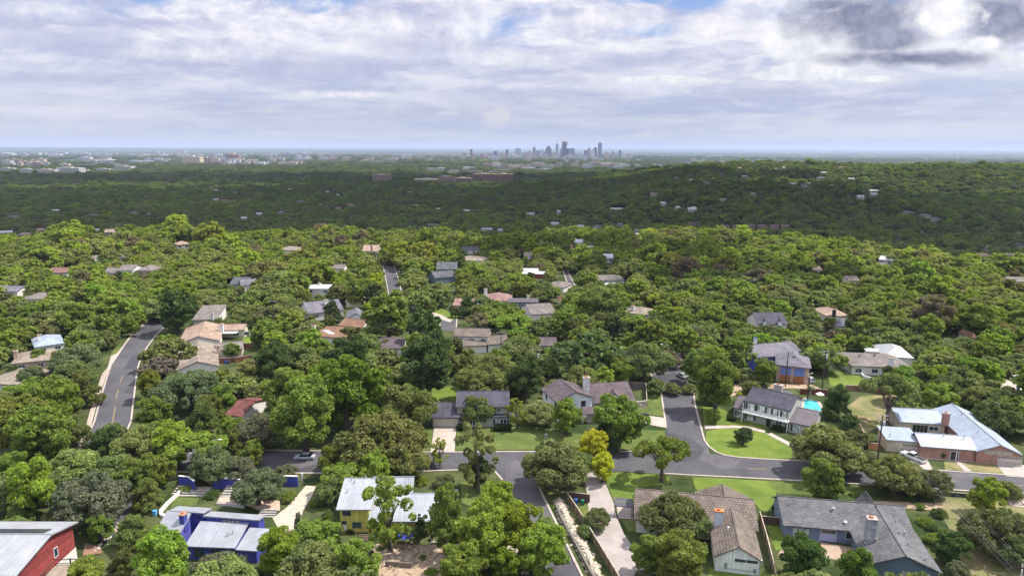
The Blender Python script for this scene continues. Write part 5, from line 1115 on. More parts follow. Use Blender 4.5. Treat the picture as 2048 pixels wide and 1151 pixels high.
# ---------------------------------------------------------------- vehicles
def loft(mb, prof, halfw, y0=None):
    """prof: closed list of (x,z); halfw(z)->half width"""
    L = [(x, -halfw(z), z) for x, z in prof]; R = [(x, halfw(z), z) for x, z in prof]; n = len(prof)
    mb.face(L[::-1]); mb.face(R)
    for i in range(n): j = (i+1) % n; mb.face([L[i], L[j], R[j], R[i]])
def car(px, py, heading, col, label, kind='sedan', group=None, z=0.0, cat="car"):
    x, y = P(px, py) if z == 0 else G(px, py)[:2]; L = {'sedan': 4.6, 'suv': 4.7, 'pickup': 5.6}[kind]; r = empty("parked_car" if kind != 'pickup' else "pickup_truck", (x, y, z), label, cat, group, rz=heading)
    pm = plain("car_paint", col, .25, .03, 1, .2, .6); h = L/2; hw = lambda z_: .92-.12*max(0, z_-.6)
    mb = MB()
    if kind == 'pickup': pr = [(-h, .45), (-h, .95), (-.5, 1.0), (-.45, 1.02), (h-1.6, 1.05), (h-.1, .95), (h, .75), (h, .4)]
    elif kind == 'suv': pr = [(-h, .4), (-h, 1.0), (h-1.3, 1.05), (h-.1, .9), (h, .7), (h, .35)]
    else: pr = [(-h, .4), (-h+.05, .85), (-h+.6, .95), (h-1.4, .92), (h-.2, .75), (h, .6), (h, .35)]
    loft(mb, pr[::-1], hw); b = mb.build("body", pm, r)
    cab = {'sedan': [(-1.55, .93), (-1.0, 1.40), (.45, 1.42), (1.15, .93)], 'suv': [(-h+.1, 1.0), (-h+.35, 1.6), (.45, 1.65), (1.2, 1.04)], 'pickup': [(-.5, 1.0), (-.35, 1.65), (.7, 1.68), (1.3, 1.04)]}[kind]
    mb = MB(); loft(mb, cab[::-1], lambda z_: .84-.22*(z_-.9)); mb.build("windows", glass((.015, .018, .022)), r)
    mb = MB(); a, b2 = cab[1], cab[2]; mb.box(a[0]-.02, -.70, a[1]-.03, b2[0]+.02, .70, b2[1]+.035); mb.build("roof_panel", pm, r)
    if kind == 'pickup': mb = MB(); mb.box(-h+.1, -.75, .97, -.6, .75, 1.03); mb.build("load_bed", M_dark, r)
    for wx in (-h+.85, h-.9):
        for sy in (-1, 1):
            mb = MB(); mb.tube([(wx, sy*.78, .33), (wx, sy*.95, .33)], .34, 12); w_ = mb.build("wheel", M_dark, r)
            k = MB(); k.tube([(wx, sy*.95, .33), (wx, sy*.965, .33)], .2, 10); k.build("rim", M_steel, w_)
    for sy in (-1, 1):
        mb = MB(); mb.box(h-.06, sy*.62-.15, .6, h+.02, sy*.62+.15, .74); mb.build("headlight", M_white, r); mb = MB(); mb.box(-h-.02, sy*.68-.1, .7, -h+.04, sy*.68+.1, .88); mb.build("tail_light", plain("red_lens", (.4, .01, .01), .2), r)
    FOOT.append((x, y, 2.4)); clear([(px-18, py-12), (px+18, py-12), (px+18, py+4), (px-18, py+4)], math.hypot(x, y)+2, -.1) if z == 0 and py > 700 else None; return r
PI = math.pi
car(610, 917, PI, (.42, .45, .50), "silver hatchback parked on the shaded cross street", 'sedan'); car(1280, 838, 2.75, (.02, .022, .03), "black car on the drive off the side street", 'suv'); car(1826, 918, PI/2+.45, (.65, .66, .66), "white pickup truck parked under the pole beside the brick house", 'pickup', cat="pickup")
car(2037, 761, .1, (.45, .46, .48), "silver car parked at the far right street", 'suv'); car(1364, 754, 1.9, (.35, .36, .38), "grey car on the side street beyond the shaded oaks"); car(1616, 762, 1.7, (.5, .52, .55), "pale car parked right of the orange garage doors", 'suv'); car(796, 571, 1.8, (.03, .04, .05), "dark car parked on the short far street", 'suv'); car(174, 563, .3, (.6, .6, .6), "white car parked on a drive in the far left woods", 'suv')
car(380, 572, .5, (.5, .5, .5), "pale car on the drive left of the grey twin-gabled house")
# ---------------------------------------------------------------- poles, lamps, wires
def pole(px, py, ht, label, arms=1, rz=0.0, trans=False, z0=0.0):
    """px,py: pixel of the pole top"""
    x, y = P(px, py, ht); r = empty("utility_pole", (x, y, 0), label, "utility pole", rz=rz); mb = MB(); mb.tube([(0, 0, -.3), (0, 0, ht)], [.2, .13], 8); mb.build("pole_shaft", M_pole, r)
    for k in range(arms):
        mb = MB(); zz = ht-.4-.9*k; mb.box(-1.5, -.08, zz, 1.5, .08, zz+.14); a = mb.build("crossarm", plain("grey_crossarm", (.35, .34, .33), .8), r)
        for q in (-1.35, -.8, .8, 1.35): mb = MB(); mb.tube([(q, 0, zz+.14), (q, 0, zz+.36)], [.07, .05], 6); mb.build("insulator", M_steel, a)
    if trans: mb = MB(); mb.tube([(.35, -.2, ht-2.6), (.35, -.2, ht-1.5)], .28, 10); mb.build("transformer", plain("transformer_grey", (.42, .45, .47), .5), r)
    return (x, y, ht)
p1 = pole(1766, 829, 11, "dark utility pole with a transformer in front of the ice-blue roof", 2, .2, True); p2 = pole(1652, 700, 12, "tall utility pole with cross-arms beside the garage house forecourt", 2, .5, True); p3 = pole(1577, 702, 11, "slim utility pole in front of the orange garage doors", 1, .3)
p4 = pole(1074, 697, 11, "utility pole rising behind the brown-roofed house", 1, 0, True); p5 = pole(1170, 740, 8, "bare dark post behind the white brick chimney", 0); p6 = pole(545, 600, 16, "tall thin grey mast with a cross-arm in the left centre woods", 1, .1); p7 = pole(1002, 663, 10, "utility pole behind the white-walled house", 1, 0); p8 = pole(491, 506, 12, "utility pole in the far left centre woods", 1, 0, True)
p9 = pole(1620, 745, 8, "short service pole between forecourt and lawn", 1, .6, True)
def wires(a, b, offs, label, sag=1.0, dz=0.0):
    a = np.array(a); b = np.array(b); d = (b-a)[:2]; d = d/np.linalg.norm(d); n = np.array([-d[1], d[0], 0]); mb = MB()
    for o_ in offs:
        zz = o_[1]; pts = [a+(b-a)*t+n*o_[0]+np.array([0, 0, zz-4*sag*t*(1-t)]) for t in np.linspace(0, 1, 9)]; mb.tube([p-a for p in pts], .010, 4, False)
    o = mb.build("power_lines", plain("aluminium_wire", (.3, .3, .3), .5)); o.location = tuple(a); tag(o, label, "power lines"); return o
x0, y0 = P(2045, 1134, 11); p0 = (x0, y0, 11.0); pole(2045, 1133, 11, "utility pole with white cross-arms at the lower right corner", 2, .9)
F7 = [(-1.3, 0), (-.8, 0), (.8, 0), (1.3, 0), (0, -1.4), (.1, -1.9), (-.1, -2.4)]
wires(p0, p1, F7, "bundle of wires sagging across the dry field to the pole by the brick house"); wires(p1, p2, F7, "wires from the transformer pole back past the swimming pool"); wires(p2, p4, [(-1.3, 0), (1.3, 0), (0, -1.5), (.2, -2.4)], "long wires crossing above the side street", 1.6); wires(p4, p6, [(-1, 0), (1, 0), (0, -1.5)], "wires over the dense central trees", 1.6); wires(p2, p3, [(0, 0)], "service wire to the slim pole", .3)
def lamp(px, py, ht, dirx, label, reach=2.2):
    x, y = P(px, py, ht); r = empty("street_lamp", (x, y, 0), label, "street lamp", rz=0); mb = MB(); mb.tube([(0, 0, 0), (0, 0, ht-.6)], [.11, .07], 8); mb.build("lamp_post", M_steel, r)
    mb = MB(); mb.tube([(0, 0, ht-.7), (dirx*.5, 0, ht-.15), (dirx*reach, 0, ht)], .05, 6); mb.build("lamp_arm", M_steel, r); mb = MB(); mb.box(dirx*reach-.35, -.15, ht-.08, dirx*reach+.35, .15, ht+.06); mb.build("lamp_head", plain("lamp_white", (.65, .66, .68), .4), r)
lamp(350, 905, 6, 1, "cobra-head street lamp over the shaded left junction", 3.4); lamp(1337, 688, 9, -1, "street lamp rising above the oaks by the side street"); lamp(420, 878, 8, 1, "street lamp among the grey oaks near the cross street"); lamp(967, 607, 8, -1, "street lamp by the rosy-roofed house"); lamp(806, 543, 8, -1, "street lamp on the short far street")
# ---------------------------------------------------------------- small things
def bin_(px, py, col, label):
    x, y = P(px, py); r = empty("wheelie_bin", (x, y, 0), label, "bin"); m = plain("bin_plastic", col, .5, .1); mb = MB(); mb.prism([(-.28, -.3), (.28, -.3), (.32, .35), (-.32, .35)], .08, 1.0); mb.build("bin_body", m, r); mb = MB(); mb.box(-.34, -.34, 1.0, .34, .4, 1.07); mb.build("lid", m, r)
    for s in (-1, 1): mb = MB(); mb.tube([(s*.25, .33, .12), (s*.33, .33, .12)], .12, 8); mb.build("wheel", M_dark, r)
bin_(1152, 1007, (.02, .09, .28), "blue wheelie bin behind the short timber fence"); bin_(1165, 1009, (.02, .13, .08), "green wheelie bin behind the short timber fence"); bin_(452, 727, (.02, .05, .25), "blue wheelie bin beside the tan-roofed house"); bin_(459, 727, (.05, .05, .07), "dark wheelie bin beside the tan-roofed house"); bin_(747, 1080, (.03, .25, .42), "light blue barrel-like bin in the yard of the yellow house"); bin_(1996, 757, (.02, .06, .25), "blue wheelie bin by the far right street"); bin_(2036, 781, (.03, .07, .28), "blue wheelie bin at the far right forecourt")
bin_(1092, 876, (.3, .32, .33), "grey air-conditioning bin beside the stone wall"); bin_(310, 1030, (.1, .3, .55), "pale blue drum beside the terrace wall")
def umbrella(px, py, R, ht, m, label):
    x, y = P(px, py, ht); r = empty("garden_umbrella", (x, y, 0), label, "umbrella"); mb = MB(); n = 8
    for k in range(n): a, b = 2*PI*k/n, 2*PI*(k+1)/n; mb.face([(0, 0, ht+.45), (R*math.cos(a), R*math.sin(a), ht-.25), (R*math.cos(b), R*math.sin(b), ht-.25)]); mb.face([(0, 0, ht+.40), (R*math.cos(b), R*math.sin(b), ht-.30), (R*math.cos(a), R*math.sin(a), ht-.30)])
    mb.build("canopy", m, r); mb = MB(); mb.tube([(0, 0, 0), (0, 0, ht+.4)], .04, 6); mb.build("pole_shaft", M_steel, r); clear([(px-12, py-8), (px+12, py-8), (px+12, py+8), (px-12, py+8)], math.hypot(x, y))
umbrella(810, 1066, 1.5, 2.2, plain("blue_canvas", (.03, .05, .38), .7, .2), "blue umbrella over the cluttered yard of the yellow house"); umbrella(1300, 1073, 1.4, 2.4, plain("pale_canvas", (.55, .62, .64), .7, .1), "pale umbrella between the oak and the drive"); umbrella(1640, 786, 1.2, 2.2, plain("cream_canvas", (.6, .6, .56), .7, .1), "cream umbrella behind the swimming pool")
def chair(px, py, m, label, group=None, rz=0.0):
    x, y = P(px, py); r = empty("garden_chair", (x, y, 0), label, "chair", group, rz); mb = MB(); mb.box(-.3, -.3, .38, .3, .3, .44); mb.build("seat", m, r); mb = MB(); mb.box(-.3, .24, .44, .3, .32, 1.05); mb.build("backrest", m, r)
    for a in (-.26, .26):
        for b in (-.26, .26): mb = MB(); mb.box(a-.03, b-.03, 0, a+.03, b+.03, .38); mb.build("leg", m, r)
RC = plain("red_plastic", (.5, .01, .05), .5); BKC = plain("black_mesh", (.03, .03, .035), .7); chair(1500, 840.5, RC, "red garden chair by the left ground-floor window of the colonial house"); chair(1514, 843.5, RC, "red garden chair nearer the front door of the colonial house")
g9 = random.Random(5); 
for i, (a, b) in enumerate(((836, 1068), (843, 1077), (852, 1066), (862, 1080), (869, 1068))): chair(a, b, BKC if i % 2 else M_white, ("black" if i % 2 else "white")+" chair in the cluttered yard by the yellow house", "yard chairs, "+("black" if i % 2 else "white"), g9.random()*6)
def table(px, py, m, label, w=1.2, d=.8):
    x, y = P(px, py); r = empty("garden_table", (x, y, 0), label, "table"); mb = MB(); mb.box(-w/2, -d/2, .7, w/2, d/2, .75); mb.build("table_top", m, r)
    for a in (-1, 1):
        for b in (-1, 1): mb = MB(); mb.box(a*(w/2-.08)-.03, b*(d/2-.08)-.03, 0, a*(w/2-.08)+.03, b*(d/2-.08)+.03, .7); mb.build("leg", m, r)
table(845, 1073, M_pole, "dark table among the chairs in the yellow house's yard"); table(1690, 1080, plain("bench_wood", (.3, .25, .2), .7), "wooden bench table under the grey-roofed porch", 2.0, .6); table(1632, 1076, plain("grill_red", (.35, .12, .10), .4), "red-lidded grill cart on the brown patio", 1.5, .6); table(1605, 783, M_white, "white table behind the swimming pool", 1.6, .9)
# carport roof at the gate of the shake-roofed house
cx_, cy2 = P(1247, 1003, 2.4); gate = House("gate_canopy", "small shingled canopy on posts joining the gate to the shake-roofed house", "canopy"); cb_ = gate.block(GX((1228, 1009.5), (1267, 1013), (1229, 993.5), 2.5, .9, kind='shed', oh=.1), GREYR, M_white, walls=False)
for a in (.15, cb_.L-.3):
    for q in (.2, cb_.W-.3): gate.box(cb_, "post", a, q, 0, a+.14, q+.14, 2.45, M_pole)
# palm beside the pool
def palm():
    x, y = P(1619, 800); r = empty("palm_tree", (x, y, 0), "short palm with a shaggy head beside the swimming pool", "palm tree"); mb = MB(); mb.tube([(0, 0, 0), (.1, 0, 2), (0, 0, 4.2)], [.32, .25, .22], 9); mb.build("trunk", plain("palm_bark", (.22, .19, .16), .95), r, smooth=True)
    mb = MB(); g = random.Random(2)
    for k in range(60):
        a = g.random()*6.28; el = g.uniform(-.9, 1.3); L = g.uniform(1.2, 1.8); d = np.array([math.cos(a)*math.cos(el), math.sin(a)*math.cos(el), math.sin(el)]); s = np.array([-math.sin(a), math.cos(a), 0])
        for f in np.linspace(-.7, .7, 7): e = d*math.cos(f)+s*math.sin(f); b0 = np.array([0, 0, 4.3])+d*L*.4; t = b0+e*L*.65-np.array([0, 0, .25]); w = np.cross(e, [0, 0, 1])*.05; mb.face([b0-w, b0+w, t])
    o = mb.build("fronds", M_foliage, r); o["tint"] = [.13, .17, .06]; clear([(1605, 758), (1635, 758), (1630, 800), (1610, 800)], math.hypot(x, y)+4)
palm()
# pedestrian on the cross street
def person():
    x, y = P(862, 937); me = bpy.data.meshes.new("person"); J = [((0, 0, .95), .15), ((0, 0, 1.2), .15), ((0, 0, 1.42), .17), ((0, 0, 1.52), .06), ((0, .02, 1.68), .105), ((.1, 0, .88), .1), ((.12, .16, .48), .07), ((.12, .05, .08), .05), ((.12, .2, .04), .045),
         ((-.1, 0, .88), .1), ((-.12, -.12, .48), .07), ((-.12, -.3, .1), .05), ((-.12, -.18, .04), .045), ((.2, 0, 1.42), .06), ((.26, -.08, 1.15), .045), ((.26, .05, .9), .035), ((-.2, 0, 1.42), .06), ((-.27, .08, 1.15), .045), ((-.27, .22, .95), .035)]
    E = [(0, 1), (1, 2), (2, 3), (3, 4), (0, 5), (5, 6), (6, 7), (7, 8), (0, 9), (9, 10), (10, 11), (11, 12), (2, 13), (13, 14), (14, 15), (2, 16), (16, 17), (17, 18)]
    me.from_pydata([j[0] for j in J], E, []); o = bpy.data.objects.new("person", me); COL.objects.link(o); sk_ = o.modifiers.new("skin", 'SKIN'); o.modifiers.new("sub", 'SUBSURF').levels = 1
    for i, j in enumerate(J): me.skin_vertices[0].data[i].radius = (j[1], j[1]); me.skin_vertices[0].data[i].use_root = (i == 0)
    m, nt, b = nmat("walker_clothes"); tc = N(nt, "ShaderNodeTexCoord"); s = N(nt, "ShaderNodeSeparateXYZ"); nt.links.new(tc.outputs["Object"], s.inputs[0])
    nt.links.new(mixc(nt, math_(nt, 'GREATER_THAN', s.outputs[2], 1.53), (.015, .015, .02), (.35, .2, .14)), b.inputs["Base Color"]); me.materials.append(m); o.location = (x, y, .02); o.rotation_euler = (0, 0, .6); tag(o, "person in dark clothes walking along the cross street", "person")
    clear([(857, 922), (868, 922), (868, 938), (857, 938)], math.hypot(x, y)+3)
person()

# hedges, timber wall and cut branches
def hedge(pa, pb, w, h, label):
    p, q = np.array(P(*pa)), np.array(P(*pb)); c0 = (p+q)/2; u_, L_ = unit(p, q); nn = int(L_*w*420); gg = np.random.default_rng(int(L_*10)); r = empty("hedge", (*c0, 0), label, "hedge")
    A = gg.uniform(-L_/2, L_/2, nn); B = gg.uniform(-w/2, w/2, nn); Z = h*(1-.25*gg.random(nn)**2); s_ = gg.random(nn) < .5; Z[s_] = gg.uniform(.1, h, s_.sum()); B[s_] = np.sign(B[s_])*w/2*gg.uniform(.85, 1.05, s_.sum()); mb = MB()
    for k in range(nn):
        ctr = np.array([u_[0]*A[k]-u_[1]*B[k], u_[1]*A[k]+u_[0]*B[k], Z[k]]); t = gg.normal(size=3)*.12; v = gg.normal(size=3)*.12; mb.face([ctr-t, ctr+v, ctr+t, ctr-v])
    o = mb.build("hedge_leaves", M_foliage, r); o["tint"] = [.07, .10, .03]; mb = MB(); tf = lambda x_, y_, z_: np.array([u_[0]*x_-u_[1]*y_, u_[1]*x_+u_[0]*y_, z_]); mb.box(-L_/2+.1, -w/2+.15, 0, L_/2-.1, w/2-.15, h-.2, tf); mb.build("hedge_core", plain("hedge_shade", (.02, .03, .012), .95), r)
    clear([(pa[0], pa[1]-6), (pb[0], pb[1]-6), pb, pa], math.hypot(*c0)); FOOT.append((*c0, L_/2))
hedge((914, 859), (931, 859.5), 1.6, 1.3, "dark clipped hedge right of the pale drive"); hedge((988, 860), (1022, 860.5), 1.8, 1.4, "long dark clipped hedge before the slate-roofed house"); hedge((1455, 839), (1470, 842), 1.2, .9, "low hedge at the left end of the colonial house"); hedge((1545, 857), (1568, 864), 1.5, 1.0, "low hedge in front of the colonial house's right half")
fence([(771, 1120), (823, 1124)], 1.1, "grey timber retaining wall across the rubble yard", planks((.20, .17, .14), .2, True), 2.0, name="timber_wall", th=.3, rail=False)
def branches(label, cx0, cy0, rx_, ry_, n, seed):
    gg = random.Random(seed); c0 = P(cx0, cy0); mb = MB()
    for k in range(n):
        x_, y_ = P(cx0+gg.uniform(-rx_, rx_), cy0+gg.uniform(-ry_, ry_)); a_ = gg.random()*6.28; L_ = gg.uniform(.6, 2.6); x_ -= c0[0]; y_ -= c0[1]
        mb.tube([(x_, y_, .1), (x_+math.cos(a_)*L_*.5, y_+math.sin(a_)*L_*.5, .1+gg.uniform(.1, .4)), (x_+math.cos(a_+.3)*L_, y_+math.sin(a_+.3)*L_, gg.uniform(.1, .9))], [gg.uniform(.05, .14), .06, .02], 5)
    o = mb.build("cut_branches", plain("dry_wood", (.30, .24, .18), .9, .3, 2)); o.location = (*c0, 0); tag(o, label, kind="stuff")
branches("dry branches and cut logs littering the rubble yard", 800, 1125, 140, 28, 130, 3); branches("twigs scattered under the trees of the dry field", 1960, 1090, 70, 60, 60, 4)
g8 = random.Random(77)
# ================================================================ hand-placed trees
T(60, 965, 62, 'elm', ELMB, "bright broad elm above the red house's roof, leftmost of the near row"); T(80, 865, 66, 'elm', ELM, "wide green elm left of the left street junction"); T(22, 935, 45, 'elm', ELM, "green elm cut by the left edge above the red house")
T(146, 862, 42, 'juniper', OLV, "olive juniper at the left kerb of the left street"); T(150, 912, 20, 'juniper', JUND, "small dark juniper beside the white curving path"); T(183, 985, 74, 'oak', GRY, "large grey-green oak between red and blue houses"); T(200, 1050, 30, 'elm', ELM, "green elm leaning over the red house's deck")
T(46, 1022, 36, 'juniper', OLV, "olive bush-like juniper touching the red house's roof"); T(216, 882, 36, 'elm', ELMD, "dark elm hanging over the left street junction"); T(345, 882, 47, 'elm', ELMB, "bright yellow-green elm behind the shaded junction lamp"); T(275, 940, 44, 'elm', ELM, "green elm between lane and shaded junction"); T(318, 938, 34, 'elm', ELM, "green elm screening the lane left of the cobalt wall"); T(340, 908, 26, 'elm', ELMB, "bright small elm under the shaded junction lamp"); T(505, 900, 30, 'elm', ELM, "green elm on the far kerb left of the silver hatchback"); T(468, 885, 34, 'juniper', JUN, "juniper on the far kerb of the shaded cross street"); T(296, 985, 38, 'juniper', OLV, "olive juniper left of the terrace wall")
T(425, 918, 52, 'oak', GRY, "grey oak over the left end of the cross street"); T(405, 838, 48, 'juniper', JUN, "broad juniper behind the shaded cross street"); T(515, 965, 52, 'oak', GRY, "grey oak standing in the terrace garden"); T(478, 930, 36, 'oak', GRY, "grey oak behind the middle cobalt wall")
T(424, 985, 17, 'shrub', ELMD, "dark shrub between two flights of white steps"); T(370, 975, 14, 'shrub', ELM, "green shrub by the left cobalt wall"); T(265, 1060, 42, 'juniper', OLV, "olive juniper at the lane's lower end"); T(248, 1122, 34, 'juniper', JUN, "dark olive juniper right of the timber deck")
T(330, 1108, 66, 'elm', ELMB, "bright yellow-green elm below the blue house"); T(440, 1130, 52, 'oak', GRY, "grey oak in front of the blue house's eave"); T(552, 1092, 52, 'elm', (.17, .24, .02), "yellow-green elm at the lower right of the blue house"); T(500, 1150, 26, 'oak', GRY, "small grey oak at the bottom edge under the blue house")
T(628, 1125, 72, 'oak', OAK, "wide grey-green oak on the bottom edge left of the rubble yard"); T(700, 1098, 32, 'shrub', ELM, "broad-leaved green shrub at the foot of the yellow house"); T(570, 938, 20, 'oak', GRY, "small grey oak in front of the silver car"); T(656, 915, 24, 'elm', (.15, .19, .03), "narrow yellow-green elm right of the silver car", 3.0)
T(580, 990, 20, 'shrub', ELM, "green shrub left of the gravel drive"); T(632, 1003, 15, 'shrub', ELM, "shrub by the gate of the gravel drive"); T(597, 1040, 11, 'juniper', GRY, "thin grey juniper beside the gravel drive", 4.0); T(655, 1040, 16, 'elm', ELM, "slim green tree left of the yellow house", 3.2)
T(765, 868, 82, 'oak', OLV, "huge olive-green oak behind the yellow house"); T(815, 912, 50, 'oak', OAK, "lower oak hiding the cross street behind the yellow house"); T(730, 928, 36, 'oak', OLV, "small olive oak at the yellow house's back roof edge"); T(692, 895, 46, 'oak', OAK, "oak at the left shoulder of the huge olive oak"); T(606, 812, 80, 'elm', ELM, "great bright elm mass above the silver car"); T(520, 850, 50, 'oak', GRY, "dark grey oak left of the great bright elm"); T(690, 775, 80, 'elm', (.11, .19, .02), "great bright elm mass beyond the huge olive oak"); T(575, 775, 52, 'elm', ELM, "green elm behind the great bright elm mass")
T(781, 1008, 58, 'open', MAG, "tall open magnolia standing before the yellow house's roof", 3.0); T(838, 1048, 26, 'open', ELMD, "dark sapling at the yellow house's lower eave"); T(777, 1075, 18, 'elm', MAG, "leafy young tree at the yellow house's wall")
T(888, 1025, 44, 'elm', ELM, "tall elm covering the right end of the yellow house", 3.4); T(880, 898, 23, 'open', ELMB, "young bright tree at the foot of the pale drive"); T(957, 902, 50, 'open', OAK, "tall irregular elm on the far kerb of the cross street", 3.0); T(950, 935, 28, 'elm', ELMD, "dark lower elm under the tall irregular one", 2.6)
T(845, 958, 16, 'shrub', ELMB, "bright shrub behind the yellow house's roof"); T(890, 958, 26, 'shrub', GRY, "greyish shrub right of the yellow house"); T(955, 811, 42, 'oak', OLV, "round grey-olive oak covering the slate roof"); T(1007, 972, 15, 'elm', ELMD, "small dark tree at the near street corner")
T(990, 1010, 58, 'elm', ELMB, "bright elm at the top of the near street's left side"); T(962, 1062, 70, 'elm', ELMB, "large bright elm below the garden lawn"); T(1042, 1052, 64, 'elm', (.18, .26, .02), "bright yellow-green elm overhanging the near street"); T(1084, 1092, 60, 'elm', ELMB, "bright elm spreading over the near street, lowest one"); T(920, 1130, 56, 'elm', ELM, "deep green elm at the bottom edge beside the red earth"); T(1010, 1128, 42, 'elm', (.14, .21, .02), "yellowish elm on the bottom edge left of the near street")
T(1107, 915, 70, 'oak', OAK, "large grey-green oak at the near street corner"); T(1150, 920, 34, 'oak', OAK, "second oak merging with the large corner oak"); T(1186, 888, 32, 'elm', YEL, "bright yellow tree top behind the large corner oak", 2.4); T(1206, 930, 28, 'elm', YEL, "lower bright yellow tree at the drive mouth", 2.2)
T(1236, 834, 60, 'elm', ELM, "broad elm in front of the brown-roofed house"); T(1226, 862, 40, 'elm', ELMD, "dark elm beside the street under the broad one"); T(1135, 826, 38, 'elm', ELM, "round elm before the white gable"); T(1326, 897, 60, 'flat', (.12, .18, .02), "flat-topped locust with visible trunk at the junction")
T(1428, 830, 18, 'ball', ELM, "young round tree on the upper corner lawn"); T(1488, 868, 22, 'ball', (.08, .13, .05), "young round tree on the bright corner lawn"); T(1195, 1032, 30, 'oak', (.13, .16, .06), "small feathery oak over the timber fence"); T(1170, 1058, 18, 'oak', OAK, "low oak outside the timber fence")
T(1112, 1012, 9, 'shrub', ELM, "shrub at the top of the rock bank"); T(1181, 1122, 11, 'shrub', ELMB, "bright round shrub on the rock bank"); T(1345, 1022, 62, 'oak', (.135, .155, .05), "large tan-green oak over the shake roof"); T(1392, 1040, 40, 'oak', OAK, "oak leaning against the grey chimney")
T(1365, 1108, 62, 'elm', ELM, "wide deep-green elm below the large tan-green oak"); T(1298, 1100, 42, 'elm', ELM, "deep-green elm over the concrete drive"); T(1290, 1148, 20, 'oak', GRY, "greyish small oak on the bottom edge by the drive")
T(1608, 1112, 56, 'ball', (.06, .12, .03), "dense round dark-green tree before the brown patio"); T(1722, 1135, 46, 'elm', (.10, .19, .02), "bright elm under the stone chimney house"); T(1645, 952, 46, 'elm', ELM, "green elm behind the grey gabled house"); T(1650, 885, 70, 'oak', OAK, "large oak on the kerb below the colonial house"); T(1700, 905, 46, 'oak', OAKD, "dark oak joining the two large kerb oaks")
T(1793, 940, 56, 'oak', OAK, "large oak with wires before it, beside the pickup"); T(1862, 958, 42, 'oak', OAKD, "darker oak between pickup and dry front lawn"); T(1706, 986, 9, 'shrub', ELM, "shrub behind the grey gabled house"); T(1878, 1022, 19, 'shrub', ELMD, "dark shrub on the left of the dry field"); T(1852, 1040, 18, 'shrub', ELM, "green shrub right of the grey roof")
T(1872, 1075, 24, 'shrub', ELM, "leafy shrub lower along the grey roof"); T(1902, 1088, 34, 'elm', ELMD, "dark tree in the dry field's left side"); T(1975, 985, 38, 'elm', ELMB, "bright elm before the right-hand street"); T(2022, 975, 26, 'oak', OAK, "oak at the right edge over pale rocks"); T(1995, 1048, 68, 'oak', (.11, .135, .045), "large oak spreading over the dry field"); T(2035, 1098, 42, 'oak', OAKD, "dark oak at the lower right edge"); T(1915, 1135, 28, 'oak', GRY, "grey oak at the bottom edge of the dry field")
T(1676, 800, 39, 'juniper', ELMD, "dark bluish tree right of the swimming pool"); T(1700, 848, 26, 'elm', ELMD, "dark tree below the dark bluish one"); T(1784, 775, 58, 'flat', OAK, "tall umbrella-shaped oak before the brick house's rear wing", 2.0); T(2000, 826, 50, 'oak', OAKD, "dark oak above the brick house's right gable"); T(1955, 790, 36, 'oak', OAK, "oak behind the ice-blue roof's peak"); T(1885, 772, 34, 'oak', JUN, "dark round oak above the brick chimney")
T(1885, 908, 9, 'ball', ELMD, "small tree by the brick front, left of the door"); T(1977, 912, 12, 'ball', ELMD, "small round tree by the double garage"); T(1434, 752, 50, 'elm', ELM, "tall elm across the side street from the white wall", 2.6); T(1530, 738, 28, 'elm', ELM, "green tree between slate and lilac roofs"); T(1398, 725, 36, 'elm', ELM, "elm over the far end of the side street"); T(1480, 700, 40, 'elm', ELM, "elm left of the lilac-roofed garage house"); T(1478, 785, 9, 'shrub', YEL, "yellow bush beside the colonial house")
T(1050, 745, 46, 'elm', ELMD, "dark elm left of the brown-roofed house"); T(1036, 820, 26, 'open', MAG, "yellow-green magnolia left of the slate house's lawn"); T(1178, 700, 66, 'oak', OAKD, "broad dark oak behind the white chimney"); T(1290, 712, 56, 'oak', OAK, "broad oak over the bend of the side street"); T(1242, 738, 32, 'elm', ELM, "elm behind the grey board fence"); T(990, 735, 52, 'oak', OAK, "broad oak behind the slate-roofed house")
T(545, 718, 42, 'elm', ELMD, "dark green elm left of the central dense trees"); T(592, 704, 36, 'oak', OAK, "grey oak left of the rust-orange roof's trees"); T(693, 703, 44, 'elm', ELMD, "dark elm below the rust-orange roof"); T(776, 622, 50, 'elm', ELM, "round domed elm in the centre middle distance"); T(850, 718, 70, 'elm', ELMD, "great dark elm left of the white-walled house"); T(846, 650, 42, 'elm', ELMD, "dark elm below the far round lawn"); T(800, 800, 70, 'oak', OLV, "olive oak crown above the pale drive's left"); T(665, 622, 26, 'juniper', JUND, "dark juniper before the lilac-grey roof")
T(703, 662, 22, 'oak', OAK, "oak breaking the rust-orange roof"); T(772, 690, 16, 'juniper', JUN, "juniper on the plum-brown roof's left"); T(712, 580, 28, 'elm', ELM, "dark-trunked elm beside the flat white roofs"); T(748, 590, 30, 'juniper', JUND, "dark juniper left of the short far street"); T(875, 582, 34, 'oak', OAK, "oak in the round lawn"); T(935, 605, 18, 'elm', ELMD, "dark tree before the rosy roof"); T(968, 605, 28, 'oak', OAK, "oak right of the rosy roof's white chimney")
T(353, 614, 44, 'elm', ELMD, "big dark elm beyond the left street"); T(336, 700, 46, 'oak', OAK, "broad oak on the right of the left street"); T(214, 650, 30, 'elm', ELM, "elm on the left of the left street"); T(300, 765, 32, 'elm', (.18, .2, .03), "yellow-green tree right of the left street"); T(378, 768, 62, 'oak', GRY, "broad grey oak below the tan-roofed house"); T(302, 822, 38, 'elm', ELM, "elm at the right kerb of the left street"); T(448, 790, 0.1+30, 'elm', ELM, "elm left of the dark red roof")
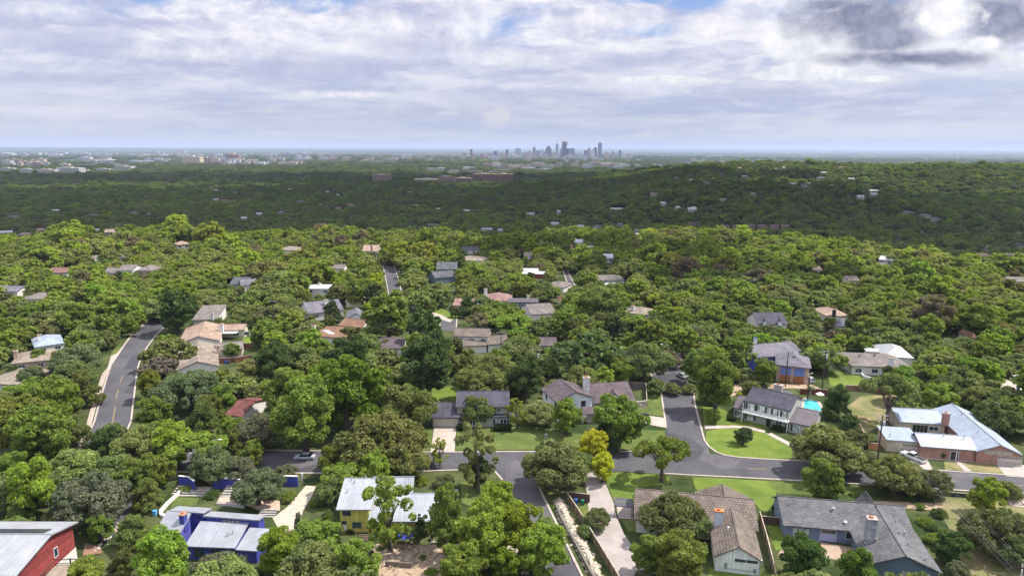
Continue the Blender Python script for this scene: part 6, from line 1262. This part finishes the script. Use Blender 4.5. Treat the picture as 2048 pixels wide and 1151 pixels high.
T(415, 812, 0+34, 'juniper', OLV, "olive juniper right of the left street"); T(463, 697, 16, 'elm', ELM, "young elm in the yard of the tan-roofed house"); T(150, 712, 52, 'oak', GRY, "grey oak right of the tan hip roof"); T(110, 795, 54, 'elm', ELM, "green elm left of the left street bend"); T(45, 835, 60, 'elm', ELM, "green elm above the left edge row"); T(168, 775, 40, 'juniper', JUN, "juniper at the left street's left kerb"); T(60, 745, 30, 'oak', GRY, "grey oak below the tan hip roof"); T(1130, 640, 30, 'elm', ELM, "green elm below the grey end roof"); T(1228, 655, 34, 'juniper', JUND, "dark juniper below the stone-chimney roof"); T(1300, 665, 34, 'elm', ELM, "bright elm right of the stone-chimney roof")
for (a, b, c, d) in ((850, 475, 26, "bright rounded elm standing highest on the ridge crest"), (843, 500, 13, "bright slim tree below the tallest crest elm")): T(a, b, c, 'elm', ELMB, d)
for i_, (nm_, xl_, xr_, y_) in enumerate(FLAST):
    w_ = xr_-xl_; sc_ = (y_-297)/300.0; kk = ('elm', 'oak', 'juniper', 'ball')
    for q_, (fx_, side_) in enumerate(((.12, 'left'), (.62 if i_ % 2 else .9, 'right'))):
        T(xl_+w_*fx_, y_+11*sc_+1, 11*sc_+2.5, kk[(i_*2+q_) % 4], (ELM, OAK, JUN, ELMD, ELMB)[(i_*3+q_) % 5], "small tree hiding the front of the %s, %s one" % (nm_.replace('_', ' '), side_))
for (a_, b_, r_, k_, t_, s_) in ((690, 1118, 12, 'shrub', ELM, "low green shrub in the left of the rubble yard"), (742, 1105, 10, 'shrub', ELMD, "dark weed clump in the rubble yard"), (845, 1112, 10, 'shrub', ELM, "weed clump right of the timber wall"), (862, 1140, 14, 'shrub', ELMB, "bright shrub on the bottom edge of the rubble yard"), (745, 1142, 12, 'shrub', ELMB, "bright weed at the bottom edge of the rubble yard"), (700, 1060, 10, 'shrub', ELMD, "dark shrub against the yellow wall"), (760, 1095, 9, 'shrub', ELM, "small shrub under the open magnolia"), (905, 1075, 14, 'shrub', ELMD, "dark shrub above the red earth bank"),
    (1462, 1000, 5, 'shrub', ELMD, "tiny shrub by the shake roof's rear gable"), (1551, 1015, 9, 'ball', ELMD, "round dark bush at the grey-roofed house's left corner"), (1536, 862, 6, 'shrub', ELMD, "bush by the curving brick path"), (1820, 995, 12, 'shrub', ELMD, "dark shrub behind the grey roof's right end"), (1840, 1010, 13, 'shrub', ELM, "green shrub right of the grey roof's ridge"), (1862, 1052, 14, 'shrub', ELMD, "dark shrub in the row along the grey roof"), (1890, 1062, 14, 'shrub', ELM, "green shrub at the edge of the dry field"), (1640, 985, 16, 'elm', ELM, "small leafy tree touching the grey ridge"), (1665, 990, 12, 'shrub', ELMD, "dark shrub behind the long grey ridge")): T(a_, b_, r_, k_, t_, s_)
# ================================================================ far houses in the woods
FARW = plain("chalk_render", (.38, .38, .38), .8, .2, .3); FARP = plain("sand_render", (.32, .29, .25), .8, .2, .3)
def far(px, py, w, rm, wm, label, kind='gx', h=3.0, rise=1.8, dpt=10):
    x, y, z = G(px, py); dist = math.hypot(x, y); L = max(6, w*dist/FOC*.85); r = empty("distant_house", (x, y, z-1.2), label, "house", None, rz=math.atan2(-x, y)*.8+random.uniform(-.3, .3)); 
    if L > 13 and random.random() < .7:
        s_ = random.choice((-1, 1)); b2 = Blk((-L/2+L*(.0 if s_ < 0 else .55), -4.5), (1, 0), L*.45, dpt*.9, h+.6, rise*.9, 'gy', oh=.3, base=-1); b2.roof(np.zeros(3), .25).build("roof", rm, r); b2.walls(np.zeros(3)).build("wall", wm, r)
    b = Blk((-L/2, 0), (1, 0), L, dpt, h+1.5, rise, kind, oh=.3, base=-1); ref = np.array([0, 0, 0.0]); b.roof(ref, .25).build("roof", rm, r); b.walls(ref).build("wall", wm, r)
    mb = MB(); n = max(2, int(L/4))
    for i in range(n): mb = MB(); x0 = -L/2+.3+(L-.6)*(i+.3)/n; mb.box(x0, .24, h-.6, x0+1.4, .4, h+.5); mb.build("window", glass(), r)
    FOOT.append((x, y+dpt/2, .5*L)); hh = w*.45+3
    clear([(px-w/2, py-hh), (px+w/2, py-hh), (px+w/2, py-hh*.45), (px-w/2, py-hh*.45)], dist+10, -.05)
FARB = plain('dim_brick', (.24, .16, .13), .85, .2, .3)
RM = {'w': WHITER, 't': TANR, 'g': PURP, 'o': ORANGER, 'b': TAUPE, 'p': PEACH, 'd': DKGREY, 'm': SILVR}; RN = {'w': "white", 't': "tan", 'g': "grey-mauve", 'o': "orange", 'b': "brown", 'p': "peach", 'd': "dark", 'm': "metal"}
random.seed(11)
FL = [(45, 374, 6, 'w', 'a lone white house in the far left forest'), (26, 397, 12, 'p', 'orange-tan roof in the far left forest'), (110, 425, 14, 'w', 'white house in the shadowed left woods'), (28, 438, 22, 'g', 'mauve roof with white wall by the left edge'), (187, 435, 26, 'g', 'broad mauve hip roof in the shadowed left woods'), (267, 430, 14, 'g', 'small mauve roof right of the broad mauve one'), (300, 433, 18, 'g', 'low mauve roof in the shadowed left woods'),
 (448, 404, 22, 'o', 'white villa with orange roofs standing tall in the dark woods'), (432, 402, 12, 'w', 'white wing left of the orange-roofed villa'), (466, 405, 14, 'o', 'right wing beside the orange-roofed villa'), (372, 359, 24, 'w', 'long white building in the shadowed forest below the hospital'), (455, 361, 9, 'w', 'small white roof right of the long white building'), (432, 383, 10, 'g', 'grey roof above the orange-roofed villa'), (470, 388, 12, 'b', 'brown roof above the orange-roofed villa'), (488, 441, 13, 'w', 'cream roof in the dark left centre woods'),
 (515, 389, 22, 'g', 'pale gabled houses on the dark left centre slope'), (583, 381, 20, 'w', 'white house on the dark left centre slope'), (655, 386, 9, 'w', 'small white roof in the dark centre woods'), (675, 393, 8, 'w', 'tiny white roof below the small white one'), (641, 413, 11, 'g', 'grey gable in the dark centre woods'), (700, 412, 17, 'o', 'orange roof in the dark centre woods'), (676, 420, 14, 'o', 'dull orange roof left of the orange one'), (820, 387, 10, 'w', 'white roof in the dark centre above the tan terrace'), (830, 414, 28, 't', 'long tan roof in the dark centre woods'),
 (878, 422, 14, 'w', 'white gable right of the long tan roof'), (932, 425, 20, 'w', 'pale roofs at the right of the dark centre woods'), (941, 433, 9, 'm', 'small metal roof below the pale roofs'), (562, 429, 14, 'w', 'pale house in the lower left centre woods'), (600, 406, 12, 'g', 'grey house on the dark centre slope'), (517, 432, 12, 'w', 'pale roof left of the lower left centre house'), (974, 464, 27, 'm', 'long metal-roofed building at the valley edge'), (1000, 466, 14, 'm', 'second metal-roofed building at the valley edge'), (864, 455, 28, 'b', 'long brown roof at the valley edge'),
 (1061, 432, 20, 'w', 'blue-white two-storey house in the valley'), (1118, 427, 9, 'w', 'small pale house above the valley'), (1108, 452, 20, 'w', 'grey and white house in the valley centre'), (1161, 458, 16, 'w', 'pale low roof right of the grey and white house'), (1194, 457, 20, 'g', 'mauve roof in the valley centre'), (1241, 454, 12, 'g', 'mauve gable in the valley centre right'), (1232, 423, 28, 'w', 'long white building on the dark slope'), (1384, 423, 20, 'w', 'white house on the dark slope right'), (1274, 467, 16, 't', 'tan and white house by the sunlit edge'), (1278, 480, 10, 'w', 'tiny white roof below the tan and white house'),
 (1382, 482, 20, 't', 'tan house at the top of the sunlit woods'), (1331, 486, 10, 't', 'small tan roof left of the tan house'), (1440, 349, 14, 'g', 'mauve house on the hill shoulder'), (1479, 339, 10, 'p', 'peach house high on the hill shoulder'), (1552, 341, 12, 'w', 'white house on the hill crest'), (1568, 338, 8, 'w', 'second white house on the hill crest'), (1647, 348, 12, 'w', 'white flat house below the hill crest'), (1683, 337, 12, 'p', 'peach house on the right hill crest'), (1488, 356, 12, 'w', 'white roof on the upper hillside'), (1377, 354, 16, 'g', 'mauve houses on the left hillside'),
 (1353, 358, 9, 'b', 'brown roof on the left hillside'), (1383, 363, 12, 'w', 'white house on the left hillside'), (1413, 368, 16, 'b', 'brown terrace on the left hillside'), (1640, 359, 16, 'g', 'mauve roofs in the middle of the hillside'), (1621, 370, 10, 'w', 'white house in the middle of the hillside'), (1661, 377, 14, 'w', 'bright white house in the middle of the hillside'), (1703, 361, 12, 'w', 'white roof on the right of the hillside'), (1747, 385, 20, 'w', 'white and blue house on the right hillside'), (1748, 393, 14, 'w', 'white garage below the white and blue house'), (1720, 398, 14, 'w', 'pale roofs low on the right hillside'),
 (1696, 385, 12, 't', 'tan house on the right hillside'), (1587, 371, 14, 'g', 'mauve house in a row on the hillside'), (1610, 374, 12, 'g', 'second mauve house in the hillside row'), (1307, 392, 16, 't', 'tan terrace low on the left hillside'), (1351, 387, 7, 'w', 'tiny white house on the left hillside'), (1446, 404, 16, 't', 'tan house on the dark spur'), (1327, 411, 12, 'w', 'white block on the dark spur'), (1386, 421, 10, 'w', 'white annex on the dark spur'), (1357, 420, 8, 'w', 'small white roof on the dark spur'), (1508, 392, 12, 't', 'long tan roof on the dark spur'),
 (1815, 430, 26, 'g', 'large mauve villa low on the right slope'), (1848, 436, 24, 'g', 'second large mauve villa on the right slope'), (1870, 443, 22, 'g', 'third large mauve villa on the right slope'), (1840, 469, 12, 'g', 'small mauve roof in the right valley'), (1968, 518, 32, 'p', 'long peach roof in the right valley'), (2019, 517, 24, 't', 'white-walled house with tan roof near the right edge'), (2038, 495, 14, 'g', 'mauve roof at the right edge'), (1976, 501, 7, 'w', 'tiny white house in the right valley'), (1771, 530, 28, 'w', 'bright white flat roof in the sunlit right woods'),
 (1761, 544, 12, 'g', 'mauve roof below the bright white flat roof'), (12, 470, 22, 'w', 'white roofs at the left edge in sunlight'), (80, 465, 22, 'p', 'peach villa in the sunlit far left woods'), (48, 474, 22, 'p', 'long peach roof by the sunlit far left villa'), (166, 460, 14, 'p', 'red roofed house in the sunlit left woods'), (194, 466, 9, 'w', 'white house right of the red roofed one'), (136, 477, 18, 'w', 'pale roofs in the sunlit left woods'), (218, 473, 14, 't', 'tan roof in the sunlit left woods'), (235, 470, 8, 'o', 'small orange roof in the sunlit left woods'),
 (368, 498, 28, 'p', 'low peach roof in the left centre sunlit woods'), (1155, 494, 8, 'w', 'tiny white dome-like roof in the valley'), (1174, 508, 8, 'm', 'small bluish metal roof in the central woods'), (1216, 526, 22, 'w', 'scattered white roofs in the central woods'), (1136, 506, 12, 'o', 'reddish house beside the narrow far street'), (1331, 538, 14, 't', 'long tan roof in the sunlit centre right'), (1356, 553, 10, 'w', 'low pale roof in the sunlit centre right')]
for (a, b, w, c, t) in FL: far(a, b, w, RM[c] if c != 'w' else FARW, FARP if c not in 'w' else FARW, t, 'hip' if c in 'gpt' and w > 16 else 'gx')
for i, a in enumerate((1384, 1402, 1451, 1475, 1501, 1524, 1548, 1570)): far(a, 459 if i > 1 else 454, 19, shingle((.15, .12, .11)), FARB, "brick townhouse in the row across the dark valley, %s from its left end" % ['first', 'second', 'third', 'fourth', 'fifth', 'sixth', 'seventh', 'last'][i], 'gx', 4.0, 1.3)
# ================================================================ the city
def facade(name, c, gl, fl=3.6, bay=3.0):
    m, nt, b = nmat(name); tc = N(nt, "ShaderNodeTexCoord"); br = N(nt, "ShaderNodeTexBrick", offset=0.0); nt.links.new(tc.outputs["UV"], br.inputs[0]); br.inputs["Scale"].default_value = 1
    br.inputs["Brick Width"].default_value = bay; br.inputs["Row Height"].default_value = fl; br.inputs["Mortar Size"].default_value = .55; br.inputs["Mortar Smooth"].default_value = 0
    br.inputs["Color1"].default_value = (*gl, 1); br.inputs["Color2"].default_value = (*[v*1.5 for v in gl], 1); br.inputs["Mortar"].default_value = (*c, 1)
    nt.links.new(br.outputs[0], b.inputs["Base Color"]); b.inputs["Roughness"].default_value = .45; return m
FDK = facade("dark_glass_facade", (.10, .12, .16), (.03, .04, .07), 7, 6); FBL = facade("blue_glass_facade", (.28, .34, .42), (.08, .12, .18), 7, 6); FLT = facade("light_facade", (.62, .62, .60), (.25, .27, .30), 7, 6); FTN = facade("tan_facade", (.55, .48, .38), (.22, .18, .15), 7, 6); FBR = facade("brown_facade", (.32, .20, .16), (.12, .08, .08), 7, 6); FWH = facade("white_facade", (.75, .75, .74), (.35, .36, .38), 7, 8)
def tower(zx, w, top, base, m, label, style=0, dep=None, name="office_tower"):
    px = 900+zx*.1953; pb = 270+base*.1953; x, y, z = G(px, pb); D = math.hypot(x, y); W = w*.1953*D/FOC; H = (base-top)*.1953*D/FOC*1.02; d = dep or min(W, 45); r = empty(name, (x, y, z), label, "tower" if H > 50 else "building")
    mb = MB(); g = MB()
    if style == 0: mb.box(-W/2, 0, -3, W/2, d, H*.96); g.box(-W*.3, d*.2, H*.96, W*.3, d*.8, H)
    elif style == 1:   # stepped crown
        mb.box(-W/2, 0, -3, W/2, d, H*.7); mb.box(-W*.36, d*.1, H*.7, W*.36, d*.9, H*.86); g.box(-W*.2, d*.25, H*.86, W*.2, d*.75, H*.95); g.tube([(0, d/2, H*.95), (0, d/2, H)], [W*.12, .3], 4)
    elif style == 2:   # rounded shaft
        n = 14; mb.prism([(W/2*math.cos(2*PI*k/n), W/2+W/2*math.sin(2*PI*k/n)) for k in range(n)], -3, H*.9); g.tube([(0, W/2, H*.9), (0, W/2, H*.96), (0, W/2, H)], [W*.46, W*.36, W*.12], 14)
    elif style == 3:   # shifted boxes under construction with cranes
        for k in range(4): o_ = (W*.06 if k % 2 else -W*.05); mb.box(-W*.42+o_, 0, H*.24*k-3*(k == 0), W*.42+o_, d, H*.24*(k+1))
        g.box(-W*.46, -1, H*.93, W*.46, d+1, H*.965)
        for s in (-.25, .3): g.tube([(W*s, d/2, H*.9), (W*s, d/2, H*1.08)], 1.1, 4); g.tube([(W*s-18, d/2, H*1.05), (W*s+30, d/2, H*1.07)], .8, 4)
    elif style == 4:   # slanted top shaft
        mb.prism([(-W/2, 0), (W/2, 0), (W/2, d), (-W/2, d)], -3, H*.93); g.prism([(-W*.42, d*.1), (W*.42, d*.1), (W*.3, d*.9), (-W*.3, d*.9)], H*.93, H)
    mb.build("tower_shaft", m, r); g.build("tower_crown", plain("crane_red", (.5, .12, .08), .6) if style == 3 else m, r); clear([(px-w*.09, 270+top*.1953), (px+w*.09, 270+top*.1953), (px+w*.09, pb), (px-w*.09, pb)], D+50)
for a in ((218, 24, 150, 236, FBR, "brown university tower left of the skyline", 0), (465, 36, 168, 232, FDK, "dark slab tower left of downtown", 0), (583, 24, 152, 228, FDK, "dark tower with a pale twin beside it", 0), (603, 12, 152, 228, FWH, "slim pale tower attached to the dark twin", 0), (695, 60, 140, 200, FBL, "wide blue office block at the skyline's left", 0), (862, 30, 117, 205, FDK, "dark blue pointed tower, leftmost of downtown's tall group", 1),
          (940, 52, 145, 218, FLT, "broad pale tower with a stepped top", 1), (1008, 60, 113, 218, FDK, "dark stepped tower with a pyramid top", 1), (1097, 30, 90, 215, FBL, "rounded pale blue tower left of the crane tower", 2), (1170, 58, 72, 232, FDK, "tallest dark tower under construction with red cranes", 3), (1205, 26, 140, 232, FDK, "dark block against the crane tower", 0), (1137, 22, 148, 225, FBL, "narrow blue block left of the crane tower", 0),
          (1250, 52, 140, 234, FBL, "wide blue-grey tower right of the cranes", 0), (1330, 50, 195, 240, FLT, "low pale block between tower groups", 0), (1392, 34, 160, 238, FBL, "blue-grey tower left of the tan pair", 0), (1424, 26, 137, 240, FTN, "tan-white slab tower left of the white apartments", 0), (1466, 30, 150, 242, FWH, "white apartment tower beside the tan-white slab", 0), (1486, 26, 133, 240, FDK, "dark tower behind the white apartment tower", 0), (1533, 36, 88, 242, FBL, "tallest slender pale blue residential tower on the right", 4),
          (1605, 34, 175, 242, FTN, "sandy block right of the slender tower", 0), (1668, 36, 165, 240, FTN, "tan tower with a stepped top at the right", 1), (1740, 26, 160, 240, FBL, "grey tower near the skyline's right end", 0), (1782, 50, 212, 238, FLT, "low pale block ending the skyline", 0), (1068, 40, 178, 226, FTN, "sandy mid-rise before the rounded tower", 0), (810, 36, 165, 220, FTN, "sandy mid-rise left of the dark blue pointed tower", 0), (770, 40, 180, 235, FTN, "tan mid-rise before the wide blue block", 0), (650, 36, 165, 210, FWH, "white mid-rise beside the wide blue block", 0), (330, 40, 195, 226, FBR, "brown campus block beside the university tower", 0), (400, 60, 190, 226, FBR, "long brown campus block", 0), (520, 36, 188, 226, FBL, "blue-grey block beside the dark slab", 0), (900, 30, 160, 222, FBL, "blue block right of the pointed tower", 0), (975, 30, 172, 226, FBL, "blue mid-rise under the stepped tower", 0), (1110, 22, 196, 232, FWH, "white block under the rounded tower", 0)): tower(*a)
g5 = random.Random(21); LOW = [plain("low_block_"+n, c, .8, .15, .05) for n, c in (("white", (.38, .38, .39)), ("cream", (.35, .32, .28)), ("tan", (.46, .37, .28)), ("brick", (.25, .17, .15)), ("grey", (.45, .46, .48)))]
LN = ["white", "cream", "tan", "brick-red", "grey"]
def low(px, py, wpx, hpx, k, where, rs=1.0, name="distant_building"):
    x, y, z = G(px, py); D = math.hypot(x, y); W = wpx*D/FOC; H = max(4, hpx*D/FOC); d = min(70, max(15, W*.5)); lab = f"{LN[k]} block {where}"; r = empty(name, (x, y, z), lab, "building", "low buildings "+lab)
    mb = MB(); mb.box(-W/2, 0, -4, W/2, d, H); mb.build("block", LOW[k], r); mb = MB(); mb.box(-W*.3, d*.2, H, W*.1, d*.7, H*1.25+1); mb.box(-W/2, -.5, H*.45, W/2, -.2, H*.6); mb.build("plant_room", LOW[(k*2+1) % 5], r)
    clear([(px-wpx/2, py-hpx-1), (px+wpx/2, py-hpx-1), (px+wpx/2, py), (px-wpx/2, py)], D+30)
def band(x0, x1, y0, y1, n, w0, w1, h0, h1, ks, where):
    for i in range(n): low(g5.uniform(x0, x1), g5.uniform(y0, y1), g5.uniform(w0, w1), g5.uniform(h0, h1), g5.choice(ks), where)
band(920, 1260, 313, 319, 60, 4, 13, 2, 7, (0, 1, 2, 3, 4, 1), "crowded at the foot of the skyline"); band(590, 930, 310, 320, 44, 5, 16, 1.5, 4, (0, 1, 3, 4, 3), "in the town left of the skyline"); band(0, 270, 307, 312, 24, 6, 22, 1.5, 3.5, (0, 0, 1, 4), "in the pale warehouse belt at far left"); band(270, 600, 305, 313, 22, 5, 22, 1, 3, (0, 0, 1, 4), "in the warehouse belt left of centre")
band(0, 130, 325, 332, 14, 6, 16, 3, 6, (3, 0, 2), "among red-roofed blocks at far left"); band(160, 420, 317, 326, 16, 6, 24, 1.5, 3, (0, 1, 4), "in the left plain below the warehouses"); band(440, 600, 318, 330, 18, 6, 22, 3, 6, (0, 1, 2, 4), "right of the hospital blocks"); band(960, 1260, 329, 337, 30, 8, 26, 3, 7, (0, 1, 2, 4, 3), "in the long row below the skyline"); band(1100, 1500, 306, 332, 24, 4, 12, 1, 2.5, (0, 1, 2, 4), "scattered right of the skyline"); band(1500, 2040, 303, 318, 14, 3, 10, .8, 1.6, (0, 1), "scattered on the far right plain"); band(830, 1110, 336, 345, 14, 8, 24, 1.5, 4, (0, 1, 4), "along the highway before the skyline")
for i, (a, b, w, h_) in enumerate(((12, 341, 20, 4), (52, 343, 24, 4), (92, 344, 30, 4), (135, 343, 38, 6), (168, 343, 12, 3), (205, 341, 24, 3), (245, 339, 30, 5.5))): low(a, b, w, h_, 0, "of the sunlit white row on the left, number %s from the left edge" % ['one', 'two', 'three', 'four', 'five', 'six', 'seven'][i])
for i, (a, b, w, h_, k) in enumerate(((382, 326, 32, 11, 2), (412, 325, 20, 8, 3), (430, 325, 14, 8, 2), (465, 325, 24, 14, 3), (450, 321, 20, 6, 4))): low(a, b, w, h_, k, "of the hospital group on the left plain, %s" % ['widest at its left', 'middle one', 'beside the gap', 'tallest one', 'behind the tallest'][i])
def office(px, py, w, h_, m, label, floors=4):
    x, y, z = G(px, py); D = math.hypot(x, y); W = w*D/FOC; H = h_*D/FOC; r = empty("office_building", (x, y, z), label, "office building"); n = floors; mb = MB(); wb = MB()
    for k in range(n): mb.box(-W/2, 0, H*k/n-(5 if k == 0 else 0), W/2, 30, H*(k+.55)/n); wb.box(-W/2+.4, .4, H*(k+.55)/n, W/2-.4, 29.6, H*(k+1)/n)
    mb.box(-W/2, 0, H, W/2, 30, H+1); mb.build("floor_slabs", m, r); wb.build("window_bands", glass((.04, .045, .06)), r); mb = MB(); mb.box(-W*.2, 8, H+1, W*.1, 20, H+4); mb.build("plant_room", PALEW, r); clear([(px-w/2, py-h_-2), (px+w/2, py-h_-2), (px+w/2, py), (px-w/2, py)], D+40)
TB = plain("tan_concrete", (.42, .30, .22), .8); RB = plain("rosy_concrete", (.34, .21, .17), .8)
office(763, 362, 36, 11, TB, "tan four-storey office block at the forest edge"); office(893, 363, 33, 9, TB, "tan office block left of the garage"); office(926, 364, 32, 7, RB, "low striped parking garage", 3); office(972, 362, 50, 13, RB, "long rosy office block, left half"); office(1010, 361, 32, 12, RB, "long rosy office block, right half"); low(855, 361, 52, 3, 2, "low and long between two tan office blocks")
for a in (868, 834, 858, 901, 916, 946, 971, 992):
    x, y, z = G(a, 359); r = empty("light_mast", (x, y, z), "tall white light mast standing over the highway by the office blocks", "light mast", "highway light masts"); D = math.hypot(x, y); mb = MB(); mb.tube([(0, 0, 0), (0, 0, 24*D/FOC)], [.5, .35], 6); mb.build("mast", M_white, r); mb = MB(); mb.tube([(0, 0, 24*D/FOC), (0, 0, 24*D/FOC+1)], 1.3, 8); mb.build("lamp_ring", M_white, r)
# ================================================================ woods
def tints(n, kind, X, Y, D):
    base = np.array([OAK, ELM, JUN, ELM])[kind]; f = rng.random(n)[:, None]
    alt = np.array([OAKD, ELMB, JUND, OLV])[kind]; q = (rng.random(n) < .38)[:, None]
    c = np.where(q, base*(1-.75*f)+alt*.75*f, base)
    c = c*(.82+.38*rng.random(n))[:, None]
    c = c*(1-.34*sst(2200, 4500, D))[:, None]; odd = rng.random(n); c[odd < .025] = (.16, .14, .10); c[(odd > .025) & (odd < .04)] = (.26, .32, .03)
    mid = (sst(260, 420, D)*(1-sst(650, 900, D)))[:, None]; c = c*(1+mid*np.array([.36, .26, .12]))  # sunny yellow cast of the middle band painted into the leaf tint
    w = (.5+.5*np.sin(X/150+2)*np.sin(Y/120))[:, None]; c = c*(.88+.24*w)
    return c
def zone_of(cx, cy, D):
    if D < 175: d = "in the nearest gardens"
    elif D < 300: d = "among middle-distance houses"
    else: d = "on the sunlit ridge"
    s = "far left" if cx < 330 else "left" if cx < 760 else "middle" if cx < 1250 else "right" if cx < 1700 else "far right"
    return f"{d}, {s}"
def plant():
    X, Y, Z, R, H, kind, cx, cy, rx, D = autofill(); n = len(X)
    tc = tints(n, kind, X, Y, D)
    inpic = (cx > -20) & (cx < 2068) & (cy < 1180)
    size = np.where(inpic, rx, 0); solo = np.zeros(n, bool)
    for k, cap in ((0, 180), (1, 130), (2, 70), (3, 60)):
        idx = np.where(kind == k)[0]; idx = idx[np.argsort(-size[idx])][:cap]; solo[idx] = size[idx] > 0
    KN = ['oak', 'elm', 'juniper', 'flat']; seen = {}
    tone = lambda c, k: ("dark green" if sum(c) < .36 else "grey-green") if k == 0 else ("dark green" if sum(c) < .34 else "bright green" if sum(c) > .42 else "mid-green") if k in (1, 3) else ("olive" if sum(c) > .26 else "dark olive")
    for i in np.where(solo)[0]:
        k = int(kind[i]); zn = zone_of(cx[i], cy[i], D[i]); lab = f"{tone(tc[i], k)} {['spreading live oak', 'full-crowned elm', 'dense juniper', 'airy flat-topped tree'][k]} {zn}"
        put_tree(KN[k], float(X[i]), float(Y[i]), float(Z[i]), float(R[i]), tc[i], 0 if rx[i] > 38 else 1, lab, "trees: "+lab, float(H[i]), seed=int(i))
    print("solo trees", int(solo.sum()), "stuff trees", int((~solo).sum()))
    # everything smaller: one woodland
    rest = ~solo
    srcs = []
    for k in range(4):
        for var in range(3):
            for lod in (1, 2): srcs.append((k, var, lod))
    var = rng.integers(0, 3, n); lod = np.where(rx > 15, 1, 2)
    src = kind*6+var*2+(lod-1)
    me = bpy.data.meshes.new("woodland"); m = int(rest.sum()); me.vertices.add(m)
    me.vertices.foreach_set("co", np.stack([X, Y, Z-.2], -1)[rest].ravel())
    def at(nm, ty, key, arr):
        a = me.attributes.new(nm, ty, 'POINT'); a.data.foreach_set(key, np.ascontiguousarray(arr).ravel())
    hk = np.array([SPEC[q][0] for q in KN])[kind]
    at("siz", 'FLOAT_VECTOR', "vector", np.stack([R/5*rng.uniform(.85, 1.15, n), R/5*rng.uniform(.85, 1.15, n), H/hk], -1)[rest].astype(np.float32))
    at("rot", 'FLOAT', "value", (rng.random(n)*6.283)[rest].astype(np.float32)); at("src", 'INT', "value", src[rest].astype(np.int32))
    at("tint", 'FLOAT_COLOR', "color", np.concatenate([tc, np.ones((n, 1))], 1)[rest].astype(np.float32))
    o = bpy.data.objects.new("woodland", me); COL.objects.link(o)
    tag(o, "unbroken woods of oak, elm and juniper over ridge, valley and hills", "woodland", kind="stuff")
    ng = bpy.data.node_groups.new("woodland", 'GeometryNodeTree')
    ng.interface.new_socket("Geometry", in_out='INPUT', socket_type='NodeSocketGeometry'); ng.interface.new_socket("Geometry", in_out='OUTPUT', socket_type='NodeSocketGeometry')
    gi = ng.nodes.new("NodeGroupInput"); go = ng.nodes.new("NodeGroupOutput"); jn = ng.nodes.new("GeometryNodeJoinGeometry")
    def na(nm, ty):
        q = ng.nodes.new("GeometryNodeInputNamedAttribute"); q.data_type = ty; q.inputs[0].default_value = nm; return q.outputs[0]
    siz = na("siz", 'FLOAT_VECTOR'); rot = na("rot", 'FLOAT'); sr = na("src", 'INT')
    cmb = ng.nodes.new("ShaderNodeCombineXYZ"); ng.links.new(rot, cmb.inputs[2])
    for j, (k, v, l) in enumerate(srcs):
        # the first planted tree of that kind lends its crown
        cm, _ = assets(KN[k], l, v)
        ob = next((q for q in bpy.data.objects if q.type == 'MESH' and q.data == cm), None)
        if ob is None:
            for q in bpy.data.objects:      # a small distant tree of this kind stands on the ridge as an object of its own
                pass
            sel = np.where(rest & (src == j) & inpic)[0]
            if not len(sel): continue
            i = sel[np.argmax(rx[sel])]; c = tc[i]
            root = bpy.data.objects.new(NAMEOF[KN[k]], None); COL.objects.link(root); root.location = (X[i]+3, Y[i]+3, Z[i]); root.scale = (R[i]/5, R[i]/5, H[i]/hk[i])
            lab = f"{['live oak', 'elm', 'juniper', 'airy tree'][k]} at the edge of the {['first', 'second', 'third'][v]} thicket in the wooded valley"
            tag(root, lab, "tree", "trees at the edge of the valley woods")
            for nm, mm in (("crown", cm), ("trunk", TRUNK[(KN[k], v)])):
                q = bpy.data.objects.new(nm, mm); COL.objects.link(q); q.parent = root
                if nm == "crown": q["tint"] = [float(z) for z in c]; ob = q
        oi = ng.nodes.new("GeometryNodeObjectInfo"); oi.inputs[0].default_value = ob; oi.transform_space = 'ORIGINAL'; oi.inputs[1].default_value = True
        ip = ng.nodes.new("GeometryNodeInstanceOnPoints"); cmp = ng.nodes.new("FunctionNodeCompare"); cmp.data_type = 'INT'; cmp.operation = 'EQUAL'
        ng.links.new(sr, cmp.inputs[2]); cmp.inputs[3].default_value = j
        ng.links.new(gi.outputs[0], ip.inputs["Points"]); ng.links.new(cmp.outputs[0], ip.inputs["Selection"]); ng.links.new(oi.outputs["Geometry"], ip.inputs["Instance"])
        ng.links.new(cmb.outputs[0], ip.inputs["Rotation"]); ng.links.new(siz, ip.inputs["Scale"]); ng.links.new(ip.outputs[0], jn.inputs[0])
    ng.links.new(jn.outputs[0], go.inputs[0])
    md = o.modifiers.new("woodland", 'NODES'); md.node_group = ng
plant()
EXPO = 0.55
SC.view_settings.view_transform = 'Standard'; SC.view_settings.look = 'None'; SC.view_settings.exposure = EXPO; SC.view_settings.gamma = 1
SC.view_settings.use_curve_mapping = False
cy = SC.cycles
cy.max_bounces = 6; cy.diffuse_bounces = 3; cy.glossy_bounces = 2; cy.transmission_bounces = 2; cy.transparent_max_bounces = 4; cy.volume_bounces = 0
cy.use_denoising = True; cy.use_adaptive_sampling = True; cy.adaptive_threshold = .012; cy.sample_clamp_indirect = 6
